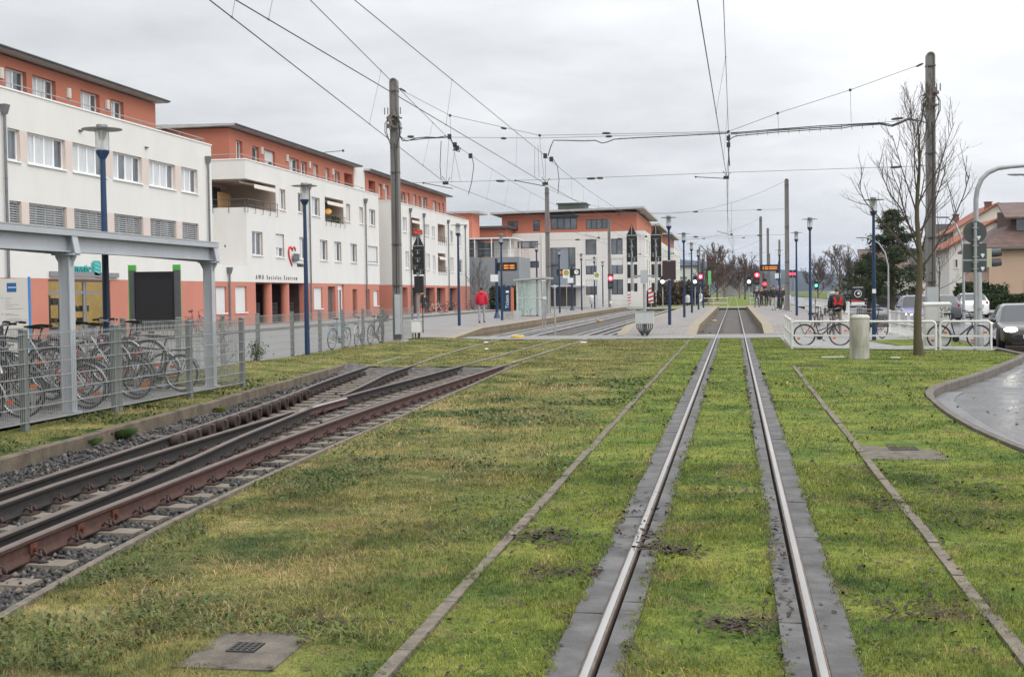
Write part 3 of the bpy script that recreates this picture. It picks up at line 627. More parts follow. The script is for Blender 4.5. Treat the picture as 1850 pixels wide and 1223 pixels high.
def weeds(n, seed, dry):
    g = np.random.default_rng(seed); Y = 4.8+(26-4.8)*g.uniform(0, 1, n)**1.5; X = -0.60*Y-0.8+g.uniform(0, 1, n)*(0.85*Y+1.6)
    k = lawn_mask(X, Y) & (vnoise(X+3*dry, Y, 1.9, 21+dry)*vnoise(X, Y, 0.7, 23+dry) > (0.30 if not dry else 0.26)) & ((X < -1.6) | (g.uniform(0, 1, n) < 0.10)); X, Y = X[k], Y[k]; n = len(X); Z = lawn_h(X, Y)+0.008
    L = (g.uniform(0.025, 0.06, n) if not dry else g.uniform(0.03, 0.075, n))*np.maximum(1, (Y/9)**0.4); w = L*(0.16 if not dry else 0.035)*np.maximum(1, Y/9); a = g.uniform(0, 6.283, n); e = g.uniform(0.15, 0.9, n)
    dx, dy = np.cos(a), np.sin(a); q = lambda f, s, z: np.stack([X+dx*L*f*np.cos(e)-dy*w*s, Y+dy*L*f*np.cos(e)+dx*w*s, Z+z*L*np.sin(e)], 1)
    V = np.stack([q(0,-.3,0), q(0,.3,0), q(.55,-1,.8), q(.55,1,.8), q(1,0,.85)], 1).reshape(-1, 3); T = (np.array([(0,1,3),(0,3,2),(2,3,4)])[None]+5*np.arange(n)[:, None, None]).reshape(-1, 3)
    b = g.uniform(0.7, 1.25, n); c = (0.72,0.88,0.85) if not dry else (2.0,1.55,2.2); return V, T, np.repeat(np.stack([b*c[0], b*c[1], b*c[2], np.ones(n)], 1), 5, 0)
parts_ = [grass(520000, 4.8, 13, 11, 1.0, 0.0036, 0.027), grass(420000, 13, 48, 12, 1.0, 0.0044, 0.029)]
parts_ += [weeds(150000, 31, 0), weeds(110000, 32, 1)]; offs = np.cumsum([0]+[len(p[0]) for p in parts_[:-1]])
V = np.concatenate([p[0] for p in parts_]); C = np.concatenate([p[2] for p in parts_]); T = np.concatenate([p[1]+o for p, o in zip(parts_, offs)])
tag(mesh_tris('grass', V, T, M['blade'], vcol=C), 'short mossy winter grass around and between the tram tracks', 'grass', kind='stuff')
# dead leaves and torn moss lying in clumps
def litter(seed):
    g = np.random.default_rng(seed); XY = []
    for px, py, sx, sy, k in ((1205,995,0.12,0.05,260),(1165,975,0.06,0.05,60),(985,972,0.13,0.08,260),(1005,1035,0.11,0.06,150),(1330,1128,0.10,0.05,200),(1075,1040,0.03,0.03,40),(1600,912,0.10,0.10,150),(1660,1105,0.2,0.08,220),(1740,880,0.35,0.25,260),(1730,935,0.3,0.15,200),(1408,1000,0.02,0.5,90),(1560,850,0.2,0.12,130),(640,832,0.2,0.12,90),(760,965,0.25,0.2,90),(200,1060,0.3,0.2,90),(560,1128,0.3,0.05,70),(1255,600,0.5,0.5,50),(1300,890,0.15,0.3,120),(1120,940,0.25,0.3,120),(1640,1000,0.3,0.5,120),(330,735,0.5,0.8,80),(1640,760,0.8,1.2,160),(900,900,0.8,0.8,120)):
        c = P(px, py, LAWN_Z); XY.append(np.stack([c.x+g.normal(0, sx, k), c.y+g.normal(0, sy*2.2, k)], 1))
    for xr, s in ((-0.86, 0.02), (-0.51, 0.02), (0.21, 0.02), (0.57, 0.02)):
        yy = g.uniform(5, 30, 260); XY.append(np.stack([xr+g.normal(0, s, 260), yy], 1)[vnoise(yy, yy*0+xr, 1.5, 3) > 0.45])
    yy = 4.8+24*g.uniform(0, 1, 2600)**1.6; xx = -0.55*yy+g.uniform(0, 1, 2600)*0.78*yy; k = lawn_mask(xx, yy) & (vnoise(xx, yy, 1.3, 41) > 0.5); XY.append(np.stack([xx, yy], 1)[k])
    XY = np.concatenate(XY); n = len(XY); s = g.uniform(0.010, 0.028, n)*np.maximum(1, XY[:,1]/14); a = g.uniform(0, 6.28, n); ti = g.normal(0, 0.3, (n, 2))
    z = lawn_h(XY[:,0], XY[:,1])+0.010+g.uniform(0, 0.014, n); V = []
    for k, (u, v) in enumerate(((-1,-.35),(0,-.6),(1,0),(0.1,.6))):
        du = (u*np.cos(a)-v*np.sin(a))*s; dv = (u*np.sin(a)+v*np.cos(a))*s; V.append(np.stack([XY[:,0]+du, XY[:,1]+dv, z+du*ti[:,0]+dv*ti[:,1]], 1))
    V = np.stack(V, 1).reshape(-1, 3); T = (np.array([(0,1,2),(0,2,3)])[None]+4*np.arange(n)[:, None, None]).reshape(-1, 3)
    return mesh_tris('leaf_litter', V, T, mat('dead leaves', (0.042,0.029,0.019), 0.85, 0, 0.7, 30), None)
tag(litter(4), 'dark dead leaves and torn moss lying in clumps on the grass', 'leaf litter', kind='stuff')
def tuft(c, n, h, r, seed, label, tint=(0.05,0.10,0.02)):
    g = np.random.default_rng(seed); a = g.uniform(0, 6.28, n); rr_ = r*np.sqrt(g.uniform(0, 1, n)); X = c[0]+rr_*np.cos(a); Y = c[1]+rr_*np.sin(a)
    hh = h*g.uniform(0.5, 1.1, n); w = 0.0035; b = g.uniform(0, 6.28, n); L = hh*g.uniform(0.3, 1.0, n)
    p0 = np.stack([X-w*np.cos(b), Y-w*np.sin(b), c[2]+0*X], 1); p1 = np.stack([X+w*np.cos(b), Y+w*np.sin(b), c[2]+0*X], 1); m = np.stack([X+L*0.4*np.cos(a), Y+L*0.4*np.sin(a), c[2]+hh*0.75], 1); t = np.stack([X+L*np.cos(a), Y+L*np.sin(a), c[2]+hh*0.7], 1)
    V = np.stack([p0, p1, m, t], 1).reshape(-1, 3); T = (np.array([(0,1,2),(1,3,2)])[None]+4*np.arange(n)[:, None, None]).reshape(-1, 3)
    return tag(mesh_tris('grass_tuft', V, T, mat('tuft green', tint, 0.7, 0, 0.4, 30)), label, 'grass tuft', 'tufts along the kerb')
for px, py, h, sd, lab in ((137,815,0.20,1,'leftmost dark green tuft growing against the brown kerb'), (203,800,0.22,2,'dark green tuft against the brown kerb, right of another tuft'), (380,748,0.13,3,'low yellowish tuft in the ballast beside the brown kerb')):
    c = P(px, py, -0.16); tuft((c.x, c.y, -0.16), 1300, h, 0.16, sd, lab, (0.05,0.095,0.018) if sd < 3 else (0.12,0.13,0.02))
# ================================================================ buildings
M['render'] = mat('white render', (0.655,0.64,0.61), 0.9, 0, 0.03, 0.9, 0.15, 90, stretch=(1,1,0.4))
M['render_side'] = M['render']
M['terra'] = mat('terracotta render', (0.46,0.160,0.100), 0.9, 0, 0.05, 0.6, 0.12, 120)
M['terra_base'] = mat('salmon render', (0.48,0.185,0.130), 0.9, 0, 0.06, 0.5, 0.12, 120)
M['reveal'] = mat('beige reveal render', (0.60,0.51,0.455), 0.9, 0, 0.04, 1)
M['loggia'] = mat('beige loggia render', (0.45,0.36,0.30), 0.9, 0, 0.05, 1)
M['roof'] = mat('grey roof sheet', (0.40,0.395,0.385), 0.6, 0.1, 0.12, 1)
M['gutter'] = mat('dark zinc gutter', (0.075,0.08,0.082), 0.5, 0.2, 0.15, 2)
M['soffit'] = mat('pale soffit', (0.50,0.49,0.47), 0.8)
M['zinc'] = mat('zinc pipe', (0.17,0.175,0.18), 0.5, 0.3, 0.15, 3)
M['frame_w'] = mat('white window frame', (0.78,0.78,0.78), 0.4)
M['frame_d'] = mat('dark window frame', (0.035,0.037,0.042), 0.45)
M['glass'] = mat('window glass', (0.16,0.18,0.20), 0.05, 0.45, 0.35, 0.5, spec=0.8)
M['glass_c'] = mat('curtained window glass', (0.52,0.535,0.55), 0.12, 0, 0.12, 2.2, stretch=(1,6,0.6))
M['blind'] = mat('aluminium blind', (0.36,0.365,0.37), 0.5, 0.2, 0.06, 2)
M['roller'] = mat('white roller shutter', (0.66,0.66,0.65), 0.6, 0, 0.03, 2)
M['stone_cap'] = mat('white parapet cap', (0.78,0.78,0.76), 0.7, 0, 0.04, 2)
M['roof_dark'] = mat('flat roof felt', (0.09,0.09,0.092), 0.9, 0, 0.2, 1)
M['rail_grey'] = mat('grey handrail', (0.28,0.285,0.29), 0.4, 0.4)
def facade(mb, O, U, w, h, openings, depth, N, mi=(0, 1), skip=()):
    """rectangular wall on U x Z with rectangular holes; holes get reveals going back from the wall"""
    O, U, N = Vector(O), Vector(U), Vector(N); Z = Vector((0, 0, 1))
    us = sorted({0.0, w, *[max(0, min(w, a)) for o in openings for a in o[:2]]}); vs = sorted({0.0, h, *[max(0, min(h, a)) for o in openings for a in o[2:4]]})
    pt = lambda u, v, d=0.0: O+U*u+Z*v-N*d
    flip = U.cross(Z).dot(N) < 0
    def q(a, b, c, d):
        mb.quad(*((a, d, c, b) if flip else (a, b, c, d)))
    for i in range(len(us)-1):
        for j in range(len(vs)-1):
            uc, vc = (us[i]+us[i+1])/2, (vs[j]+vs[j+1])/2
            if any(o[0] < uc < o[1] and o[2] < vc < o[3] for o in openings): continue
            mb.cur = mi[0]; q(pt(us[i],vs[j]), pt(us[i+1],vs[j]), pt(us[i+1],vs[j+1]), pt(us[i],vs[j+1]))
    mb.cur = mi[1]
    for k, o in enumerate(openings):
        d = o[4] if len(o) > 4 else depth; a, b, c, e = o[:4]
        if a > 1e-6: q(pt(a,c,0), pt(a,e,0), pt(a,e,d), pt(a,c,d))
        if b < w-1e-6: q(pt(b,c,d), pt(b,e,d), pt(b,e,0), pt(b,c,0))
        q(pt(a,c,d), pt(b,c,d), pt(b,c,0), pt(a,c,0)); q(pt(a,e,0), pt(b,e,0), pt(b,e,d), pt(a,e,d))
    mb.cur = 0
def window(root, O, U, N, u0, u1, v0, v1, depth=0.16, sash='cd', frame='frame_w', sill=True, blind=None, bfrac=0.0, name='window', split_h=None):
    """sash: one letter per sash, c curtained, d dark. World coordinates."""
    O, U, N = Vector(O), Vector(U), Vector(N); Z = Vector((0, 0, 1)); n = len(sash); fw = 0.07; B = O-N*depth
    def bx(mb, a, b, c, d, n0, n1):   # box in wall space, n0..n1 along N
        p = [B+U*uu+Z*vv+N*nn for nn in (n0, n1) for uu, vv in ((a,c),(b,c),(b,d),(a,d))]
        mb.add(p, [(0,3,2,1),(4,5,6,7),(0,1,5,4),(1,2,6,5),(2,3,7,6),(3,0,4,7)])
    f = MB(); bx(f, u0+.002, u1-.002, v0+.002, v0+fw, 0.004, 0.07); bx(f, u0+.002, u1-.002, v1-fw, v1-.002, 0.004, 0.07)
    sw = (u1-u0)/n
    for k in range(n+1):
        c = u0+sw*k; a, b = (c, c+fw) if k == 0 else (c-fw, c) if k == n else (c-fw*0.75, c+fw*0.75)
        bx(f, max(a, u0+.002), min(b, u1-.002), v0+fw, v1-fw, 0.003, 0.068)
    if split_h: bx(f, u0+fw, u1-fw, split_h-0.03, split_h+0.03, 0.002, 0.066)
    w = wpart(name, f, M[frame], root)
    for kind, mkey in (('c', 'glass_c'), ('d', 'glass')):
        for k, s in enumerate(sash):
            if s == kind: g = MB(); bx(g, u0+sw*k+fw*0.6, u0+sw*(k+1)-fw*0.6, v0+fw*0.8, v1-fw*0.8, 0.005, 0.03); wpart('pane', g, M[mkey], w)
    if blind:
        g = MB(); top = v1-0.01; bot = v1-(v1-v0)*bfrac
        if blind == 'roller':
            k = max(3, int((top-bot)/0.055))
            for i in range(k): a = bot+(top-bot)*i/k; bx(g, u0+.03, u1-.03, a+.003, a+(top-bot)/k, 0.075, 0.092)
            wpart('roller_shutter', g, M['roller'], w)
        else:
            k = int((top-bot)/0.085); mid = (u0+u1)/2
            for i in range(k):
                a = bot+(top-bot)*i/k
                for x0, x1 in (((u0+.03, mid-.03), (mid+.03, u1-.03)) if n > 2 else ((u0+.03, u1-.03),)):
                    p = [B+U*uu+Z*vv+N*nn for uu, vv, nn in ((x0,a,0.135),(x1,a,0.135),(x1,a+.055,0.085),(x0,a+.055,0.085))]; g.quad(*p)
            for x in (u0+.02, mid, u1-.02): bx(g, x-.012, x+.012, bot, top, 0.08, 0.10)
            bx(g, u0+.03, u1-.03, bot-.03, bot, 0.08, 0.135)
            wpart('blind', g, M['blind'], w)
    if sill:
        g = MB(); bx(g, u0-.06, u1+.06, v0-.06, v0-.003, depth+.002, depth+.07); bx(g, u0+.003, u1-.003, v0-.004, v0+.0, 0.0, depth); wpart('sill', g, M['stone_cap'], w)
    return w
def drainpipe(root, x, y, z0, z1):
    m_ = MB(); m_.cyl((x+.11,y,z0),(x+.11,y,z1-.3),0.055,10); m_.add([(x+.01,y-.17,z1),(x+.26,y-.17,z1),(x+.26,y+.17,z1),(x+.01,y+.17,z1),(x+.03,y-.09,z1-.36),(x+.19,y-.09,z1-.36),(x+.19,y+.09,z1-.36),(x+.03,y+.09,z1-.36)],
        [(0,1,2,3),(0,4,5,1),(1,5,6,2),(2,6,7,3),(3,7,4,0),(4,7,6,5)]); 
    for z in (z0+1.5, z0+3.8, z0+6.1):
        if z < z1-.5: m_.cyl((x+.11,y,z),(x+.11,y,z+.05),0.068,10)
    wpart('drainpipe', m_, M['zinc'], root, 40)
def rail_line(root, pts, h, posts=2.2, z=None, name='railing', mid=True):
    m_ = MB()
    for a, b in zip(pts[:-1], pts[1:]):
        a, b = Vector(a), Vector(b); L = (b-a).length; m_.tube([a+Vector((0,0,h)), b+Vector((0,0,h))], 0.022, 6)
        if mid: m_.tube([a+Vector((0,0,h*.55)), b+Vector((0,0,h*.55))], 0.012, 6)
        for k in range(int(L/posts)+1): p = a+(b-a)*min(1, k*posts/L); m_.cyl(p, p+Vector((0,0,h)), 0.018, 6)
    wpart(name, m_, M['rail_grey'], root)
FX = -27.0; UY, NX = (0, 1, 0), (1, 0, 0)
def solid_rest(mb, x0, x1, y0, y1, z0, z1, faces='byt'):
    mb.cur = 0
    if 'b' in faces: mb.quad((x0,y0,z0),(x0,y0,z1),(x0,y1,z1),(x0,y1,z0))
    if 'n' in faces: mb.quad((x0,y0,z0),(x1,y0,z0),(x1,y0,z1),(x0,y0,z1))
    if 'f' in faces: mb.quad((x0,y1,z0),(x0,y1,z1),(x1,y1,z1),(x1,y1,z0))
def penthouse(root, x, y0, y1, wins, z0=9.3, z1=11.72, xb=-38.0, slab_over=(0.55, 0.45), lamps=(), niche=None, nbeg=0.45):
    w = MB(); ops = [(a-y0, b-y0, c-z0, d-z0) for a, b, c, d, *_ in wins]
    if niche: ops.append((niche[0]-y0, niche[1]-y0, 0.6, niche[2]-z0, 1.6))
    facade(w, (x, y0, z0), UY, y1-y0, z1-z0, ops, 0.26, NX, (0, 0)); solid_rest(w, xb, x, y0, y1, z0, z1, 'bnf')
    if niche: w.quad((x-1.6,niche[0],z0),(x-1.6,niche[1],z0),(x-1.6,niche[1],z1),(x-1.6,niche[0],z1))
    p = wpart('penthouse', w, [M['terra'], M['terra']], root)
    for wi in wins:
        a, b, c, d, s = wi[:5]; o = window(root, (x, 0, 0), UY, NX, a, b, c, d, 0.25, s, sill=False, blind='roller' if len(wi) > 5 else None, bfrac=wi[5] if len(wi) > 5 else 0)
    r = MB(); ox, oy = slab_over; xa, xz, ya, yz = x+ox, xb-.3, y0-nbeg, y1+oy
    r.add([(xa,ya,z1+.20),(xa,yz,z1+.20),(xz,yz,z1+.34),(xz,ya,z1+.34),(xa,ya,z1+.08),(xa,yz,z1+.08),(xz,yz,z1+.0),(xz,ya,z1+.0)], [(0,1,2,3),(0,4,5,1),(1,5,6,2),(2,6,7,3),(3,7,4,0)])
    ro = wpart('roof', r, M['roof'], root)
    s = MB(); s.quad((xa-.02,ya+.02,z1+.078),(xz,ya+.02,z1-.002),(xz,yz-.02,z1-.002),(xa-.02,yz-.02,z1+.078)); wpart('soffit', s, M['soffit'], ro)
    g = MB(); g.tube([(xa+.05,ya,z1+.16),(xa+.05,yz,z1+.16)], 0.05, 8); wpart('gutter', g, M['gutter'], ro)
    for yl in lamps:
        g = MB(); g.box(x+.005, x+.10, yl-.13, yl+.13, 10.72, 11.15); l = wpart('wall_lamp', g, M['white'], root); g = MB(); g.box(x+.101, x+.115, yl-.09, yl+.09, 10.76, 11.11); wpart('lamp_shade', g, mat('pale lamp glass', (0.6,0.55,0.45), 0.3), l)
def parapet_cap(root, segs, z):
    m_ = MB()
    for x0, x1, y0, y1 in segs: m_.box(x0, x1, y0, y1, z, z+0.06)
    wpart('parapet_cap', m_, M['stone_cap'], root)
def text_part(root, body, loc, size, m, rot, ext=0.01, name='lettering', font_scale=1.0, space=1.0, align='LEFT', world=True):
    c = bpy.data.curves.new(name, 'FONT'); c.body = body; c.size = size; c.extrude = ext; c.space_character = space; c.align_x = align
    t = bpy.data.objects.new(name, c); COL.objects.link(t)
    dg = bpy.context.evaluated_depsgraph_get(); me = bpy.data.meshes.new_from_object(t.evaluated_get(dg)); bpy.data.objects.remove(t); bpy.data.curves.remove(c)
    me.name = name; me.materials.clear(); me.materials.append(m); o = bpy.data.objects.new(name, me); COL.objects.link(o); o.parent = root
    off = Vector((0, 0, 0)); p = root
    if world:
        while p is not None: off += p.location; p = p.parent
    o.location = Vector(loc)-off; o.rotation_euler = rot; o.scale = (font_scale, 1, 1); return o
ROT_FX = (R(90), 0, R(90))      # text on a wall that faces +X
ROT_FY = (R(90), 0, 0)          # text on a wall that faces the camera

# ---- nearest block: offices over a shop
b1 = thing('apartment_building', 'leftmost white office block with half-lowered blinds and a shop under a teal sign', 'building', (-33, 45, 0), 0, 'white and terracotta blocks along the street')
w = MB(); y0, y1, zt = 20.0, 64.93, 9.68
r3 = [(45.45,46.3),(46.85,49.75),(50.35,53.25),(53.9,56.75),(57.5,60.4),(61.1,63.1)]; r3l = [(40.5,43.4),(36.9,39.8),(33.3,36.2),(29.7,32.6),(26.1,29.0),(22.5,25.4)]
ops = [(a-y0, b-y0, c-2.57, d-2.57) for a, b in r3+r3l for c, d in ((4.33,5.50),(7.03,8.24))]
facade(w, (FX, y0, 2.57), UY, y1-y0, zt-2.57, ops, 0.22, NX); solid_rest(w, -40, FX, y0, y1, 0.1, zt, 'bnf')
wpart('wall', w, [M['render'], M['reveal']], b1)
w = MB(); facade(w, (FX+.012, y0, 0.0), UY, y1-y0, 2.57, [(48.1-y0, 53.35-y0, 0.18, 2.53, 0.25)], 0.25, NX, (0, 0)); wpart('base_wall', w, [M['terra_base']], b1)
for rr_ in (sorted(r3+r3l),):
    for (a, b), (c, d) in zip(rr_[:-1], rr_[1:]):
        if c-b < 1.2:
            for z0_, z1_ in ((4.33,5.50),(7.03,8.24)): pn = MB(); pn.box(FX-.05, FX+.006, b+.003, c-.003, z0_, z1_); wpart('pier_panel', pn, M['reveal'], b1)
for i, (a, b) in enumerate(r3+r3l):
    s = {0:'d'}.get(i, 'ccd' if b-a < 2.5 else 'cccd' if i % 3 else 'cdcd' if i % 2 else 'ccdc')
    window(b1, (FX,0,0), UY, NX, a, b, 7.03, 8.24, 0.20, s); window(b1, (FX,0,0), UY, NX, a, b, 4.33, 5.50, 0.20, 'd' if i == 0 else 'cdcd' if b-a > 2.5 else 'cd', blind='venetian', bfrac=0.72)
r = MB(); r.quad((-40,y0,zt-.5),(FX-.3,y0,zt-.5),(FX-.3,y1-.3,zt-.5),(-40,y1-.3,zt-.5)); wpart('flat_roof', r, M['roof_dark'], b1)
w = MB(); w.quad((FX-.3,y0,zt-.5),(FX-.3,y1-.3,zt-.5),(FX-.3,y1-.3,zt),(FX-.3,y0,zt)); w.quad((FX-.3,y1-.3,zt-.5),(-40,y1-.3,zt-.5),(-40,y1-.3,zt),(FX-.3,y1-.3,zt)); wpart('parapet_inside', w, M['render'], b1)
parapet_cap(b1, [(FX-.32, FX+.04, y0, y1+.04), (-40, FX-.321, y1-.32, y1+.039)], zt)
rail_line(b1, [(FX-.35,y0,zt+.06),(FX-.35,y1-.1,zt+.06),(-33,y1-.1,zt+.06)], 0.30, mid=False)
drainpipe(b1, FX, 64.25, 0.15, 9.05); drainpipe(b1, FX, 45.1, 0.15, 9.05)
penthouse(b1, -29.3, 20.0, 63.3, [(49.3,50.9,9.7,11.28,'cd'),(51.35,53.3,9.7,11.28,'ccd'),(55.5,57.3,9.7,11.28,'ccd'),(58.45,59.75,9.7,11.28,'cd'),(40,42,9.7,11.28,'ccd'),(44,45.4,9.7,11.28,'cd')], lamps=(48.9,54.35,58.0))
for yy, zz in ((51.0,8.75),(57.2,8.72)):
    m_ = MB(); m_.box(FX+.01, FX+.10, yy-.12, yy+.12, zz, zz+.06); wpart('wall_bracket', m_, M['gutter'], b1)
# shop front
sf = MB(); X = FX-.22
for a, b in ((48.1,48.2),(49.55,49.72),(51.25,51.42),(51.45,51.5),(53.25,53.35)): sf.box(X, X+.07, a, b, 0.18, 2.53)
for z0_, z1_ in ((0.18,0.5),(1.95,2.07),(2.45,2.53)): sf.box(X-.002, X+.06, 48.1, 53.35, z0_, z1_)
sfw = wpart('shop_window', sf, M['rail_grey'], b1)
M['shop_in'] = mat('lit shop interior', (0.50,0.38,0.13), 0.8, 0, 0.35, 1.3, emit=(0.85,0.62,0.22), estr=0.28)
g = MB(); g.quad((X-1.6,48,0.1),(X-1.6,53.5,0.1),(X-1.6,53.5,2.6),(X-1.6,48,2.6)); g.quad((X-1.6,53.4,0.1),(X,53.4,0.1),(X,53.4,2.6),(X-1.6,53.4,2.6)); g.quad((X-1.6,48,0.12),(X-.05,48,0.12),(X-.05,53.4,0.12),(X-1.6,53.4,0.12)); g.quad((X-1.6,48,2.6),(X-1.6,53.4,2.6),(X-.05,53.4,2.6),(X-.05,48,2.6)); wpart('shop_interior', g, M['shop_in'], sfw)
g = MB(); rr = random.Random(2)
for k in range(26):
    yy = rr.uniform(48.4, 53.0); h = rr.uniform(0.1, 0.3); zz = 0.3+rr.choice((0.0,0.45,0.9,1.2)); g.cbox((X-rr.uniform(.3,1.2), yy, zz+h/2), (0.25, rr.uniform(.15,.5), h))
g.box(X-1.2,X-.35,48.3,49.3,.12,1.9); g.box(X-1.3,X-.9,51.6,52.0,.12,1.6)
wpart('shop_goods', g, mat('shop goods', (0.06,0.07,0.05), 0.7, 0, 0.6, 5), sfw)
gm = bpy.data.materials.new('clear shop glass'); gm.use_nodes = True; nt = gm.node_tree; nt.nodes.remove(nt.nodes['Principled BSDF'])
t1 = nt.nodes.new('ShaderNodeBsdfTransparent'); t2 = nt.nodes.new('ShaderNodeBsdfGlossy'); t2.inputs['Roughness'].default_value = 0.02; fz = nt.nodes.new('ShaderNodeFresnel'); fz.inputs[0].default_value = 1.5; mx = nt.nodes.new('ShaderNodeMixShader')
nt.links.new(fz.outputs[0], mx.inputs[0]); nt.links.new(t1.outputs[0], mx.inputs[1]); nt.links.new(t2.outputs[0], mx.inputs[2]); nt.links.new(mx.outputs[0], nt.nodes['Material Output'].inputs[0]); M['clear'] = gm
g = MB(); g.quad((X+.03,48.2,.5),(X+.03,53.25,.5),(X+.03,53.25,2.45),(X+.03,48.2,2.45)); wpart('pane', g, gm, sfw)
sg = MB(); sg.box(FX+.02, FX+.12, 48.2, 54.0, 2.66, 2.86); sb = wpart('sign_board', sg, M['rail_grey'], b1)
M['teal'] = mat('teal sign', (0.045,0.34,0.33), 0.4)
text_part(b1, 'mente', (FX+.06, 50.0, 2.82), 0.62, M['teal'], ROT_FX, 0.05, 'shop_sign', 0.95)
em = MB(); rnd = [(0.0,0.0),(0.46,0.0),(0.56,0.1),(0.56,0.52),(0.46,0.62),(0.0,0.62),(-0.08,0.52),(-0.08,0.1)]; em.prism(rnd, (FX+.04, 51.78, 2.74), UY, (0,0,1), (0.08,0,0)); e_ = wpart('sign_emblem', em, M['teal'], b1)
em = MB()
for k in range(3): em.prism([(0.02,0.10+k*.17),(0.46,0.02+k*.17),(0.46,0.07+k*.17),(0.02,0.17+k*.17)], (FX+.121, 51.78, 2.78), UY, (0,0,1), (0.01,0,0))
wpart('emblem_stripe', em, mat('pale teal', (0.16,0.52,0.50), 0.4), e_)
sg = MB(); sg.box(FX+.02, FX+.05, 50.0, 51.9, 2.60, 2.80); sb2 = wpart('sign_strip', sg, M['white'], b1)
text_part(b1, 'der & Schuhtechnik', (FX+.055, 50.1, 2.65), 0.13, M['rail_grey'], ROT_FX, 0.003, 'sign_small_text')

# ---- second block: social centre
b2 = thing('apartment_building', 'white block with a red heart logo and a corner loggia with bamboo screen', 'building', (-33, 82, 0), 0, 'white and terracotta blocks along the street')
y0, y1, zt = 69.75, 97.5, 9.45; zf = 3.48
up = [(70.57,72.25,4.12,5.48,'dd'),(74.47,75.94,4.12,5.5,'cd','roller',.6),(78.79,80.32,4.1,5.48,'cd'),(82.9,84.49,4.12,5.47,'cd'),(86.05,87.62,4.12,5.48,'cd'),(89.83,91.41,4.14,5.47,'cd'),(94.25,97.0,4.16,5.46,'ccc','roller',.88),
      (75.3,76.3,7.0,8.24,'cd'),(78.63,79.6,7.05,8.25,'d'),(81.35,83.0,7.0,8.2,'cd'),(88.93,89.9,7.0,8.24,'c'),(92.24,93.2,7.02,8.22,'c'),(94.88,96.5,7.04,8.24,'cd')]
ops = [(a-y0, b-y0, c-zf, d-zf) for a, b, c, d, *_ in up]+[(0, 74.6-y0, 6.78-zf, 8.38-zf, 3.0), (84.1-y0, 88.3-y0, 6.75-zf, 8.40-zf, 1.5)]
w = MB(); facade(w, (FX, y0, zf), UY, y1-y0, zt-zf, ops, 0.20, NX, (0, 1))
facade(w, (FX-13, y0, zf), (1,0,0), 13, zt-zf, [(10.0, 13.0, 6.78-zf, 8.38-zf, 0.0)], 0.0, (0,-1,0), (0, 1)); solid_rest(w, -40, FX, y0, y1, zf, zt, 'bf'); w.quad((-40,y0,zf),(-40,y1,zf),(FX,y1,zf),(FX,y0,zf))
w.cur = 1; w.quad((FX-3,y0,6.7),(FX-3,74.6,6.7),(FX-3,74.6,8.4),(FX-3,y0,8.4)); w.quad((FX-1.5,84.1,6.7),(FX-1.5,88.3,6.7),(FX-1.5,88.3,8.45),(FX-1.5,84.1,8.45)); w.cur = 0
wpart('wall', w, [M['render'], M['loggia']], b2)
g0, g1 = 64.96, 97.2
gw = [(67.85,69.55,0.9,2.33,'c','roller',1.0),(65.15,66.6,0.9,2.3,'c','roller',1.0),(81.4,83.2,0.92,2.32,'c','roller',1.0),(95.6,97.0,0.95,2.12,'c','roller',1.0)]
gaps = [(70.95,73.35),(74.05,76.35),(77.1,79.6)]; doors = [(84.35,86.05,0.15,2.38,0.3),(86.6,88.05,0.15,2.52,0.25),(90.1,91.25,0.15,2.2,0.2),(93.6,94.6,0.15,2.2,0.4)]
ops = [(a-g0, b-g0, c, d) for a, b, c, d, *_ in gw]+[(70.95-g0, 79.6-g0, 0.12, 2.56, 5.0)]+[(a-g0, b-g0, c, d, e_) for a, b, c, d, e_ in doors]
w = MB(); facade(w, (FX+.012, g0, 0.0), UY, g1-g0, 2.58, ops, 0.14, NX, (0, 0)); solid_rest(w, -40, FX, g0, g1, 0, 2.58, 'f'); w.quad((FX-5,70,0),(FX-5,80,0),(FX-5,80,2.6),(FX-5,70,2.6)); wpart('base_wall', w, [M['terra_base']], b2)
for yy in (73.7,76.75): m_ = MB(); m_.cyl((FX-.32,yy,.1),(FX-.32,yy,2.56),.27,18); wpart('round_column', m_, M['terra_base'], b2, 40)
m_ = MB(); m_.box(FX-4.9,FX-4.6,71,79.5,.12,2.5); m_.box(FX-4.6,FX-.35,79.45,79.58,.12,2.5); m_.quad((FX-4.9,71,.125),(FX-.9,71,.125),(FX-.9,79.5,.125),(FX-4.9,79.5,.125)); wpart('bay_shade', m_, mat('painted bay shade', (.05,.025,.022), .9, 0, .3, 2), b2)  # dark sheets whose colour stands in for the shade inside the open bays
w = MB(); facade(w, (FX, g0, 2.58), UY, y1-g0, 0.90, [], 0, NX); w.quad((-40,g0,3.479),(FX,g0,3.479),(FX,y0,3.479),(-40,y0,3.479)); w.quad((FX-13,g1+.3,2.58),(FX-13,g1+.3,3.48),(FX,g1+.3,3.48),(FX,g1+.3,2.58)); wpart('lintel_band', w, [M['render'], M['render']], b2)
for wi in up+gw:
    a, b, c, d, s = wi[:5]; window(b2, (FX,0,0), UY, NX, a, b, c, d, 0.18, s, blind='roller' if len(wi) > 5 else None, bfrac=wi[6] if len(wi) > 6 else 0)
m_ = MB(); m_.box(FX-.30, FX-.25, 84.35, 86.05, 0.15, 2.38); dr = wpart('door', m_, M['zinc'], b2); m_ = MB(); 
for k in range(14): m_.box(FX-.249, FX-.24, 84.45, 85.95, 0.25+k*.15, 0.34+k*.15)
wpart('door_louvre', m_, M['darkgrey'], dr)
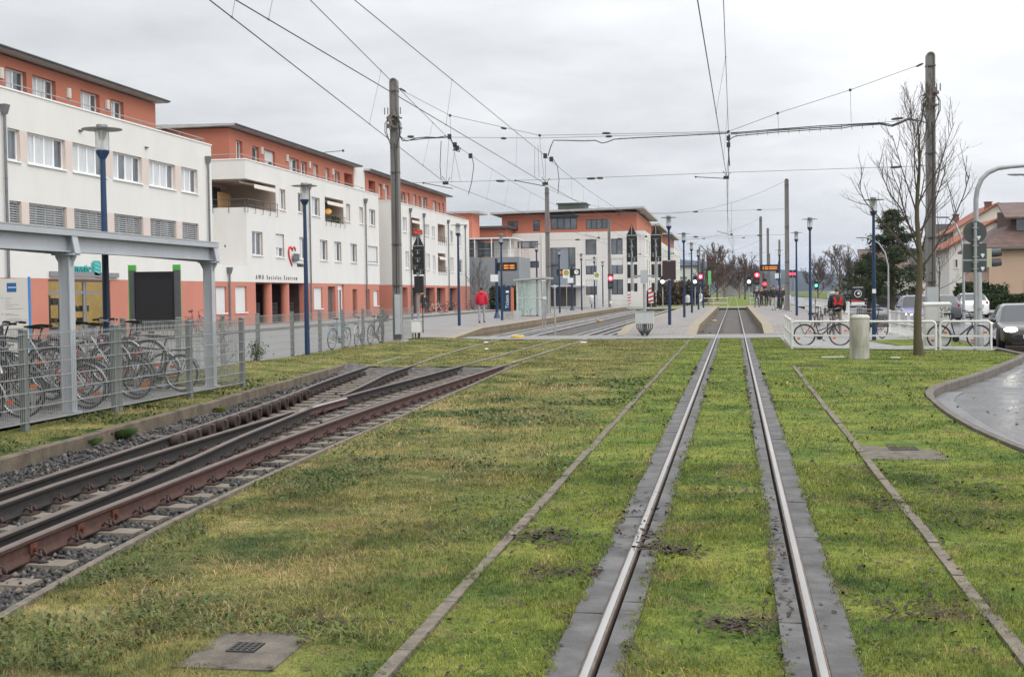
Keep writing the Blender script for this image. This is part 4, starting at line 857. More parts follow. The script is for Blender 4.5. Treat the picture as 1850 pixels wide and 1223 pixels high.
m_ = MB(); X = FX-.2; m_.box(X, X+.06, 86.6, 86.75, .15, 2.5); m_.box(X, X+.06, 87.25, 87.4, .15, 2.5); m_.box(X, X+.06, 87.9, 88.05, .15, 2.5); m_.box(X-.002, X+.058, 86.6, 88.05, 2.15, 2.52); dr = wpart('door', m_, M['frame_w'], b2); m_ = MB(); m_.box(X+.01, X+.03, 86.75, 87.9, .15, 2.2); wpart('pane', m_, M['glass'], dr)
m_ = MB(); m_.box(FX-.2, FX-.16, 90.1, 91.25, .15, 2.2); dr = wpart('door', m_, mat('brown door', (0.16,0.06,0.04), 0.6), b2); m_ = MB(); m_.box(FX-.158, FX-.15, 90.2, 90.5, 1.0, 1.5); wpart('notice', m_, M['white'], dr)
m_ = MB(); m_.box(FX-.4, FX-.36, 93.6, 94.6, .15, 2.2); wpart('door', m_, mat('dark brown door', (0.05,0.025,0.02), 0.6), b2)
for a, b in gaps:      # latticed gates of the open bays
    m_ = MB(); X = FX-.7
    for k in range(int((b-a)/0.12)+1): m_.cyl((X, a+.05+k*.12, 0.15), (X, a+.05+k*.12, 1.35), 0.014, 5)
    for z in (.2,.5,.8,1.1,1.35): m_.bar((X,a,z),(X,b,z),.03,.03)
    for yy in (a+.04, (a+b)/2, b-.04): m_.bar((X,yy,.12),(X,yy,1.4),.06,.06)
    wpart('gate', m_, M['darkgrey'], b2)
drainpipe(b2, FX, 80.6, 0.15, 8.95); drainpipe(b2, FX, 93.55, 0.15, 8.9); drainpipe(b2, FX, 66.85, 0.15, 3.35)
r = MB(); r.quad((-40,y0,zt-.5),(FX-.3,y0,zt-.5),(FX-.3,y1,zt-.5),(-40,y1,zt-.5)); wpart('flat_roof', r, M['roof_dark'], b2)
w = MB(); w.quad((FX-.3,y0+.3,zt-.5),(FX-.3,y1-.3,zt-.5),(FX-.3,y1-.3,zt),(FX-.3,y0+.3,zt)); wpart('parapet_inside', w, M['render'], b2)
parapet_cap(b2, [(FX-.32, FX+.04, y0-.04, y1+.04), (-40, FX-.321, y0-.041, y0+.32)], zt)
rail_line(b2, [(-36,y0+.2,zt+.06),(FX-.35,y0+.2,zt+.06),(FX-.35,y1-.1,zt+.06)], 0.28, mid=False)
penthouse(b2, -29.3, 73.2, 98.7, [(74.3,75.3,9.9,11.14,'cd'),(76.85,78.1,9.9,11.08,'d'),(79.05,81.0,9.9,11.1,'cd',.55),(83.75,85.7,9.9,11.07,'cd'),(86.1,87.4,9.9,11.05,'cd'),(88.75,89.9,9.9,11.1,'c'),(91.5,92.5,9.9,11.1,'c'),(93.8,95.0,9.9,11.05,'cd')], lamps=(78.5,83.2,87.85,93.2), niche=(96.2,98.35,11.15))
m_ = MB(); m_.tube([(-28.75,89.5,11.95),(-27.9,91.0,12.2)],.03,6); m_.sphere((-27.8,91.1,12.22),.1,8,6); wpart('roof_aerial', m_, M['gutter'], b2)
# loggias: railings, awnings, screen
def loggia(root, ya, yb, z, corner=False, awn=True):
    m_ = MB(); X = FX+.10
    pts = ([(FX-2.9,ya-.10),] if corner else [])+[(X,ya-.02),(X,yb+.1)]
    for h in (0.12, 0.46): m_.tube([(x,y,z+h) for x, y in pts], 0.022, 6)
    for k in range(5): y = ya+(yb-ya)*k/4; m_.tube([(X,y,z+.46),(X,y,z+.12),(X,y,z-.28),(FX+.01,y,z-.28)], 0.016, 5)
    if corner:
        for k in range(4): x = FX-2.9+k*.95; m_.tube([(x,ya-.1,z+.46),(x,ya-.1,z-.28),(x,ya,z-.28)], 0.016, 5)
    wpart('balcony_railing', m_, M['darkgrey'], root)
    if awn:
        m_ = MB(); n = 22; a, b = (ya+.9, yb-.35) if corner else (ya+.1, yb-.2)
        for k in range(n):
            c, d = a+(b-a)*k/n, a+(b-a)*(k+1)/n; m_.add([(FX-.7,c,z+1.58),(FX+.15,c,z+1.36),(FX+.15,d,z+1.36),(FX-.7,d,z+1.58),(FX+.15,c,z+1.36-.20-(.04 if k%2 else 0)),(FX+.15,d,z+1.36-.20-(.04 if k%2 else 0))], [(0,1,2,3),(1,4,5,2)])
        m_.cyl((FX-.7,a,z+1.52),(FX-.7,b,z+1.52),.07,8); wpart('awning', m_, mat('cream awning', (0.72,0.67,0.60), 0.9), root)
loggia(b2, 69.78, 74.6, 6.78, True); loggia(b2, 84.1, 88.3, 6.75)
m_ = MB()
for k in range(34): y = 70.35+k*.055; m_.cyl((FX-1.9, y, 6.8),(FX-1.9+.01*(k%3), y, 7.72), .027, 5)
m_.bar((FX-1.88,70.3,7.0),(FX-1.88,72.2,7.0),.03,.04); m_.bar((FX-1.88,70.3,7.55),(FX-1.88,72.2,7.55),.03,.04); wpart('bamboo_screen', m_, mat('bamboo', (0.40,0.24,0.09), 0.7, 0, 0.25, 9), b2)
m_ = MB(); m_.box(FX-2.99,FX-2.95,70.3,73.3,6.8,8.2); dr = wpart('balcony_door', m_, M['frame_d'], b2)
m_ = MB(); m_.sphere((FX-.5,86.4,7.55),.24,10,7,(1,1,.8)); wpart('straw_star', m_, mat('warm lit star', (0.8,0.45,0.12), 0.6, emit=(1,0.55,0.15), estr=0.5), b2)
m_ = MB(); m_.box(FX-.8,FX-.4,85,87,6.8,7.0)
for k in range(40): m_.sphere((FX-.25+rr.uniform(-.15,.15), 87.3+rr.uniform(-.5,.5), 6.98+rr.uniform(-.15,.3)), .08, 5, 4)
wpart('balcony_plants', m_, mat('balcony plants', (0.06,0.07,0.03), 0.9, 0, 0.5, 20), b2)
# the writing on the wall
text_part(b2, 'AWO Soziales Zentrum', (FX+.02, 71.0, 2.76), 0.36, mat('grey letters', (.16,.16,.16), .5), ROT_FX, 0.012, 'wall_lettering', 1.0, 2.05)
def wall_curve(root, pts, r, m, name):
    m_ = MB(); m_.tube([(FX+.03, y, z) for y, z in pts], r, 6); return wpart(name, m_, m, root)
H = lambda x, y: AX(x, y, FX).yz
hp = [H(527,481),(0,0)]; red = mat('red logo', (0.52,0.03,0.035), 0.5)
heart = [(527.0,480),(523.5,472),(521.0,462),(520.3,454),(521.5,448),(523.8,446.2),(526.0,448.5),(527.3,453.5),(528.6,448.8),(530.2,446.6),(532.0,448.3),(533,453.5)]
from bisect import bisect
wall_curve(b2, [H(*p) for p in heart], [.05,.06,.07,.075,.07,.06,.05,.035,.05,.06,.055,.035], red, 'heart_logo')
c0, c1 = H(525.3,472.2), H(537.2,459.2); lg = MB(); lg.prism([(c0[0],c0[1]),(c1[0]-.05,c0[1]+.04),(c1[0],c1[1]),(c0[0]+.18,c1[1])], (FX+.125,0,0), UY, (0,0,1), (0.025,0,0)); lb = wpart('logo_block', lg, M['darkgrey'], b2)
text_part(b2, 'AWO', (FX+.153, c0[0]+.16, c0[1]+.12), 0.42, mat('logo grey', (0.22,0.22,0.22), 0.6), ROT_FX, 0.002, 'logo_lettering', 1.0)
c0 = H(536.5,482); text_part(b2, 'RHEIN-N', (FX+.02, c0[0], c0[1]), 0.30, M['black'], ROT_FX, 0.012, 'wall_lettering', 1.0)

# ---- third block
b3 = thing('apartment_building', 'white block behind the tall mast, with square loggias and dark garage bays', 'building', (-33, 116, 0), 0, 'white and terracotta blocks along the street')
y0, y1, zt = 101.5, 132.2, 9.30
up = [(104.9,106.2,7.0,8.2,'c'),(105.6,106.8,3.95,5.4,'c'),(112.7,114.3,7.0,8.0,'c'),(115.4,116.5,6.95,7.95,'c'),(112.9,114.4,4.0,5.4,'cc'),(115.6,116.6,3.9,5.3,'c'),(122.9,124.3,6.7,7.9,'cd'),(127.0,128.2,6.5,7.7,'c'),(122.9,124.4,3.9,5.3,'c'),(126.5,128.6,3.9,5.2,'cd')]
lg = [(107.4,110.8,6.72,8.35,1.6),(117.8,120.9,6.65,8.3,1.6),(107.3,110.5,3.85,5.62,1.6),(117.7,120.9,3.85,5.6,1.6)]
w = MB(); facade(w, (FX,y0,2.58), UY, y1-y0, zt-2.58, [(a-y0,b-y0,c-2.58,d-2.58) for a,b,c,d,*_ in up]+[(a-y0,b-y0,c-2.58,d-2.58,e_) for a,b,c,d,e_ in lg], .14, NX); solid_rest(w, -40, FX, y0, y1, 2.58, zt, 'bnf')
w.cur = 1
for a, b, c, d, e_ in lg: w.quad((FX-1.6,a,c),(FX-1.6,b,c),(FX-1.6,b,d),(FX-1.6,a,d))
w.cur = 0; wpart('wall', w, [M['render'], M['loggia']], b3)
bays = [(104.4,106.1),(107.5,110.9),(112.3,116.2),(117.0,120.6),(122.3,126.0)]
w = MB(); facade(w, (FX+.01,y0,0), UY, y1-y0, 2.58, [(a-y0,b-y0,.12,2.38,2.5) for a,b in bays], .3, NX, (0,0)); solid_rest(w, -40, FX, y0, y1, 0, 2.58, 'bnf'); w.quad((FX-2.5,y0,0),(FX-2.5,y1,0),(FX-2.5,y1,2.6),(FX-2.5,y0,2.6)); wpart('base_wall', w, [M['terra_base']], b3)
for a, b in bays:
    m_ = MB(); X = FX-.5
    for k in range(int((b-a)/.25)+1): m_.bar((X,a+k*.25,.15),(X,a+k*.25,2.35),.05,.05)
    for z in (.3,.9,1.5,2.1): m_.bar((X,a,z),(X,b,z),.04,.04)
    m_.box(X-.1,X-.06,a,b,.12,2.38); wpart('garage_gate', m_, M['darkgrey'], b3)
for wi in up: window(b3, (FX,0,0), UY, NX, *wi[:4], .13, wi[4])
for a, b, c, d, e_ in lg:
    loggia(b3, a, b, c, False, d > 8.3 or c < 4)
m_ = MB(); m_.box(FX+.12,FX+.3,107.6,110.6,6.95,7.15); 
for k in range(30): m_.sphere((FX+.2+rr.uniform(-.1,.1), rr.uniform(107.7,110.5), 7.2+rr.uniform(-.05,.12)), .10, 5, 4)
wpart('flower_box', m_, mat('red flowers', (0.40,0.06,0.03), 0.9, 0, 0.5, 20), b3)
for yy, z in ((107.15,9.05),(112.0,8.9),(121.9,8.85),(129.9,8.8)): drainpipe(b3, FX, yy, 0.15, z)
r = MB(); r.quad((-40,y0,zt-.3),(FX-.2,y0,zt-.3),(FX-.2,y1,zt-.3),(-40,y1,zt-.3)); wpart('flat_roof', r, M['roof_dark'], b3)
parapet_cap(b3, [(FX-.32,FX+.04,y0-.04,y1+.04),(-40,FX-.321,y0-.041,y0+.3)], zt)
rail_line(b3, [(-36,y0+.2,zt+.06),(FX-.35,y0+.2,zt+.06),(FX-.35,y1-.1,zt+.06)], .28, mid=False)
penthouse(b3, -29.3, 102.0, 131.9, [(105.9,107.0,9.9,11.1,'c'),(107.9,109.2,9.9,11.15,'c'),(113.4,114.9,9.9,11.0,'d'),(115.4,116.5,9.9,11.05,'c'),(117.9,119.1,9.9,11.1,'c'),(119.7,120.8,9.9,11.05,'d'),(121.4,123.5,9.9,11.13,'cd'),(125.8,127.4,9.9,11.07,'c'),(128,129.1,9.9,11,'d'),(129.8,130.9,9.9,11.1,'d')], lamps=(107.4,), niche=(102.9,104.9,11.15))
m_ = MB(); m_.box(-33,-29.32,98.8,101.9,9.0,12.0); wpart('stair_tower', m_, M['render'], b3)

# ---- low grey garage with a roof terrace, and the terracotta house behind it
gb = thing('garage_building', 'low grey building with a roof terrace between the white blocks', 'building', (-24.5, 136, 0))
m_ = MB(); m_.box(-31,-22.0,133.5,141,0,5.55); wpart('wall', m_, mat('grey render', (0.23,0.245,0.26), 0.85, 0, .05, .5), gb)
m_ = MB(); m_.box(-31,-22.6,134,140.5,7.5,7.62); 
for x in (-30.8,-28.5,-26.8,-25,-23): m_.bar((x,134.1,5.5),(x,134.1,7.5),.1,.1); m_.bar((x,140.3,5.5),(x,140.3,7.5),.1,.1)
wpart('terrace_roof', m_, M['white'], gb)
m_ = MB(); m_.box(-31,-26.9,136,140,5.56,7.4); m_.box(-25.1,-23.6,136,140,5.56,7.4); wpart('terrace_wall', m_, M['render'], gb)
m_ = MB(); m_.box(-26.9,-25.2,136.4,136.5,5.7,7.2); m_.box(-28.6,-27.2,135.95,135.99,5.7,7.2); wpart('window', m_, M['glass'], gb)
rail_line(gb, [(-31,133.6,5.55),(-22.1,133.6,5.55),(-22.1,140.5,5.55)], .9)
hb = thing('house', 'terracotta house with a dark flat roof behind the low grey terrace building', 'house', (-28, 149, 0))
m_ = MB(); m_.box(-37,-25.5,146,156,0,9.2); wpart('wall', m_, M['terra'], hb); m_ = MB(); m_.box(-37.5,-25,145.5,156.5,9.2,9.45); wpart('roof', m_, M['gutter'], hb)
hc = thing('house', 'small terracotta house corner peeping out past the end of the third white block', 'house', (-30.5, 140, 0))
m_ = MB(); m_.box(-33,-27.6,137,141,5,10.4); wpart('wall', m_, M['terra'], hc); m_ = MB(); m_.box(-33.3,-26.7,136.6,141.4,10.4,10.62); wpart('roof', m_, M['roof'], hc)

# ---- the block that closes the view, facing the camera
b4 = thing('apartment_building', 'white block facing the camera behind the stop, dark window frames and grey rooftop box', 'building', (-18.5, 158, 0))
X0, X1, YF, zt = -27.2, -10.05, 150.0, 8.75; NY, UXv = (0,-1,0), (1,0,0)
fw_ = [(-26.85,-25.7,6.08,7.85,'d'),(-24.9,-22.45,6.98,7.82,'dcd'),(-24.9,-22.4,4.72,5.5,'dcd'),(-16.92,-15.65,6.1,7.86,'d'),(-16.92,-15.65,3.83,5.57,'dd'),(-16.92,-15.65,1.47,3.2,'dd'),(-13.95,-12.62,6.1,7.88,'dd'),(-13.95,-12.62,3.84,5.6,'dd'),(-13.95,-12.62,1.47,3.2,'dd'),(-26.85,-25.7,3.5,5.3,'d'),(-26.3,-25.3,.4,2.5,'d')]
w = MB(); facade(w, (X0,YF,0), UXv, X1-X0, zt, [(a-X0,b-X0,c,d) for a,b,c,d,*_ in fw_]+[(-21.05-X0,-18.1-X0,0.2,7.0,.2)], .16, NY, (0,0))
yb = 178.0; sw_ = [(3+k*4.2, 4.4+k*4.2, z, z+1.75) for k in range(6) for z in (1.4,3.8,6.1)]
facade(w, (X1,YF,0), UY, yb-YF, zt, sw_, .16, NX, (0,0)); solid_rest(w, X0, X1, YF, yb, 0, zt, 'bf'); w.quad((X0,YF,zt-.02),(X1,YF,zt-.02),(X1,yb,zt-.02),(X0,yb,zt-.02)); wpart('wall', w, [M['render'], M['render']], b4)
for i, wi in enumerate(fw_): window(b4, (0,YF,0), UXv, NY, *wi[:4], .14, wi[4].replace('c','d'), 'frame_d', False, 'roller' if i in (4,5,7) else None, .42)
for a, b, c, d in sw_: window(b4, (X1,YF,0), UY, NX, a, b, c, d, .14, 'dd', 'frame_d', False)
m_ = MB(); m_.box(-20.0,-18.9,YF+.1,YF+.16,.2,7.0); wpart('stair_panel', m_, mat('blue grey panel', (0.24,0.27,0.31), .5), b4)
for x0, x1 in ((-21.05,-20.0),(-18.9,-18.1)):
    m_ = MB(); m_.box(x0,x1,YF+.12,YF+.17,.2,7.0); s_ = wpart('stair_window', m_, M['glass'], b4); m_ = MB()
    for z in (2.6,4.9): m_.box(x0,x1,YF+.06,YF+.118,z,z+.12)
    m_.box(x0,x0+.06,YF+.05,YF+.118,.2,7); m_.box(x1-.06,x1,YF+.05,YF+.118,.2,7); wpart('frame', m_, M['frame_d'], s_)
for a, c in ((-24.0,4.9),(-24.0,7.15)): m_ = MB(); m_.box(a-.3,a+.45,YF+.01,YF+.04,c-.1,c+.55); wpart('facade_panel', m_, mat('grey panel', (0.27,0.29,0.32), .5), b4)
m_ = MB(); m_.box(-18.4,-17.2,YF-1.6,YF-.01,2.35,2.5); m_.box(-21.2,-17.0,YF-1.8,YF-.01,2.5,2.62); m_.box(-17.3,-17.1,YF-1.7,YF-1.5,0,2.5); wpart('entrance_canopy', m_, M['render'], b4)
m_ = MB(); m_.box(-20.9,-17.4,YF+.02,YF+.19,.0,2.3); wpart('entrance_door', m_, mat('brown glass door', (0.10,0.085,0.07), .2), b4)
px0, px1, py0, py1, pz0, pz1 = -26.8,-11.0,150.6,177,zt-.05,10.95
pw = [(-26.1,-24.9,9.1,10.2,'dd'),(-23.1,-22.3,9.0,10.25,'d'),(-16.9,-14.4,9.1,10.2,'dddd'),(-21.0,-17.95,9.1,10.45,'dddd')]
w = MB(); facade(w, (px0,py0,pz0), UXv, px1-px0, pz1-pz0, [(a-px0,b-px0,max(.02,c-pz0),d-pz0) for a,b,c,d,_ in pw], .12, NY, (0,0)); solid_rest(w, px0, px1, py0, py1, pz0, pz1, 'bf'); w.quad((px1,py0,pz0),(px1,py1,pz0),(px1,py1,pz1),(px1,py0,pz1)); wpart('penthouse', w, [M['terra']], b4)
for a, b, c, d, s in pw: window(b4, (0,py0,0), UXv, NY, a, b, c, d, .1, s, 'frame_d', False)
m_ = MB(); m_.box(-21.1,-17.85,py0-.06,py0-.01,10.45,pz1); wpart('fascia_panel', m_, M['frame_d'], b4)
m_ = MB(); m_.add([(-28.0,149.4,11.0),(-10.1,149.4,11.28),(-10.1,178.2,11.28),(-28.0,178.2,11.0),(-28.0,149.4,11.22),(-10.1,149.4,11.50),(-10.1,178.2,11.5),(-28.0,178.2,11.22)], [(0,3,2,1),(4,5,6,7),(0,1,5,4),(1,2,6,5),(2,3,7,6),(3,0,4,7)]); wpart('roof', m_, M['roof'], b4)
m_ = MB(); m_.box(-20.6,-17.4,154,158,11.3,12.3); m_.box(-20.8,-17.2,153.8,158.2,12.3,12.42); wpart('rooftop_box', m_, mat('rooftop sheet', (0.06,0.075,0.06), .7), b4)
for x in (-22.0,-12.0): m_ = MB(); m_.cyl((x,YF-.08,.1),(x,YF-.08,8.6),.05,8); wpart('drainpipe', m_, M['white'], b4)
for k, (Ya, Yb, xr, lab) in enumerate(((182,205,-10.0,'white block with terracotta top floor just behind the camera-facing block'),(210,236,-9.6,'farthest white block with terracotta top floor in the row'))):
    b5 = thing('apartment_building', lab, 'building', (-16, Ya+10, 0), 0, 'far white blocks')
    w = MB(); sw_ = [(2+j*4, 3.4+j*4, z, z+1.7) for j in range(5) for z in (1.4,3.8,6.1)]
    facade(w, (xr,Ya,0), UY, Yb-Ya, 8.7, sw_, .15, NX, (0,0)); solid_rest(w, -26, xr, Ya, Yb, 0, 8.7, 'bnf'); wpart('wall', w, [M['render']], b5)
    for a, b, c, d in sw_: window(b5, (xr,Ya,0), UY, NX, a, b, c, d, .13, 'dd', 'frame_d', False)
    m_ = MB(); m_.box(-25.5,xr-1.0,Ya+.6,Yb-.6,8.7,10.9); wpart('penthouse', m_, M['terra'], b5); m_ = MB(); m_.box(-26.2,xr-.1,Ya-.2,Yb+.2,10.9,11.2); wpart('roof', m_, M['roof'], b5)
# ================================================================ lamp posts
M['lampglass'] = mat('lamp glass', (0.62,0.63,0.64), 0.08, 0, 0, spec=0.6); M['lampglass'].node_tree.nodes['Principled BSDF'].inputs['Alpha'].default_value = 0.42
M['lamp_disc'] = mat('lamp disc', (0.20,0.21,0.20), 0.4, 0.3); M['reflector'] = mat('lamp reflector', (0.55,0.55,0.54), 0.25, 0.5)
def make_lamp():
    t = thing('lamp_post', '', 'lamp post')
    m_ = MB(); m_.tube([(0,0,0),(0,0,.9),(0,0,4.12)], [.072,.068,.046], 14); m_.cyl((.066,0,.75),(.075,0,.75),.03,8); obj('pole', m_, M['blue'], t, 40)
    m_ = MB(); m_.lathe([(.05,4.10),(.07,4.13),(.115,4.21),(.118,4.25),(.10,4.26)], n=16); obj('collar', m_, M['blue'], t, 40)
    m_ = MB(); m_.lathe([(.108,4.255),(.112,4.60)], n=18); m_.f = m_.f[:-2]; m_.m = m_.m[:-2]; obj('glass', m_, M['lampglass'], t, 60)
    m_ = MB(); m_.lathe([(.012,4.40),(.05,4.46),(.085,4.60)], n=14); 
    for k in range(4): a = k*math.pi/2+.4; m_.cyl((.112*math.cos(a),.112*math.sin(a),4.25),(.112*math.cos(a),.112*math.sin(a),4.62),.008,5)
    m_.lathe([(.03,4.26),(.03,4.36),(.012,4.4)], n=10); obj('reflector', m_, M['reflector'], t, 40)
    m_ = MB(); m_.lathe([(.10,4.605),(.345,4.615),(.348,4.625),(.10,4.64)], n=28); obj('shade', m_, M['lamp_disc'], t, 30)
    m_ = MB(); m_.lathe([(.095,4.635),(.10,4.69),(.09,4.705)], n=16); obj('cap', m_, M['lamp_disc'], t, 40)
    return t
lamp0 = make_lamp(); lamp_first = [True]
def lamp(c, label):
    g = 'blue lamp posts with flat round shades'
    if lamp_first[0]:
        lamp_first[0] = False; lamp0.location = c; lamp0['label'] = label; lamp0['group'] = g; return lamp0
    return copy_thing(lamp0, c, random.uniform(0, 1.5), label, g)
def by_top(x, y, z, h): v = P(x, y, z+h); return (v.x, v.y, z)
for x, y, z, lab in ((184,226,.05,'blue lamp post standing in front of the offices, behind the bicycle shelter beam'),(549.5,331,.08,'blue lamp post just behind the long fence, in front of the red heart logo'),
    (827,404,.27,'blue lamp post at the start of the left platform, near the man in red'),(905,423,.27,'blue lamp post beside the ticket machine'),(969,439,.27,'blue lamp post rising behind the glass stop shelter'),
    (1010,449,.27,'blue lamp post just left of the hanging platform clock'),(1050,458,.27,'blue lamp post just right of the hanging platform clock'),(1073.5,464,.27,'blue lamp post beside the farther yellow stop sign'),(1088.5,472,.27,'farthest small lamp post on the left platform'),
    (1208,390,.27,'nearest blue lamp post on the island platform, square brown board fixed on its pole'),(1235,420,.27,'second blue lamp post on the island platform, before the first white bin'),(1249,438,.27,'third blue lamp post along the island platform'),(1261,451,.27,'fourth blue lamp post along the island platform, left of the red signal'),(1270,459,.27,'last blue lamp post on the island platform'),
    (1463,393,.27,'tall blue lamp post on the right platform, nearest the bicycles and railing'),(1438.5,418,.27,'blue lamp post partly hidden beside the grey mast on the right platform'),(1408,450,.27,'blue lamp post far along the right platform behind the hanging display'),(1578,357,.0,'blue lamp post beside the bare tree, with a small white sticker')):
    lamp(by_top(x, y, z, 4.70), lab)
v = by_top(1208,390,.27,4.7); t = thing('notice_board', 'square dark brown board fixed to the nearest island lamp post', 'notice board', (v[0], v[1]-.09, 2.2)); m_ = MB(); m_.box(-.29,.29,-.03,.0,0,.84); obj('panel', m_, mat('dark brown board', (0.04,0.022,0.025), .5), t); m_ = MB()
for z in (-.01,.8): m_.box(-.06,.06,-.035,.09,z,z+.05)
obj('bracket', m_, M['steel'], t)
v = by_top(1578,357,0,4.7); m_ = MB(); m_.box(-.06,.06,-.004,.004,0,.14); tag(obj('sticker', m_, M['white'], None, None, (v[0],v[1]-.077,1.55)), 'small white sticker on the blue lamp post by the tree', 'sticker')

# ================================================================ catenary masts
def make_mast(h, gear=False, box=None):
    t = thing('catenary_mast', '', 'mast'); w0, w1, d = .15, .135, .12; n = 10
    def outline(w_, ins, top): 
        a = [(-w0+ins, 0.0), (w0-ins, 0.0)]; r = w1-ins
        return a+[(r*math.cos(k*math.pi/n), top-w1+r*math.sin(k*math.pi/n)) for k in range(n+1)]
    O_, I_ = outline(w0, 0, h), outline(w0, .04, h); m_ = MB()
    for s in (-1, 1):
        k = len(O_); b = len(m_.v)
        for px, pz in O_: m_.v.append((px, s*d, pz))
        for px, pz in I_: m_.v.append((px, s*d, max(pz, 0)))
        for px, pz in I_: m_.v.append((px, s*(d-.045), max(pz, 0)))
        for i in range(k):
            j = (i+1) % k; f = [(b+i, b+j, b+k+j, b+k+i), (b+k+i, b+k+j, b+2*k+j, b+2*k+i)]
            for q in f: m_.f.append(q if s < 0 else q[::-1]); m_.m.append(0)
        f = tuple(b+2*k+i for i in range(k)); m_.f.append(f if s < 0 else f[::-1]); m_.m.append(0)
    k = len(O_); b2_ = 3*k
    for i in range(k): j = (i+1) % k; m_.f.append((i, b2_+i, b2_+j, j)); m_.m.append(0)
    obj('post', m_, M['mast'], t)
    m_ = MB(); m_.box(-.3,.3,-.25,.25,-.3,.06); obj('foot', m_, M['concrete'], t)
    m_ = MB()
    for z in (1.9,3.3,h-3.2,h-.45): m_.box(-w0-.006,w0+.006,-d-.006,d+.006,z,z+.03)
    for k in range(5): m_.sphere((0,-d+.035,2.2+k*1.1),.022,6,4)
    obj('bands', m_, M['gutter'], t)
    if box:
        m_ = MB(); m_.box(*box); obj('control_box', m_, M['steel'], t); m_ = MB(); m_.box(box[0]+.02,box[1]-.02,box[2]-.006,box[2]-.001,box[4]+.02,box[5]-.02); m_.box(box[0]+.05,box[0]+.08,box[2]-.02,box[2]-.006,(box[4]+box[5])/2-.08,(box[4]+box[5])/2+.08); obj('box_door', m_, M['grey_steel'], t)
    if gear:
        m_ = MB(); g = random.Random(4)
        for z in (h-1.7, h-1.35): m_.box(-.22,.22,-.20,-.15,z,z+.05); m_.box(-.22,.22,.14,.19,z,z+.05)
        for k in range(16): m_.cbox((g.uniform(-.19,.19), -.20-g.uniform(0,.1), h-1.75+g.uniform(0,.55)), (g.uniform(.05,.12),.1,g.uniform(.06,.16)))
        for k in range(6): x = -.28+k*.11; m_.cyl((x,-.22,h-1.25),(x,-.22,h-1.02),.018,6)
        obj('switch_gear', m_, mat('weathered switchgear', (0.17,0.15,0.135), .7, .2, .4, 25), t)
        m_ = MB()
        for s, dx in ((-1,.10),(-1,.16),(1,.10),(1,.14)):
            m_.tube([(s*.14,-.2,h-1.35),(s*(.13+dx),-.18,h-1.55),(s*(.13+dx),-.18,h-1.85),(s*.15,-.16,h-2.15),(s*.08,-.14,h-2.4)], .014, 6)
        m_.tube([(0.02,-.17,h-2.2),(.05,-.17,h-3.0),(.02,-.165,2.0),(.0,-.165,1.3)], .02, 6)
        obj('cable_loops', m_, M['cable'], t)
    return t
def set_thing(t, loc, label, group=None, rz=0): t.location = loc; t.rotation_euler[2] = rz; t['label'] = label; t['group'] = group or ''; return t
MG = 'grey catenary masts with rounded tops'
ML, MR = Vector((-11.35,43.2,.12)), Vector((6.16,43.0,-.02))
set_thing(make_mast(8.95, True, (-.02,.20,-.36,-.16,.25,1.62)), ML, 'tall grey catenary mast on the left, by the fence end, cable gear near its top', MG)
set_thing(make_mast(9.15, True, (-.19,.19,-.34,-.16,.9,1.75)), MR, 'tall grey catenary mast on the right, standing behind the bare tree', MG)
m0 = make_mast(8.85); mids = {}
for i, (x, y, z, lab) in enumerate(((988,338,.27,'grey catenary mast on the left platform behind the glass stop shelter'),(1421,323,.27,'grey catenary mast on the right platform beside the white bin'),(1374,391,.1,'slim far mast above the left end of the right hanging display'),(1387,412,.1,'slim far mast above the right end of the hanging display'),(1408,433,.1,'short far mast behind the right platform lamp'),(1100,396,.2,'grey mast in front of the dark-windowed white block facing the camera'),(1170,420,.1,'far mast between the two black pointed signal boards'),(1263.5,446,.1,'far mast just left of the island red signal'),(1272,454,.1,'far mast just right of the island red signal'),(1278,460,.1,'farthest mast of the row right of the island signal'),(1310,470,.1,'thin far mast in front of the blue hill'),(1390,458,.1,'small far mast behind the waiting people'))):
    v = by_top(x, y, z, 8.85); mids[i] = Vector(v)
    if i == 0: set_thing(m0, v, lab, MG)
    else: copy_thing(m0, v, 0, lab, MG)
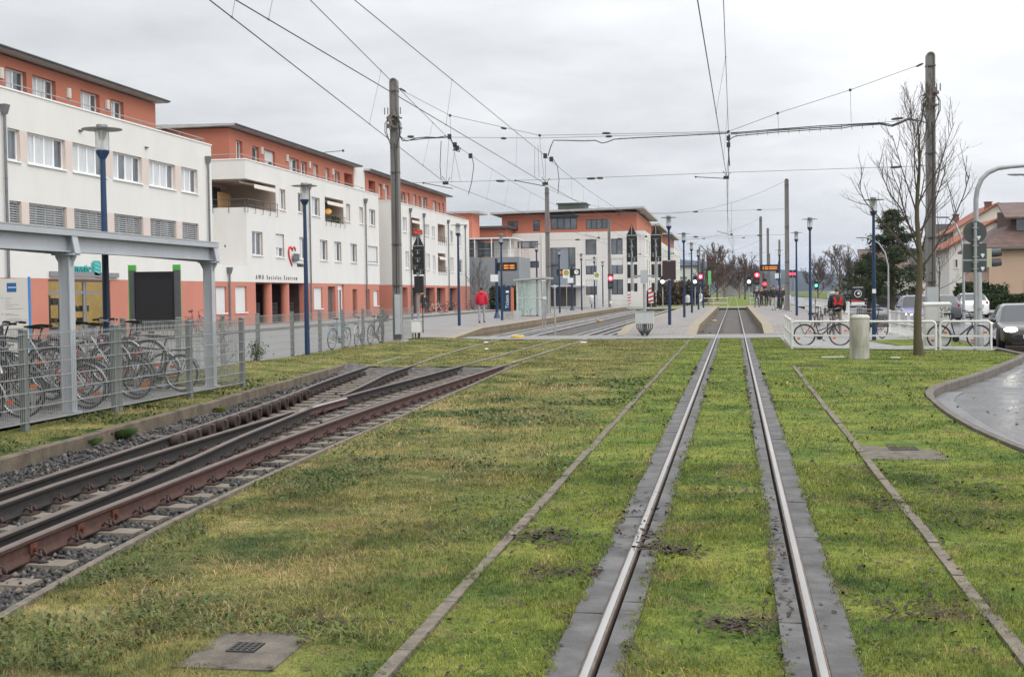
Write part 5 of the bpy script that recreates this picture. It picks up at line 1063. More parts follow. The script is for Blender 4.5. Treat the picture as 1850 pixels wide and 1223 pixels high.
# ================================================================ overhead wires
M['copper'] = mat('dark contact wire', (0.06,0.055,0.05), 0.5, 0.5); M['spanwire'] = mat('steel span wire', (0.17,0.17,0.17), 0.5, 0.4); M['insul'] = mat('brown insulator', (0.05,0.038,0.033), .4)
def sag(a, b, s, n=12): a, b = Vector(a), Vector(b); return [a+(b-a)*(i/n)-Vector((0,0,s*4*(i/n)*(1-i/n))) for i in range(n+1)]
SP = [-30.0, 43.0, 89.5, 133.0, 178.0, 230.0, 300.0]      # where cross spans carry the wires
def contact_line(label, xc, near_c, near_m, zm):
    """contact wire and messenger of one track: near_* are the wires' places at the first span and where they leave the picture"""
    t = thing('overhead_line', label, 'overhead wire', (0,0,0)); c0, c1 = near_c; m0_, m1_ = near_m
    far = lambda a, b: b+(b-a)*((-30-b.y)/(b.y-a.y))
    cb, mb_ = far(c0, c1), far(m0_, m1_); cb.z = 5.3; mb_.z = 6.6
    cw, mw, dr = MB(), MB(), MB()
    cp = [cb, c1, c0]+[Vector((xc+(.25 if i % 2 else -.25), y, 5.35)) for i, y in enumerate(SP[2:])]
    cw.tube(cp, .0085, 5)
    mp = [mb_]+[m1_]+sag(m1_, m0_, 0.0, 2)[1:]
    for i, y in enumerate(SP[2:]): mp += sag(mp[-1], (xc+(.25 if i % 2 else -.25), y, zm), .35, 8)[1:]
    mw.tube(mp, .0075, 5)
    def at_y(pts, y):
        for a, b in zip(pts[:-1], pts[1:]):
            if a.y <= y <= b.y: return a+(b-a)*((y-a.y)/(b.y-a.y))
    for y in [-8,4,16,27,36.5,50,54,60,66,72,78,84,95,102,109,116,123,140,150,160,170]:
        a, b = at_y(mp, y), at_y(cp, y+.3)
        if a and b: dr.tube([a, b], .0032, 4); dr.sphere(a, .018, 5, 4); dr.sphere(b, .018, 5, 4)
    obj('contact_wire', cw, M['copper'], t); obj('messenger_wire', mw, M['copper'], t); obj('droppers', dr, M['spanwire'], t)['kind'] = 'stuff'
    return t
A43 = lambda x, y: A(x, y, 43.0)
cL2, cL1, cR = A43(805,331), A43(985,332), A43(1313,321); mL2, mL1, mR = A43(822,262), A43(985,282), A43(1316,240)
contact_line('overhead line of the leftmost tram track, crossing the upper left sky', -9.2, (cL2, P(378,0,5.35)), (mL2, P(560,0,6.35)), 6.75)
contact_line('overhead line of the track beside the lawn, second from the left', -5.92, (cL1, P(425,0,5.3)), (mL1, P(640,0,6.2)), 6.75)
contact_line('overhead line above the straight right-hand track', -.146, (cR, P(1260,0,5.35)), (mR, P(1307,0,6.3)), 6.75)
def insulator(mb, a, b, r=.035): mb.tube([a, a+(b-a)*.15, a+(b-a)*.5, a+(b-a)*.85, b], [r*.5, r, r*1.15, r, r*.5], 8)
t = thing('cross_span', 'nearest cross-span of wires and black feeder cables hung between the two tall masts', 'span wires', (0,0,0), 0, 'cross-spans between the masts')
sw, ins, fc = MB(), MB(), MB(); y43 = 43.0
top = [Vector((ML.x+.2,43,8.69)), A43(813,209), A43(975,245), A43(1316,238), A43(1405,205), A43(1536,163), Vector((MR.x-.2,43,8.79))]; sw.tube(top, .009, 5)
midl, midr = A43(722,250), A43(1666,215); mid = [midl, A43(820,248.5), A43(975,250), A43(1316,240), A43(1536,227), midr]; sw.tube(mid, .008, 5)
lowl, lowr = A43(724,331), A43(1672,300); sw.tube([lowl, A43(985,325), A43(1313,312), lowr], .008, 5)
for a, b in ((A43(722,160),A43(733,166)),(A43(1655,121),A43(1668,115))): insulator(ins, a, b, .03)
for x0, y0_, x1, y1_ in ((905,231,915,233),(1088,241,1103,241),(905,250,915,250.5),(1094,247,1106,246.5),(896,327,912,327.5),(1060,323,1076,322.5),(1608,303,1630,301.5),(1610,216,1632,213.5),(736,247,748,247),(1078,322,1090,322)): insulator(ins, A43(x0,y0_), A43(x1,y1_), .036)
for a, b in (((813,209),(815,248)),((975,245),(977,252)),((1316,238),(1316,322)),((1405,205),(1407,233)),((1536,163),(1538,222)),((975,252),(983,322)),((811,250),(806,328)),((822,262),(815,330)),((985,285),(986,330)),((818,262),(832,328)),((1319,262),(1312,318)),((966,268),(966,320)),((972,262),(974,322))): sw.tube([A43(*a), A43(*b)], .006, 4); 
for p in ((813,209),(975,245),(1405,205),(1536,163),(1316,238)): ins.sphere(A43(*p), .05, 6, 5)
obj('span_wire', sw, M['spanwire'], t); obj('insulator', ins, M['insul'], t)['kind'] = 'stuff'
def cable(pts, r=.016): fc.tube([A43(*p) for p in pts], r, 6)
cable([(716,205),(720,225),(722,245),(728,252),(735,255),(752,250),(770,248),(790,249),(806,246)]); cable([(719,240),(727,255),(745,253.5),(770,250.5),(806,249)])
cable([(985,283),(983,277),(986,280),(990,282),(995,265),(1000,254),(1020,254),(1055,255),(1075,254),(1088,259),(1097,257),(1110,252),(1140,250),(1180,248),(1240,245),(1316,241)])
cable([(1320,241),(1400,234),(1480,228),(1535,225),(1590,222),(1612,226),(1628,220),(1640,214),(1655,217),(1672,222)]); cable([(1320,243),(1400,236.5),(1480,231),(1520,229),(1535,226.5),(1590,223.5),(1610,228),(1628,222),(1640,216),(1655,219)]); cable([(1318,252),(1325,248),(1330,246),(1400,239.5),(1480,234),(1522,232),(1540,228.5),(1590,225),(1612,229),(1630,222),(1642,216)])
cable([(806,247),(815,252),(822,270),(818,272),(826,268)],.02); cable([(820,262),(832,268),(830,275),(822,272)]); cable([(853,284),(856,300),(852,330),(846,352)],.012); cable([(997,284),(1007,300),(1010,325),(1008,350)],.012); cable([(1318,243),(1316,270),(1318,300)],.02); cable([(797,255),(795,300),(797,325)],.012)
for k in range(14): x = 1330+k*19; y = 241-(x-1330)*.067; fc.tube([A43(x,y-2), A43(x,y+7.5)], .007, 4)
for k in range(8): x = 1120+k*24; fc.sphere(A43(x, 251.2-(x-1120)*.05), .025, 5, 4)
obj('feeder_cable', fc, M['cable'], t)['kind'] = 'stuff'
st = MB()
for a, b in (((765,331),(818,341)),((931,326.5),(986,337)),((1257,320),(1315,323))): st.tube([A43(*a), A43(*b)], .014, 6); st.sphere(A43(*a), .035, 6, 5)
for p in ((805,331),(985,332),(1312,321)): st.cbox(A43(*p), (.18,.1,.10)); st.tube([A43(p[0]-6,p[1]-12), A43(p[0]+2,p[1]), A43(p[0]+8,p[1]-10)], .012, 5)
for p in ((822,262),(826,268),(985,282),(1316,250),(1316,262),(812,247),(850,282),(996,288)): st.cbox(A43(*p), (.12,.08,.16))
obj('steady_arm', st, M['cable'], t)['kind'] = 'stuff'
def far_span(a, b, h, label):
    t = thing('cross_span', label, 'span wires', (0,0,0), 0, 'cross-spans between the masts'); sw, ins = MB(), MB(); n = 10
    za = lambda f: h+.9-2.0*(1-(2*f-1)**2)
    L = lambda f, z: Vector((a.x+(b.x-a.x)*f, a.y+(b.y-a.y)*f, z))
    sw.tube([L(i/n, za(i/n)) for i in range(n+1)], .010, 4); sw.tube([L(0,h-1.0),L(1,h-1.0)], .009, 4); sw.tube([L(0,h-2.7),L(1,h-2.7)], .009, 4)
    for xc in (-9.2,-5.92,-.146):
        f = (xc-a.x)/(b.x-a.x); 
        if 0 < f < 1: sw.tube([L(f, za(f)), L(f, 5.4)], .008, 4); ins.cbox(L(f, 5.5), (.15,.1,.12)); ins.tube([L(f,5.45), L(f-.06,5.75)], .018, 5)
    for f in (.12,.3,.62,.88):
        for z in (h-1.0,h-2.7): insulator(ins, L(f,z), L(f+.02,z), .05)
    obj('span_wire', sw, M['spanwire'], t); obj('insulator', ins, M['insul'], t)['kind'] = 'stuff'
far_span(mids[0], mids[1], 8.1, 'second cross-span of wires, between the two masts on the platforms')
far_span(mids[5], mids[2], 7.9, 'third cross-span of wires, ending at the mast over the right display')
far_span(Vector((mids[6].x,178,0)), Vector((mids[3].x,178,0)), 7.8, 'fourth cross-span of wires, far beyond the platforms')
far_span(Vector((-12,230,0)), Vector((6,230,0)), 7.8, 'farthest cross-span of wires in front of the hills')
# ================================================================ fence of welded mesh
def fence(label, posts, z0, h, group=None, double=()):
    a = Vector(posts[0]); t = thing('mesh_fence', label, 'fence', (a.x, a.y, z0), 0, group)
    for i, p in enumerate(posts):
        m_ = MB(); x, y = p[0]-a.x, p[1]-a.y; m_.box(x-.035,x+.035,y-.055,y+.055,-.1,h+.05); m_.add([(x-.045,y-.065,h+.05),(x+.045,y-.065,h+.05),(x+.045,y+.065,h+.05),(x-.045,y+.065,h+.05),(x-.03,y-.05,h+.075),(x+.03,y-.05,h+.075),(x+.03,y+.05,h+.075),(x-.03,y+.05,h+.075)], [(4,5,6,7),(0,1,5,4),(1,2,6,5),(2,3,7,6),(3,0,4,7),(0,3,2,1)])
        if i in double: m_.box(x-.035,x+.035,y+.075,y+.185,-.1,h+.05); 
        obj('post', m_, M['fence'], t)
    for p, q in zip(posts[:-1], posts[1:]):
        m_ = MB(); v = Vector((q[0]-p[0], q[1]-p[1], 0)); L = v.length; u = v/L; b = Vector((p[0]-a.x, p[1]-a.y, 0)); nrm = Vector((u.y,-u.x,0))
        n = int(L/.05)
        for k in range(1, n): c = b+u*(k*L/n)+nrm*.04; m_.bar(c+Vector((0,0,.06)), c+Vector((0,0,h+.03)), .0045, .0045)
        for k in range(7):
            z = .08+k*(h-.08)/6
            for o in (.033,.049): m_.bar(b+nrm*o+Vector((0,0,z))+u*.02, b+nrm*o+Vector((0,0,z))+u*(L-.02), .009, .009)
        obj('mesh_panel', m_, M['wire'], t)
    return t
fence('near mesh fence closing the bicycle yard towards the tracks', [(-9.1,8.1),(-9.1,10.6),(-9.1,13.05),(-9.1,15.55),(-9.1,18.05),(-9.1,20.75),(-9.1,23.15),(-12.0,24.2)], .03, 1.22, None, (4,))
fence('long mesh fence along the street, running from the bicycle yard towards the tall mast', [(-12.0,y) for y in (12.3,14.8,17.3,19.8,22.2,24.65,26.83,29.3,31.63,34.24,36.67,38.91,41.16,43.54,47.86)], .06, 1.15)
# ================================================================ bicycle shelter
t = thing('bicycle_shelter', 'grey steel bicycle shelter with flat roof edge on thick columns behind the near fence', 'shelter', (-9.6,17.63,.04)); GS = M['grey_steel']
for y in (0,5.23,-5.23,-10.46):
    m_ = MB(); m_.box(-.085,-.065,y-.075,y+.075,0,2.3); m_.box(.065,.085,y-.075,y+.075,0,2.3); m_.box(-.065,.065,y-.02,y+.02,0,2.3); m_.box(-.14,.14,y-.12,y+.12,0,.03); m_.box(-.064,.064,y-.055,y-.04,0,2.3)
    c = obj('column', m_, GS, t); m_ = MB(); m_.box(-.17,.17,y-.11,y+.11,2.3,2.33)
    for s in (-1,1): m_.prism([(0,0),(.08*s,0),(.08*s,-.02),(0,-.16)], (.085 if s>0 else -.085,y-.012,2.3), (1,0,0), (0,0,1), (0,.024,0))
    obj('head_plate', m_, GS, c)
    m_ = MB(); m_.prism([(.17,0),(.13,.25),(-2.6,.33),(-2.6,.24),(-.15,0)], (0,y-.012,2.331), (1,0,0), (0,0,1), (0,.024,0)); m_.prism([(.19,-.01),(.17,-.01),(.12,.25),(.14,.25)], (0,y-.07,2.335), (1,0,0), (0,0,1), (0,.16,0)); m_.prism([(-.15,-.012),(-.15,0),(-2.6,.24),(-2.6,.228)], (0,y-.06,2.331), (1,0,0), (0,0,1), (0,.14,0)); obj('cantilever_arm', m_, GS, t)
m_ = MB()
for s0, s1 in ((-14,-.02),(.0,5.33)):
    m_.box(.03,.045,s0,s1,2.36,2.60); m_.box(-.03,.11,s0,s1,2.60,2.615); m_.box(-.03,.11,s0,s1,2.345,2.36)
obj('edge_beam', m_, GS, t)
m_ = MB(); m_.box(.09,.155,-14,5.36,2.58,2.66); obj('gutter', m_, GS, t)
m_ = MB(); m_.add([(.15,-14,2.665),(.15,5.38,2.665),(-2.8,5.38,2.74),(-2.8,-14,2.74),(.15,-14,2.685),(.15,5.38,2.685),(-2.8,5.38,2.76),(-2.8,-14,2.76)], [(0,1,2,3),(4,7,6,5),(0,4,5,1),(1,5,6,2),(2,6,7,3),(3,7,4,0)]); obj('roof_sheet', m_, mat('grey roof sheet pale', (.33,.335,.34), .5), t)
m_ = MB(); 
for k in range(20): y = -13+k; m_.box(-.0,.02,y,y+.03,2.615,2.665)
obj('roof_clips', m_, M['zinc'], t)
# ================================================================ boards by the street
c = A(280,560,50.5); t = thing('advertising_board', 'large blank black board held between two bright green posts by the street', 'advertising board', (c.x, c.y, .1), R(16))
for s in (-1,1):
    m_ = MB(); m_.box(s*.90-.15,s*.90+.15,-.02,.22,0,3.0); p_ = obj('post', m_, mat('bright green', (.055,.33,.035), .4), t)
    m_ = MB(); m_.box(s*.90-.10,s*.90+.16,-.05,-.021,.05,2.78); obj('post_face', m_, M['darkgrey'], p_)
m_ = MB(); m_.box(-.79,.79,-.10,.1,.3,2.72); pb = obj('panel', m_, mat('black board', (.014,.014,.015), .8, spec=.2), t)
m_ = MB(); m_.box(-.72,.72,-.125,-.101,.45,2.42); m_.box(-.74,.74,-.14,-.1,2.42,2.46); m_.box(-.74,-.71,-.14,-.1,.45,2.42); m_.box(.25,.31,-.13,-.124,1.6,1.63); obj('panel_frame', m_, mat('black frame', (.016,.016,.017), .7, spec=.25), pb)
c = A(52,560,36); t = thing('information_board', 'pale grey information board with a blue square and blue right edge, cut by the frame', 'information board', (c.x, c.y, .03), R(18))
m_ = MB(); m_.box(-1.25,0,-.05,.05,0,2.33); obj('panel', m_, mat('pale grey board', (.50,.49,.45), .5), t); m_ = MB(); m_.box(.001,.06,-.055,.055,0,2.38); obj('edge', m_, mat('sky blue edge', (.035,.20,.48), .4), t)
m_ = MB(); m_.box(-.60,-.33,-.056,-.051,1.93,2.2); lg_ = obj('logo', m_, mat('blue logo', (.006,.085,.24), .4), t); m_ = MB(); m_.box(-.565,-.335,-.059,-.0565,2.055,2.075); obj('logo_line', m_, M['white'], lg_)
m_ = MB(); g = random.Random(1)
for z, w_ in ((1.74,.20),(1.68,.12),(1.62,.16),(1.55,.4),(1.49,.22),(1.42,.5),(1.27,.25),(1.23,.4),(1.13,.45),(1.08,.62),(1.05,.5),(.96,.25),(.8,.35),(.72,.3)): m_.box(-.66,-.66+w_,-.054,-.0505,z,z+.012)
for z in (1.74,1.27,.8): m_.box(-.78,-.72,-.054,-.0505,z,z+.02)
obj('text_lines', m_, M['rail_grey'], t)
# ================================================================ tram signals, cabinets
M['led_red'] = mat('lit red lamp', (.5,.02,.03), .4, emit=(1.0,.03,.06), estr=5.0); M['led_core'] = mat('lit red core', (1,.6,.6), .4, emit=(1.0,.40,.42), estr=6)
M['orange_led'] = mat('orange display', (.6,.2,.02), .5, emit=(1.0,.28,.03), estr=1.1)
M['box_white'] = mat('pale cabinet', (.50,.52,.50), .55, 0, .08, 3)
def signal_board(t, x, z, y=0.0, s=1.0):
    m_ = MB(); w = .205; m_.prism([(-w,0),(w,0),(w,1.03),(0,1.46),(-w,1.03)], (x,y-.03,z), (1,0,0), (0,0,1), (0,.06,0)); b = obj('signal_board', m_, M['black'], t)
    m_ = MB(); m_.box(x-w-.02,x+w+.02,y-.05,y-.031,z+1.02,z+1.05); m_.box(x-.012,x+.012,y-.045,y-.031,z+1.07,z+1.40)
    for dx, dz in ((0,.80),(0,.50),(-.1,.24),(.1,.09)): m_.box(x+dx-.10,x+dx+.10,y-.12,y-.031,z+dz+.08,z+dz+.092); m_.cyl((x+dx-.01,y-.10,z+dz-.06),(x+dx-.01,y-.10,z+dz+.05),.018,6)  # besides the brackets, small rods stand in for white reflections on the hoods
    obj('brackets_and_glints', m_, M['steel'], b)
    m_ = MB()
    for dx, dz in ((0,.80),(0,.50),(-.1,.24),(.1,.09)): m_.cyl((x+dx,y-.09,z+dz),(x+dx,y-.031,z+dz),.075,10)
    obj('lamp_hoods', m_, M['darkgrey'], b)
c = P(1165,606,0); t = thing('tram_signal', 'pair of black pointed signal boards on a grey frame above a pale twin-door cabinet', 'tram signal', (c.x, c.y, 0))
kx = 1/ (c.y and (2370/c.y))
m_ = MB(); m_.cyl((0,0,0),(0,0,2.45),.055,10); m_.box(-.52,.52,-.04,.04,2.28,2.36); m_.cyl((-.47,0,1.75),(-.47,0,3.6),.05,8); m_.cyl((.47,0,1.75),(.47,0,3.6),.05,8); obj('frame', m_, M['steel'], t, 40)
m_ = MB(); m_.box(-.14,.14,-.12,.12,2.05,2.55); m_.box(-.06,.06,-.16,-.121,2.0,2.1); obj('junction_box', m_, M['grey_steel'], t)
signal_board(t, -.47, 2.88); signal_board(t, .47, 2.88)
for s in (-1,1):
    m_ = MB(); 
    for dx in (-.13,.13):
        m_.box(s*.47+dx-.06,s*.47+dx+.06,-.02,.16,2.25,2.78); m_.box(s*.47+dx-.06,s*.47+dx+.06,-.02,.16,1.72,2.05)
    obj('signal_lamp', m_, M['black'], t)
for x0, x1 in ((-.36,.0),(.003,.36)):
    m_ = MB(); m_.box(x0,x1,-.16,.16,.46,.92); cb_ = obj('cabinet', m_, M['box_white'], t); m_ = MB(); m_.box(x0+.03,x1-.03,-.168,-.161,.49,.89); obj('door', m_, mat('cabinet door', (.46,.48,.465), .5), cb_)
m_ = MB(); m_.box(-.38,.38,-.18,.18,.92,.95); obj('cabinet_lid', m_, M['steel'], t)
m_ = MB()
for k in range(9): x = -.3+k*.075; m_.tube([(x,-.05,.46),(x,-.06,.3),(x*.6,-.05,.12),(x*.3,0,-.02)], .022, 6)
obj('cable_bundle', m_, M['darkgrey'], t)
c2 = P(757,607,.05); c2 = A(757,607,46.2); t = thing('tram_signal', 'black pointed signal board with a white box, just right of the tall left mast', 'tram signal', (c2.x, c2.y, .03))
m_ = MB(); m_.cyl((0,0,0),(0,0,2.5),.055,10); obj('pole', m_, M['steel'], t, 40); signal_board(t, .03, 2.42)
m_ = MB(); m_.box(-.11,.22,-.16,.0,1.75,2.36); m_.box(.16,.24,-.2,-.1,1.2,1.7); obj('signal_lamp', m_, M['black'], t)
m_ = MB(); m_.box(-.24,.14,-.22,-.06,.30,.74); cb_ = obj('cabinet', m_, M['box_white'], t); m_ = MB(); m_.box(-.26,.16,-.24,-.04,.74,.765); m_.box(-.22,.12,-.226,-.221,.33,.71); obj('door', m_, M['white'], cb_)
m_ = MB(); m_.tube([(-.1,-.14,.3),(-.09,-.14,.1),(0,-.08,0)], .025, 6); m_.tube([(.05,-.14,.3),(.04,-.12,.12),(.0,-.04,0)], .03, 6); m_.tube([(.18,-.1,.3),(.18,-.1,1.2),(.16,-.05,1.6)], .02, 6); obj('cables', m_, M['cable'], t)
def red_signal(x, y, Y, label, r=.19):
    c = A(x, y, Y); t = thing('railway_signal', label, 'signal', (c.x, c.y, .1), 0, 'lit red signals'); z = c.z-.1
    m_ = MB(); m_.cyl((0,.1,0),(0,.1,z+.2),.05,8); obj('pole', m_, M['steel'], t); m_ = MB(); m_.box(-.25,.25,-.02,.12,z-.95,z+.38); obj('housing', m_, M['black'], t)
    m_ = MB(); m_.cyl((0,-.05,z),(0,-.021,z),r*1.25,16); l = obj('lamp', m_, M['led_red'], t); m_ = MB(); m_.cyl((0,-.055,z),(0,-.0505,z),r*.55,12); obj('lamp_core', m_, M['led_core'], l)
    m_ = MB(); m_.cyl((0,-.05,z-.6),(0,-.021,z-.6),r,14); obj('lower_lamp', m_, M['darkgrey'], t); m_ = MB(); m_.box(-.1,.1,-.06,-.03,.6,.85); obj('number_plate', m_, M['white'], t)
red_signal(1103,503,118,'lit red signal standing before the white block with dark windows'); red_signal(1265.5,500,128,'lit red signal at the far end of the island platform'); red_signal(1367.5,497,130,'lit red signal at the far end of the right platform')
# ================================================================ platform furniture
def display(x0, x1, y0, y1, pole_x, base_y, Yd, label, clock=False, z0=.27):
    b = P(pole_x, base_y, z0); Yd = b.y; a0, a1 = A(x0,y1,Yd), A(x1,y0,Yd); t = thing('platform_display', label, 'display', (b.x, b.y, z0), 0, 'orange departure displays')
    m_ = MB(); m_.lathe([(.22,0),(.2,.04),(.10,.35)], n=12); m_.cyl((0,0,.3),(0,0,max(a1.z-z0+.25,3.4)),.085,12); obj('pole', m_, M['blue'], t, 40)
    X0, X1, Z0, Z1 = a0.x-b.x, a1.x-b.x, a0.z-z0, a1.z-z0; m_ = MB(); m_.box(X0,X1,-.16,.14,Z0,Z1); d = obj('display_box', m_, M['black'], t)
    m_ = MB(); h = Z1-Z0; w = X1-X0; g = random.Random(int(x0)); x = X0+w*.14; xe = X1-w*(.42 if clock else .12); k = 0
    while x < xe-.03:
        ww = .045*h/.45*g.uniform(.7,1.3)
        if not (k in (2,7)): 
            for r_ in (0,1): m_.box(x,min(x+ww,xe),-.166,-.161,Z0+h*(.26+.28*r_),Z0+h*(.42+.28*r_))
        x += ww*1.35; k += 1
    obj('lit_text', m_, M['orange_led'], d); 
    if clock: m_ = MB(); cx = X1-w*.14; m_.cyl((cx,-.175,Z0+h*.5),(cx,-.161,Z0+h*.5),h*.36,20); k_ = obj('clock_face', m_, M['white'], d); m_ = MB(); m_.bar((cx,-.18,Z0+h*.5),(cx+h*.2,-.18,Z0+h*.5),.02,.02); m_.bar((cx,-.18,Z0+h*.5),(cx+.02,-.18,Z0+h*.78),.015,.015); obj('clock_hands', m_, M['black'], k_)
    m_ = MB(); m_.box(-.35,.12,-.1,-.086,Z0-.62,Z0-.2); obj('line_sign', m_, M['white'], t)
display(900,934,474,490,898,575,0,'departure display with orange text beside the ticket machine')
display(1006,1047.5,486,498,1034,561,0,'departure display with a round white clock on the left platform',True)
display(1373,1409,478,490,1408,556,0,'departure display with orange text over the waiting people')
c = P(919,577,.27); t = thing('ticket_machine', 'dark blue ticket machine lettered Tickets on a grey block', 'ticket machine', (c.x, c.y, .27), R(4)); s = 1/ (2375/c.y)
m_ = MB(); m_.box(-.30,.30,-.22,.25,0,.45); obj('base_block', m_, M['concrete'], t); m_ = MB(); m_.prism([(-.28,.45),(.16,.45),(.16,1.88),(-.28,1.78)], (0,-.2,0), (1,0,0), (0,0,1), (0,.44,0)); bd = obj('body', m_, M['blue'], t)
m_ = MB(); m_.box(.161,.28,-.19,.22,.47,1.8); obj('front_panel', m_, mat('orange panel', (.55,.15,.06), .5), t); m_ = MB(); m_.box(-.12,.05,-.206,-.201,1.5,1.62); obj('emblem', m_, M['white'], bd)
text_part(bd, 'Tickets', (.03,-.202,.62), .26, M['white'], (R(90), R(-90), 0), .002, 'ticket_lettering', 1, 1, 'LEFT', False)
# glass stop shelter
a = P(935,572,.27); t = thing('stop_shelter', 'glass waiting shelter with a grey roof on the left platform', 'shelter', (a.x, a.y, .27)); W_, D_ = 1.45, 3.9; z1 = 2.25
m_ = MB()
for x, y in ((0,0),(W_,0),(0,D_),(W_,D_),(0,D_/2)): m_.box(x-.05,x+.05,y-.05,y+.05,0,z1)
for z in (.12,1.15,z1-.1): m_.box(.05,W_-.05,-.02,.02,z,z+.05); m_.box(-.02,.02,.05,D_-.05,z,z+.05); m_.box(.05,W_-.05,D_-.02,D_+.02,z,z+.05)
obj('frame', m_, M['box_white'], t)
m_ = MB(); m_.add([(-.2,-.25,z1),(W_+.3,-.25,z1+.12),(W_+.3,D_+.25,z1+.12),(-.2,D_+.25,z1),(-.2,-.25,z1+.1),(W_+.3,-.25,z1+.22),(W_+.3,D_+.25,z1+.22),(-.2,D_+.25,z1+.1)], [(0,3,2,1),(4,5,6,7),(0,1,5,4),(1,2,6,5),(2,3,7,6),(3,0,4,7)]); obj('roof', m_, M['grey_steel'], t)
gl = bpy.data.materials.new('shelter glass'); gl.use_nodes = True; b_ = gl.node_tree.nodes['Principled BSDF']; b_.inputs['Base Color'].default_value = (.55,.68,.62,1); b_.inputs['Alpha'].default_value = .28; b_.inputs['Roughness'].default_value = .05
m_ = MB(); m_.box(.05,W_-.05,-.008,.008,.2,z1-.12); m_.box(-.008,.008,.05,D_-.05,.2,z1-.12); m_.box(.05,W_-.05,D_-.008,D_+.008,.2,z1-.12); obj('pane', m_, gl, t)
m_ = MB(); m_.box(.1,.5,.3,D_-.3,.42,.47); m_.box(.25,.35,.5,.6,0,.42); m_.box(.25,.35,D_-.6,D_-.5,0,.42); obj('bench', m_, M['steel'], t)
c = (a.x+.85, a.y+2.4, .27)
# yellow-and-green stop signs
def stop_sign(x, ytop, ybase, label):
    b = P(x, ybase, .27); h = A(x, ytop, b.y).z-.27; t = thing('stop_sign', label, 'stop sign', (b.x, b.y, .27), 0, 'round yellow stop signs'); m_ = MB(); m_.cyl((0,0,0),(0,0,h),.03,8); obj('pole', m_, M['steel'], t)
    m_ = MB(); m_.box(-.26,.26,-.05,-.03,h-.68,h); p_ = obj('plate', m_, M['white'], t); m_ = MB(); m_.cyl((0,-.06,h-.25),(0,-.0505,h-.25),.21,20); r_ = obj('disc', m_, mat('sign yellow', (.60,.48,.05), .5), p_)
    m_ = MB(); m_.ring((0,-.062,h-.25),(1,0,0),(0,0,1),.175,.018,20,4); m_.box(-.075,-.045,-.066,-.0605,h-.34,h-.16); m_.box(.045,.075,-.066,-.0605,h-.34,h-.16); m_.box(-.045,.045,-.065,-.0606,h-.265,h-.235); obj('letter', m_, mat('sign green', (.03,.17,.06), .5), r_)
stop_sign(1024,487,563,'yellow round stop sign in front of the platform clock'); stop_sign(1079,492,558,'yellow round stop sign farther along, left of the grey mast')
# bins
def bin_(x, y0, y1, z, label):
    b = P(x, y1, z); k = 2375/b.y; w = .34; h = max(.9, A(x,y0,b.y).z-z); t = thing('litter_bin', label, 'litter bin', (b.x, b.y, z), 0, 'white domed litter bins'); m_ = MB(); m_.cyl((0,.05,0),(0,.05,h*.5),.06,8); obj('stand', m_, M['darkgrey'], t)
    m_ = MB(); m_.lathe([(w*.62,h*.30),(w*.68,h*.32),(w*.70,h*.78)]+[(w*.70*math.cos(a),h*.78+h*.22*math.sin(a)) for a in (.3,.6,.9,1.2,1.5)], n=18); obj('body', m_, M['box_white'], t, 40)
bin_(1242.5,533,553,.27,'white domed bin beside the second island lamp post'); bin_(1266,530,549,.27,'white domed bin below the island red signal'); bin_(1423,531,562,.27,'white domed bin in front of the grey mast on the right platform'); bin_(1069,533,556,.27,'white domed bin on the left platform beyond the clock')
# low signal and post between the left tracks
c = P(983,604,-.05); t = thing('dwarf_signal', 'grey signal post with a round hood standing between the left tracks', 'signal', (c.x, c.y, -.15)); m_ = MB(); m_.bar((-.06,0,0),(-.06,0,.85),.04,.04); m_.bar((.06,0,0),(.06,0,.85),.04,.04); obj('stand', m_, M['steel'], t)
m_ = MB(); m_.box(-.09,.09,-.12,.1,.8,1.55); m_.lathe([(.14,1.55),(.14,1.62),(.08,1.72)], n=12); m_.box(.09,.22,-.1,.06,1.0,1.35); obj('housing', m_, M['steel'], t)
c = P(1003,604,-.05); t = thing('marker_post', 'slim white post with a rounded top between the left tracks', 'post', (c.x, c.y, -.15)); m_ = MB(); m_.cyl((0,0,0),(0,0,2.15),.035,8); obj('post', m_, M['steel'], t); m_ = MB(); m_.sphere((0,-.02,2.12),.09,10,7,(1,.5,1)); obj('top_disc', m_, M['grey_steel'], t)
M['yellow'] = mat('yellow plastic', (.52,.34,.07), .6, 0, .3, 20)
for x, y, z, s, lab in ((935,612,-.02,.21,'yellow rounded track box on the crossing edge between the left tracks'),(1083,580,-.12,.15,'yellow track box in the ballast between the left tracks'),(1165,603,.0,.14,'orange lamp box at the foot of the twin-door cabinet'),(1290,580,-.12,.13,'small yellow track box beside the right track in the trough'),(1151,563,-.12,.12,'far orange track box between the left tracks')):
    c = P(x, y, z); m_ = MB(); m_.lathe([(s*.8,0),(s,.03),(s,s*.6),(s*.9,s*.72)], n=16); t = thing('track_box', lab, 'track box', (c.x, c.y, z-.03)); o_ = obj('box', m_, M['yellow'], t, 40); o_.scale = (1.25,.8,1); m_ = MB(); m_.lathe([(s*.92,s*.72),(s*.85,s*.80),(s*.1,s*.82)], n=16); l_ = obj('lid', m_, mat('pale yellow lid', (.60,.46,.18), .5), t, 40); l_.scale = (1.25,.8,1)
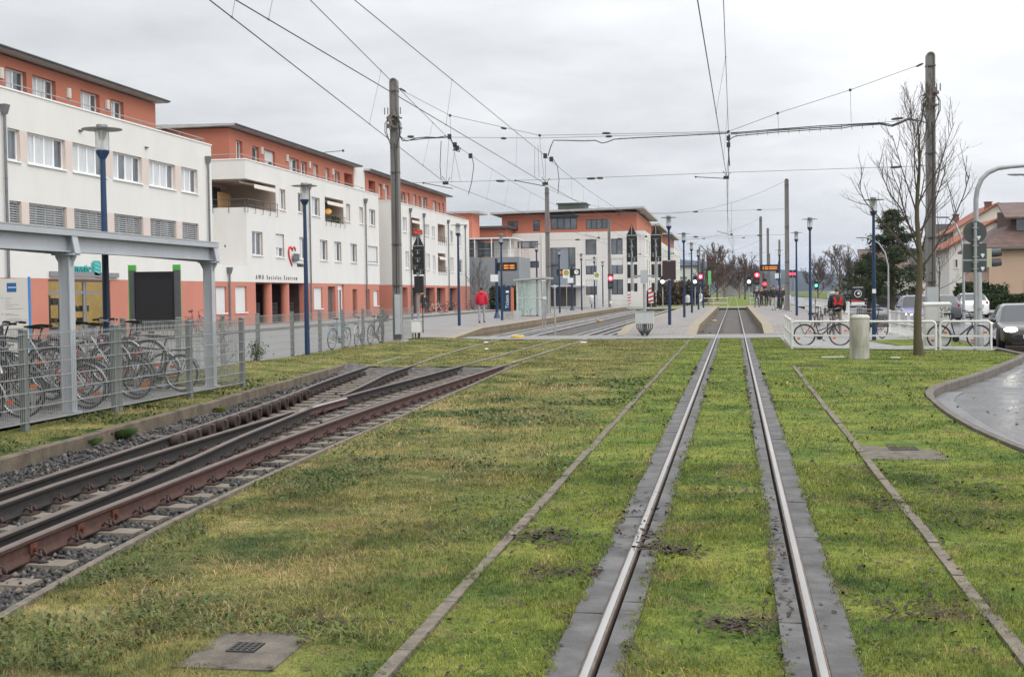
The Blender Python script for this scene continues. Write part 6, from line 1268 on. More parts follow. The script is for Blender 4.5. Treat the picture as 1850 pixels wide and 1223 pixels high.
# pale railings at the far end of the platforms
def tube_rail(name, label, pts, h, m, rails=(.5,1.0), step=1.6, r=.03, z=0, cat='railing', group=None):
    a = Vector(pts[0]); t = thing(name, label, cat, (a.x, a.y, z), 0, group)
    for p, q in zip(pts[:-1], pts[1:]):
        p, q = Vector((*p,0))-Vector((a.x,a.y,0)), Vector((*q,0))-Vector((a.x,a.y,0)); L = (q-p).length; n = max(1, round(L/step)); m_ = MB()
        for f in rails: m_.tube([p+Vector((0,0,h*f)), q+Vector((0,0,h*f))], r, 8)
        obj('rail', m_, m, t, 40)
        for k in range(n+1): m_ = MB(); c_ = p+(q-p)*(k/n); m_.cyl(c_-Vector((0,0,.05)), c_+Vector((0,0,h)), r, 8); obj('post', m_, m, t, 40)
    return t
tube_rail('railing', 'pale railing across the far end of the left platform', [(-13.5,131.5),(-10.4,131.5)], 1.0, M['box_white']); tube_rail('railing', 'pale railing across the far end of the island platform', [(-3.4,131),(-.7,133)], 1.0, M['box_white'])
tube_rail('railing', 'pale railing by the waiting people at the far end of the right platform', [(1.6,133),(4.0,133)], 1.0, M['box_white'])
# railing between the right platform and the road
def bar_fence(label, pts, h, z=0, step=.13, group=None):
    a = Vector(pts[0]); t = thing('railing', label, 'railing', (a.x, a.y, z), 0, group)
    for p, q in zip(pts[:-1], pts[1:]):
        p, q = Vector((*p,0))-Vector((a.x,a.y,0)), Vector((*q,0))-Vector((a.x,a.y,0)); L = (q-p).length; m_ = MB()
        for f in (.06,.52,1.0): m_.bar(p+Vector((0,0,h*f)), q+Vector((0,0,h*f)), .05, .05)
        obj('rail', m_, M['rail_white'], t); n = int(L/step); m_ = MB()
        for k in range(n+1): c_ = p+(q-p)*(k/n); m_.cyl(c_+Vector((0,0,h*.06)), c_+Vector((0,0,h)), .011, 5)
        obj('bars', m_, M['rail_white'], t)['kind'] = 'stuff'
        for k in range(int(L/2)+1): c_ = p+(q-p)*(k/max(1,int(L/2))); m_ = MB(); m_.box(c_.x-.04,c_.x+.04,c_.y-.04,c_.y+.04,-.1,h+.05); obj('post', m_, M['rail_white'], t)
    return t
bar_fence('long pale barred railing along the back of the right platform', [(5.05,60),(5.05,72),(5.05,84),(5.05,96)], 1.0, .1, .2)
bar_fence('short pale barred railing behind the lamp post by the tree', [(5.75,50.5),(6.05,42.2)], .85, 0, .22)
bar_fence('pale barred railing return running from the corner towards the platform', [(1.66,38.9),(1.72,45.6)], .79, 0)
t = thing('railing', 'white tube railing along the front of the footpath, before the parked bicycles', 'railing', (1.66,38.85,0)); dx = Vector((6.86-1.66, 36.95-38.85, 0)); RL = dx.length; ux = dx/RL
def hoop(f0, f1, h=.77):
    a, b = ux*f0, ux*f1; m_ = MB(); up = lambda p, z: p+Vector((0,0,z)); r = .09
    m_.tube([up(a,-.1), up(a,h-r), up(a+ux*.03,h-.03), up(a+ux*r,h), up(b-ux*r,h), up(b-ux*.03,h-.03), up(b,h-r), up(b,-.1)], .032, 8); o_ = obj('hoop', m_, M['rail_white'], t, 40)
    m_ = MB(); m_.bar(up(a+ux*.03,h*.48), up(b-ux*.03,h*.48), .05, .05); m_.bar(up(a+ux*.03,.06), up(b-ux*.03,.06), .05, .05); obj('rail', m_, M['rail_white'], t)
hoop(0.0, 1.98); hoop(2.08, 4.08); hoop(4.20, RL)
# concrete pillar, cabinet, sign post, traffic light mast
c = P(1556,646,0); t = thing('concrete_pillar', 'short round weathered concrete pillar with a flat lid on the lawn before the railing', 'pillar', (c.x, c.y+.2, 0)); M['pillar'] = mat('weathered concrete', (.42,.40,.36), .9, 0, .22, 2.2, .4, 30, stretch=(4,4,.7))
m_ = MB(); m_.lathe([(.215,-.1),(.215,.30),(.222,.31),(.222,.96)], n=24); obj('shaft', m_, M['pillar'], t, 40); m_ = MB(); m_.lathe([(.235,.962),(.235,1.0),(.19,1.05),(.05,1.06)], n=24); obj('lid', m_, mat('pillar lid', (.45,.43,.38), .9, 0, .2, 8), t, 40); m_ = MB(); m_.box(-.255,-.165,-.06,.12,-.1,.98); obj('cable_duct', m_, mat('concrete duct', (.34,.32,.285), .9, 0, .2, 4), t)
ca, cb_ = P(1671,641,0), P(1718,641,0); cy = 38.3; xa, xb = A(1671.5,600,cy).x, A(1718,600,cy).x; t = thing('switch_cabinet', 'pale grey traffic control cabinet lettered VSA 201 by the tree', 'cabinet', (xa, cy, 0)); W_ = xb-xa; M['cab'] = mat('pale grey cabinet', (.52,.515,.48), .6, 0, .07, 3); h = A(1690,548,cy).z
m_ = MB(); m_.box(0,W_,0,.42,-.05,h-.05); obj('body', m_, M['cab'], t); m_ = MB(); m_.add([(-.03,-.03,h-.05),(W_+.03,-.03,h-.05),(W_+.03,.45,h-.05),(-.03,.45,h-.05),(-.02,-.02,h-.01),(W_+.02,-.02,h-.01),(W_+.02,.44,h+.03),(-.02,.44,h+.03)], [(0,3,2,1),(4,5,6,7),(0,1,5,4),(1,2,6,5),(2,3,7,6),(3,0,4,7)]); obj('lid', m_, mat('cabinet lid', (.57,.565,.53), .6), t)
for a0, a1 in ((.02,W_*.5-.008),(W_*.5+.008,W_-.02)): m_ = MB(); m_.box(a0,a1,-.014,-.001,.08,h-.08); d_ = obj('door', m_, M['cab'], t); m_ = MB(); m_.box((a0 if a0 > .1 else a1-.05),(a0+.03 if a0 > .1 else a1-.02),-.03,-.0141,h*.45,h*.6); obj('handle', m_, M['steel'], d_)
text_part(t, 'VSA', (W_*.56,-.0155,h-.235), .185, M['black'], ROT_FY, .001, 'lettering', 1.0, 1, 'LEFT', False); text_part(t, '201', (W_*.56,-.0155,h-.395), .185, M['black'], ROT_FY, .001, 'lettering', 1.0, 1.25, 'LEFT', False)
sx = A(1762,500,37.3); t = thing('sign_post', 'grey post carrying the dark backs of one round and two square road signs', 'road sign', (sx.x, 37.3, 0)); zt_ = A(1762,402,37.3).z
m_ = MB(); m_.cyl((0,0,-.1),(0,0,zt_),.045,12); obj('post', m_, mat('grey post', (.30,.32,.325), .45, .3, .1, 4), t, 40); M['signback'] = mat('sign back', (.055,.066,.066), .45); kz = lambda y: A(1762,y,37.3).z; pm = 1/(2372/37.3)
m_ = MB(); m_.cyl((0,.05,kz(420)),(0,.062,kz(420)),.31,28); obj('round_sign', m_, M['signback'], t, 40)
for y0, y1 in ((440,469.5),(470.5,492)): m_ = MB(); m_.box(-.31,.31,.05,.062,kz(y1),kz(y0)); obj('square_sign', m_, M['signback'], t)
m_ = MB()
for y in (412,434,444,464,474,486): m_.box(-.075,.075,-.05,.05,kz(y)-.012,kz(y)+.012)
m_.box(-.31,.31,.04,.049,kz(470)-.02,kz(470)+.02); obj('clamps', m_, M['steel'], t)
for x, y in ((1769,429),(1776,461),(1776,485)): p_ = A(x,y,37.3); m_ = MB(); q = p_-Vector((sx.x,37.3,0)); m_.box(q.x-.045,q.x+.045,.046,.0495,q.z-.015,q.z+.04); m_.box(q.x-.02,q.x+.02,.046,.0494,q.z-.06,q.z-.015); obj('sticker', m_, M['white'], t)
Ym = 39.5; mx_ = A(1768,500,Ym); t = thing('traffic_light_mast', 'tall grey mast curving right over the road, with a traffic light on its side', 'traffic light', (mx_.x, Ym, -.02)); q = lambda x, y: A(x, y, Ym)-Vector((mx_.x, Ym, 0))
m_ = MB(); m_.tube([(0,0,0),(0,0,1.0),(.0,0,q(1766,420).z)]+[q(x,y) for x,y in ((1763.5,395),(1763,360),(1766,340),(1773,323),(1785,311),(1803,303),(1825,300),(1850,298),(1900,296),(1960,295))], [.10,.10,.08,.075,.07,.07,.07,.068,.066,.062,.06,.055,.05], 14); obj('mast', m_, M['steel'], t, 40)
m_ = MB(); m_.lathe([(.135,0),(.135,.55),(.125,.62),(.1,.66)], n=16); m_.lathe([(.15,1.1),(.15,1.22)], n=16); obj('mast_base', m_, M['steel'], t, 40)
m_ = MB(); zz = q(1785,465).z; m_.box(.14,.34,-.12,.12,zz-.27,zz+.27); h_ = obj('signal_head', m_, mat('cream signal case', (.44,.43,.30), .5), t); m_ = MB()
for dz in (.14,-.14): m_.tube([(.34,0,zz+dz),(.46,0,zz+dz),(.62,0,zz+dz+.02)], [.115,.115,.11], 14, False)
obj('visor', m_, M['darkgrey'], h_); m_ = MB(); m_.bar((.05,0,zz+.2),(.14,0,zz+.2),.05,.05); m_.bar((.05,0,zz-.2),(.14,0,zz-.2),.05,.05); obj('bracket', m_, M['steel'], t)
# street lamps on the right
def street_lamp(xh, yh, xb, yb, Y, label, flip=1):
    b = A(xb, yb, Y); hd = A(xh, yh, Y); t = thing('street_lamp', label, 'street lamp', (b.x, Y, -.1), 0, 'curved grey street lamps along the road'); d = hd-Vector((b.x,Y,-.1)); m_ = MB(); H_ = d.z
    m_.tube([(0,0,0),(0,0,H_*.62),(d.x*.12,0,H_*.80),(d.x*.35,0,H_*.92),(d.x*.7,0,H_*.99),(d.x,0,H_)], [.08,.06,.055,.05,.045,.04], 8); obj('pole', m_, M['steel'], t, 40); m_ = MB(); m_.sphere((d.x-(.3 if d.x > 0 else -.3)*0,0,H_), .3, 10, 6, (1.3,.5,.25)); obj('head', m_, M['grey_steel'], t, 60)
street_lamp(1556,429,1605,545,95,'curved street lamp bending left beside the dark pine'); street_lamp(1519,443,1554,540,125,'smaller curved street lamp beside the round bare tree'); street_lamp(1490,456,1515,536,165,'farthest curved street lamp on the right')
street_lamp(1836,315,1905,600,60,'street lamp head reaching in at the right edge, its pole outside the picture'); street_lamp(1702,392,1741,540,72,'thin curved street lamp between the tall mast and the road signs')
# ================================================================ bicycles
M['tyre'] = M['rubber']; M['chrome'] = mat('bright steel', (.36,.36,.37), .35, .6); M['bikeblack'] = mat('black bicycle paint', (.018,.018,.02), .35); M['saddle'] = mat('black saddle', (.02,.02,.02), .6); M['amber'] = mat('amber reflector', (.60,.13,.02), .35)
def make_bike(paint, stepthrough=False, basket=False):
    """local: wheels along x, rear wheel at 0, front wheel at 1.05, ground at z = 0"""
    t = thing('bicycle', '', 'bicycle'); r = .335; F = Vector((1.05,0,r)); B_ = Vector((0,0,r)); BB = Vector((.44,0,.28)); ST = Vector((.30,0,.80)); HT = Vector((.84,0,.84)); HB = Vector((.88,0,.66))
    for c, nm in ((B_, 'r'), (F, 'f')):
        m_ = MB(); m_.ring(c,(1,0,0),(0,0,1),r-.018,.018,30,6); w = obj('wheel', m_, M['tyre'], t, 60); m_ = MB(); m_.ring(c,(1,0,0),(0,0,1),r-.042,.010,30,4); m_.cyl(c+Vector((0,-.05,0)),c+Vector((0,.05,0)),.022,8)
        for k in range(18): a = 2*math.pi*k/18; s = .02 if k % 2 else -.02; m_.bar(c+Vector((.02*math.cos(a+1),s,.02*math.sin(a+1))), c+Vector(((r-.045)*math.cos(a),0,(r-.045)*math.sin(a))), .0035, .0035)
        obj('rim', m_, M['chrome'], w); m_ = MB()
        for a in (.6, 3.7): m_.cbox(c+Vector((.2*math.cos(a),0,.2*math.sin(a))), (.095,.022,.055)); 
        obj('reflector', m_, M['amber'], w)
        m_ = MB(); n = 12
        for k in range(n):
            a0, a1 = [(.35+2.6*(j/n)) if c is B_ else (.75+1.9*(j/n)) for j in (k,k+1)]; R_ = r+.025
            m_.add([c+Vector((R_*math.cos(a),s,R_*math.sin(a))) for a in (a0,a1) for s in (-.025,.025)], [(0,1,3,2)])
        obj('mudguard', m_, paint if not stepthrough else M['chrome'], t)
    m_ = MB(); T = lambda a, b, q=.016: m_.tube([a, b], q, 8)
    T(HB, BB, .02); T(ST, BB, .017); T(HT, HB, .019)
    if stepthrough: m_.tube([HT-Vector((0,0,.06)), Vector((.66,0,.55)), Vector((.40,0,.45))], .016, 8)
    else: T(HT-Vector((0,0,.04)), ST-Vector((0,0,.06)))
    for s in (-.05,.05): T(Vector((.30,s*.3,.78)), Vector((0,s,r)), .009); T(Vector((.44,s*.6,.28)), Vector((0,s,r)), .010); m_.tube([HB+Vector((.005,s*.6,-.02)), Vector((.93,s,.5)), Vector((1.05,s,r))], .012, 8)
    T(ST, ST+Vector((-.05,0,.16)), .013); T(HT, HT+Vector((-.04,0,.13)), .013); obj('frame', m_, paint, t, 50)
    m_ = MB(); b = HT+Vector((-.04,0,.15)); m_.tube([b+Vector((-.14,-.29,.04)), b+Vector((-.03,-.24,.05)), b+Vector((.03,-.1,.0)), b+Vector((.03,.1,0)), b+Vector((-.03,.24,.05)), b+Vector((-.14,.29,.04))], .011, 8); h_ = obj('handlebar', m_, M['chrome'], t, 50); m_ = MB()
    for s in (-1,1): m_.cyl(b+Vector((-.16,s*.295,.04)), b+Vector((-.06,s*.255,.048)), .017, 8)
    obj('grip', m_, M['saddle'], h_)
    m_ = MB(); s0 = ST+Vector((-.05,0,.17)); m_.add([s0+Vector(v) for v in ((-.13,-.08,.02),(-.13,.08,.02),(0,.06,.03),(.15,.018,.02),(.15,-.018,.02),(0,-.06,.03),(-.12,-.07,-.03),(-.12,.07,-.03),(.0,.05,-.02),(.14,.012,0),(.14,-.012,0),(0,-.05,-.02))], [(0,5,2,1),(5,4,3,2),(0,1,7,6),(1,2,8,7),(2,3,9,8),(3,4,10,9),(4,5,11,10),(5,0,6,11),(6,7,8,11),(11,8,9,10)]); obj('saddle', m_, M['saddle'], t, 60)
    m_ = MB(); m_.cyl(BB+Vector((0,-.05,0)),BB+Vector((0,-.04,0)),.095,18); m_.bar(BB+Vector((0,-.06,0)),BB+Vector((.12,-.06,-.12)),.02,.012); m_.bar(BB+Vector((0,.06,0)),BB+Vector((-.12,.06,.12)),.02,.012); m_.cbox(BB+Vector((.12,-.11,-.12)),(.09,.08,.02)); m_.cbox(BB+Vector((-.12,.11,.12)),(.09,.08,.02)); m_.bar(BB+Vector((0,-.045,.09)),B_+Vector((0,-.045,.04)),.02,.008); m_.bar(BB+Vector((0,-.045,-.09)),B_+Vector((0,-.045,-.04)),.02,.008); obj('crank', m_, M['bikeblack'], t)
    m_ = MB(); 
    for s in (-.06,.06): m_.bar((-.22,s,.74),(.18,s,.74),.012,.012); m_.bar((-.15,s,.74),(0,s,r),.008,.008)
    for x in (-.2,-.05,.1): m_.bar((x,-.06,.74),(x,.06,.74),.012,.012)
    obj('carrier', m_, M['saddle'], t)
    m_ = MB(); m_.cyl(HB+Vector((.06,0,.1)),HB+Vector((.13,0,.1)),.04,10,.05); obj('headlamp', m_, M['chrome'], t)
    if basket:
        m_ = MB(); 
        for z in (.0,.08,.16,.24): 
            q = [(1.02,-.16,.78+z),(1.34,-.16,.78+z),(1.34,.16,.78+z),(1.02,.16,.78+z)]
            for i in range(4): m_.bar(q[i],q[(i+1)%4],.008,.008)
        for k in range(9): m_.bar((1.02+k*.04,-.16,.78),(1.02+k*.04,-.16,1.02),.006,.006); m_.bar((1.02+k*.04,.16,.78),(1.02+k*.04,.16,1.02),.006,.006)
        for k in range(9): m_.bar((1.02,-.16+k*.04,.78),(1.02,-.16+k*.04,1.02),.006,.006); m_.bar((1.34,-.16+k*.04,.78),(1.34,-.16+k*.04,1.02),.006,.006); m_.bar((1.02,-.16+k*.04,.78),(1.34,-.16+k*.04,.78),.006,.006)
        obj('basket', m_, M['saddle'], t)
    return t
paints = {'black': M['bikeblack'], 'silver': mat('silver paint', (.42,.43,.44), .3, .4), 'red': mat('dark red paint', (.25,.02,.035), .35), 'blue': mat('light blue paint', (.10,.26,.36), .35), 'white': mat('white bike paint', (.6,.6,.58), .35)}
protos = {}
def bike(kind, loc, rz, label, group, lean=0.0, step=False, basket=False):
    k = (kind, step, basket)
    if k not in protos: protos[k] = make_bike(paints[kind], step, basket); t = protos[k]; t.location = loc; t['label'] = label
    else: t = copy_thing(protos[k], loc, rz, label)
    t.rotation_euler = (lean, 0, rz); t['group'] = group; return t
BG = 'bicycles parked in the fenced yard'
spec = [(12.4,'black',0,.0,'black bicycle at the far left edge behind the fence, partly cut by the frame'),(12.95,'red',1,.28,'dark red bicycle with raised front wheel near the left edge behind the first fence post'),(13.5,'black',0,.0,'black bicycle on the ground just left of the first fence post'),(14.1,'silver',1,.28,'silver bicycle with raised wheel just right of the first fence post'),(14.7,'black',0,.0,'black bicycle low down between the first post and the near shelter column'),(15.35,'silver',0,.0,'silver bicycle low down, left of the near shelter column'),(15.95,'white',1,.28,'white bicycle with raised front wheel left of the near shelter column'),(16.6,'black',0,.0,'black bicycle half hidden behind the near shelter column'),(17.75,'silver',1,.28,'silver bicycle with raised wheel just right of the near shelter column'),(18.2,'silver',0,.0,'silver bicycle low down between the near column and the double fence post'),(18.9,'red',0,.0,'dark red bicycle right of the double fence post'),(19.4,'silver',1,.28,'silver bicycle with high arched wheel right of the double fence post'),(20.0,'black',0,.0,'black bicycle with an amber reflector in the middle of the third fence panel'),(20.4,'white',1,.28,'white bicycle raised behind the third fence panel'),(21.0,'red',1,.28,'dark red bicycle with raised wheel left of the third fence post'),(21.6,'black',0,.0,'rightmost black bicycle, wheel showing beside the farther shelter column')]
for i, (y, kind, raised, z, lab) in enumerate(spec):
    if i % 3 == 1: bike(kind, (-9.95-.25*raised-1.05+.12*(i%2), y, .045+z), R(-6+5*(i%4)), lab, BG, R(3*(i%3-1)), kind == 'red')
    else: bike(kind, (-9.72-.25*raised+.10*(i%2), y, .045+z), R(176+5*(i%3)), lab, BG, R(3*(i%3-1)), kind == 'red')
for y, kind, x, a, z, lab in ((12.7,'black',-11.2,182,0,'black bicycle in the rear row at the left edge of the yard'),(14.3,'silver',-11.1,178,.28,'silver bicycle in the rear row behind the first fence panel'),(15.6,'black',-11.2,184,0,'black bicycle in the rear row left of the near shelter column'),(17.0,'black',-10.35,176,.28,'black bicycle with raised wheel just behind the near shelter column'),(18.6,'black',-10.3,186,.28,'black bicycle with raised wheel behind the double fence post'),(19.8,'black',-11.1,181,0,'black bicycle in the rear row behind the third fence panel'),(20.7,'black',-10.0,170,0,'black bicycle low down left of the third fence post'),(22.1,'silver',-10.2,174,0,'silver bicycle nearest the farther shelter column')): bike(kind, (x, y, .045+z), R(a), lab, BG, R(2))
t = thing('bicycle_rack', 'low steel bicycle rack under the shelter', 'bicycle rack', (-10.4,17,.045)); m_ = MB()
for k in range(20): y = -5+k*.55; z = .28 if k % 2 else 0; m_.tube([(.3,y-.04,z),(.3,y-.04,z+.38),(.3,y+.04,z+.38),(.3,y+.04,z)], .012, 6); m_.bar((-.2,y,z+.02),(.6,y,z+.02),.05,.02)
m_.bar((0,-5.3,.05),(0,5.6,.05),.05,.05); m_.bar((.25,-5.3,.3),(.25,5.6,.3),.04,.04); obj('rack_bars', m_, M['steel'], t)
BR = 'bicycles by the right railing'
c = P(1462,627,0); bike('black', (c.x-.1, c.y+.65, 0), R(3), 'black bicycle leaning inside the white railing, left of the concrete pillar', BR, R(-4), True)
c = P(1697,632,0); bike('black', (5.62, 37.75, 0), R(-3), 'black bicycle parked behind the railing at the grey sign post', BR, R(4))
c = P(1492,597,0); bike('silver', (3.65, 49.0, 0), R(253), 'bicycle standing upright beside the man with the red backpack', BR, R(-3), False, True)
bike('black', (3.3, 55.0, 0), R(75), 'black bicycle left of the man with the backpack', BR, R(3))
c = P(1595,612,0); bike('black', (4.95, 45.8, 0), R(118), 'black bicycle with a wire basket behind the lamp post by the tree', BR, R(3), False, True)
c = P(632,620,.1); bike('blue', (-12.45, 39.2, .03), R(82), 'light blue bicycle leaning on the street side of the long fence', 'bicycles leaning on the long fence', R(4)); bike('black', (-12.4, 43.4, .03), R(86), 'black bicycle with a wire basket leaning by the tall left mast', 'bicycles leaning on the long fence', R(4), False, True); bike('silver', (-12.4, 41.7, .03), R(95), 'grey bicycle leaning on the long fence near the left mast', 'bicycles leaning on the long fence', R(3))
for x, y, a, kind, lab in ((775,563,20,'white','pale bicycle parked before the dark garage bays'),(805,561,-15,'black','black bicycle parked at the last garage bay'),(848,563,70,'red','red bicycle at the corner of the third white block')):
    c = P(x, y, .15); c = AX(x, y-6, -25.3); bike(kind, (c.x, c.y, .15), R(a), lab, 'bicycles parked on the far pavement', 0, kind == 'red')
for x, a, kind, lab in ((340,80,'red','red bicycle on the far pavement behind the shelter column'),(1130,10,'silver','small far bicycle near the crossing')):
    c = AX(x, 560, -23.8) if x < 400 else P(x, 549, .05); bike(kind, (c.x, c.y, .15 if x < 400 else .05), R(a), lab, 'bicycles parked on the far pavement', 0, kind == 'red')
# ================================================================ trees and hedges
M['bark'] = mat('mossy bark', (0.105,0.075,0.055), .95, 0, 0, 7, .8, 40, col2=(.07,.075,.03), stretch=(1,1,.3)); M['twig'] = mat('bare twigs', (.075,.052,.042), .9, 0, .2, 3); M['twig_brown'] = mat('reddish brown twigs', (.10,.06,.045), .95, 0, .3, 2)
M['needle'] = mat('pine needles', (.052,.066,.030), .8, 0, .45, 1.5, spec=.2); M['hedge'] = mat('hedge leaves', (.035,.052,.016), .75, 0, .5, 3, spec=.25); M['hedge_brown'] = mat('brown winter hedge', (.085,.06,.035), .9, 0, .4, 2)
def bare_tree(name, label, loc, H, th, spread, r, seed, limbs=13, subs=8, twigs=4, rmin=.007, group=None, mk='twig', lean=(0,0), up=.9, el0=.45):
    g = random.Random(seed); t = thing(name, label, 'tree', loc, 0, group); tr, cr_ = MB(), MB()
    n = 12; path = [Vector((lean[0]*(i/n)+.05*H*.1*math.sin(i*1.1+seed), lean[1]*(i/n)+.03*math.cos(i*1.7), H*.86*i/n)) for i in range(n+1)]
    def rad(z): f = z/(H*.86); return r*(1.35 if f < .02 else 1.0)*(1-.55*min(1, z/th)**1.5*.6 if z < th else .64*(1-(z-th)/(H*.86-th+.01))**.9+.10)
    tr.tube(path, [rad(p.z) for p in path], 10); obj('trunk', tr, M['bark'] if mk == 'twig' else M[mk], t, 60)
    def at(z): f = min(.999, z/(H*.86))*n; i = int(f); return path[i].lerp(path[i+1], f-i)
    def shoot(p, d, L, r0, lv):
        k = 5 if lv < 2 else 4; pts = [p]; q = p.copy(); d = d.normalized()
        for i in range(k):
            d = (d+Vector((g.gauss(0,.11), g.gauss(0,.11), g.gauss(.05,.07)+up*.10))).normalized(); q = q+d*(L/k); pts.append(q.copy())
        cr_.tube(pts, [max(rmin*.7, r0*(1-.72*i/k)) for i in range(k+1)], 5 if lv == 0 else 4 if lv == 1 else 3, False)
        if lv == 2: return
        m = subs if lv == 0 else twigs
        for j in range(m):
            f = (.22 if lv == 0 else .15)+(.8*(j+g.uniform(0,.8))/m); f = min(f, .97)*k; i = int(f); b = pts[i].lerp(pts[i+1], f-i); dd = (pts[i+1]-pts[i]).normalized()
            a = Vector((g.gauss(0,1), g.gauss(0,1), g.gauss(.15,.6))); a = (a-dd*a.dot(dd)).normalized(); s = g.uniform(.55,.95)
            shoot(b, dd+a*s, L*g.uniform(.32,.52)*(1.15-.5*f/k), max(rmin, r0*.38), lv+1)
    for i in range(limbs):
        z = th+(H*.86-th)*((i+g.uniform(0,.6))/limbs)**1.15; a = i*2.4+g.uniform(-.5,.5); f = (z-th)/(H*.86-th); L = spread*(1.2-.72*f)*g.uniform(.8,1.15); el = el0+.5*f+g.uniform(-.15,.2)
        shoot(at(z), Vector((math.cos(a)*math.cos(el), math.sin(a)*math.cos(el), math.sin(el))), L, max(rmin*1.6, rad(z)*.40), 0)
    obj('crown', cr_, M[mk], t); return t
c = P(1660,640,0); tree0 = bare_tree('bare_tree', 'young bare street tree with upswept twigs on the lawn before the right mast', (c.x, c.y, -.03), 7.05, 2.15, 2.45, .108, 3, 17, 10, 5, .0042, el0=.72)
leaf_rng = np.random.default_rng(5)
def leaves(name, C, S, size, m, parent, g=leaf_rng, flat=.5):
    """one small crossed face per point C (n,3), scattered by S"""
    n = len(C); V = []; c = C+g.normal(0, 1, (n,3))*S; a = g.normal(0, 1, (n,3)); a /= np.linalg.norm(a, axis=1)[:,None]; b = np.cross(a, g.normal(0, 1, (n,3))); b /= np.linalg.norm(b, axis=1)[:,None]; s = size*g.uniform(.5, 1.4, n)[:,None]
    V = np.stack([c-a*s, c+b*s*flat, c+a*s, c-b*s*flat], 1).reshape(-1,3); T = (np.array([(0,1,2),(0,2,3)])[None]+4*np.arange(n)[:,None,None]).reshape(-1,3)
    o = mesh_tris(name, V, T, m); o.parent = parent; return o
def conifer(label, loc, H, W, seed, n=15000):
    g = np.random.default_rng(seed); t = thing('pine_tree', label, 'tree', loc); m_ = MB(); C = []
    m_.tube([(0,0,0),(.1,0,H*.5),(.0,.1,H*.97)], [.2,.14,.03], 8)
    for i in range(46):
        f = (i/46)**.9; z = H*(.16+.82*f); a = i*2.4+g.uniform(-.5,.5); L = W*(1-f)**.75*g.uniform(.55,1.15)+.15; e = np.array([math.cos(a)*L, math.sin(a)*L, z+L*g.uniform(.0,.35)]); m_.tube([(0,0,z), tuple(e*np.array([.5,.5,1])-np.array([0,0,L*.06])), tuple(e)], [.05,.03,.012], 4, False)
        k = int(n/46*(.45+L/W)); u = g.uniform(.35, 1.05, k)[:,None]; base = np.array([0,0,z]); pts = base+(e-base)*u+g.normal(0,1,(k,3))*np.array([.24,.24,.11])*(.5+L/W); C.append(pts)
    obj('trunk', m_, M['bark'], t); leaves('crown', np.concatenate(C), .02, .13, M['needle'], t, g, .28); return t
c = A(1612,545,97); conifer('dark green pine with ragged clumps of needles beyond the road', (c.x, 97, -.1), 7.6, 2.6, 3)
c = A(1570,545,104); conifer('lower spreading dark pine left of the tall pine beyond the road', (c.x, 104, -.1), 4.6, 2.4, 8, 8000)
bare_tree('bare_tree', 'round bare tree far along the road, left of the pines', (A(1517,540,150).x, 150, -.1), 6.2, 1.4, 3.4, .16, 5, 18, 10, 5, .022, None)
bare_tree('bare_tree', 'small bare street tree between the tall mast and the white house', (A(1697,540,72).x, 72, -.1), 4.6, 1.7, 1.9, .06, 12, 10, 6, 3, .009)
bare_tree('bare_tree', 'bare multi-stemmed tree in front of the low grey terrace building', (A(866,560,128).x, 128, .05), 5.0, .8, 2.2, .08, 6, 12, 7, 4, .013, None)
bare_tree('bare_tree', 'small bare shrub inside the bicycle yard by the end post', (A(405,690,24.0).x, 23.6, .03), 1.25, .15, .6, .015, 9, 9, 5, 3, .004)
ft = bare_tree('bare_tree', 'reddish brown bare tree beyond the crossing, left of the straight track', (A(1296,540,255).x, 255, 0), 9.5, 1.2, 5.6, .2, 21, 18, 11, 6, .042, 'bare trees far beyond the crossing', 'twig_brown')
for x, Y, s, lab in ((1283,240,.95,'bare brown tree beside the small green sign past the crossing'),(1308,290,.85,'bare brown tree in front of the blue hill'),(1346,262,.98,'round reddish bare tree above the red signal on the right'),(1336,300,.75,'low bare tree left of the round reddish one'),(1362,300,.9,'bare tree behind the waiting people'),(1478,235,.8,'bare tree beyond the road lamps'),(1540,205,.75,'bare tree behind the parked vans'),(1585,220,.8,'bare tree behind the pines')):
    copy_thing(ft, (A(x,540,Y).x, Y, 0), random.uniform(0,6), lab, 'bare trees far beyond the crossing', (s*.8,s*.8,s*.82))
def hedge(label, x0, x1, y0, y1, z0, z1, m, n, seed, size=.10, name='hedge', rag=.05):
    g = np.random.default_rng(seed); t = thing(name, label, 'hedge', ((x0+x1)/2, (y0+y1)/2, z0)); w, d, h = (x1-x0)/2, (y1-y0)/2, z1-z0; m_ = MB(); m_.box(-w*.93,w*.93,-d*.85,d*.85,0,h*.93); obj('dark_core', m_, mat('hedge inside', (.018,.02,.01), .95), t)  # one solid dark box fills the inside of the hedge
    u = g.uniform(-1,1,(n,3)); k = g.integers(0,5,n); u[k==0,1] = -1; u[k==1,1] = -1; u[k==2,0] = -1; u[k==3,2] = 1; u[k==4,0] = 1
    C = u*np.array([w,d,h/2])+np.array([0,0,h/2]); leaves('foliage', C, rag, size, m, t, g, .6); return t
hedge('clipped dark green hedge at the roadside beside the stone wall', 20.6,25.2,92.0,94.0,-.1,1.95,M['hedge'],9000,1,.13)
hedge('low dark hedge behind the white hatchback', 17.6,24.5,104,105.5,-.1,1.05,M['hedge'],5000,2,.13)
hedge('tall brown winter hedge behind the island platform', -13.5,-4.2,172,176,0,2.5,M['hedge_brown'],9000,3,.22,'hedge',.35)
hedge('low brown hedge left of the pointed signal boards', -14.5,-9.5,152,154,0,1.5,M['hedge_brown'],4000,4,.16,'hedge',.2)
hedge('dark garden hedge below the pines', 18.5,22,112,114,-.1,1.8,M['hedge'],5000,5,.15,'hedge',.15)
hedge('dark evergreen hedge beside the low grey building', -24.5,-21.5,131,132.5,.05,2.3,M['hedge'],4000,6,.15,'hedge',.1)
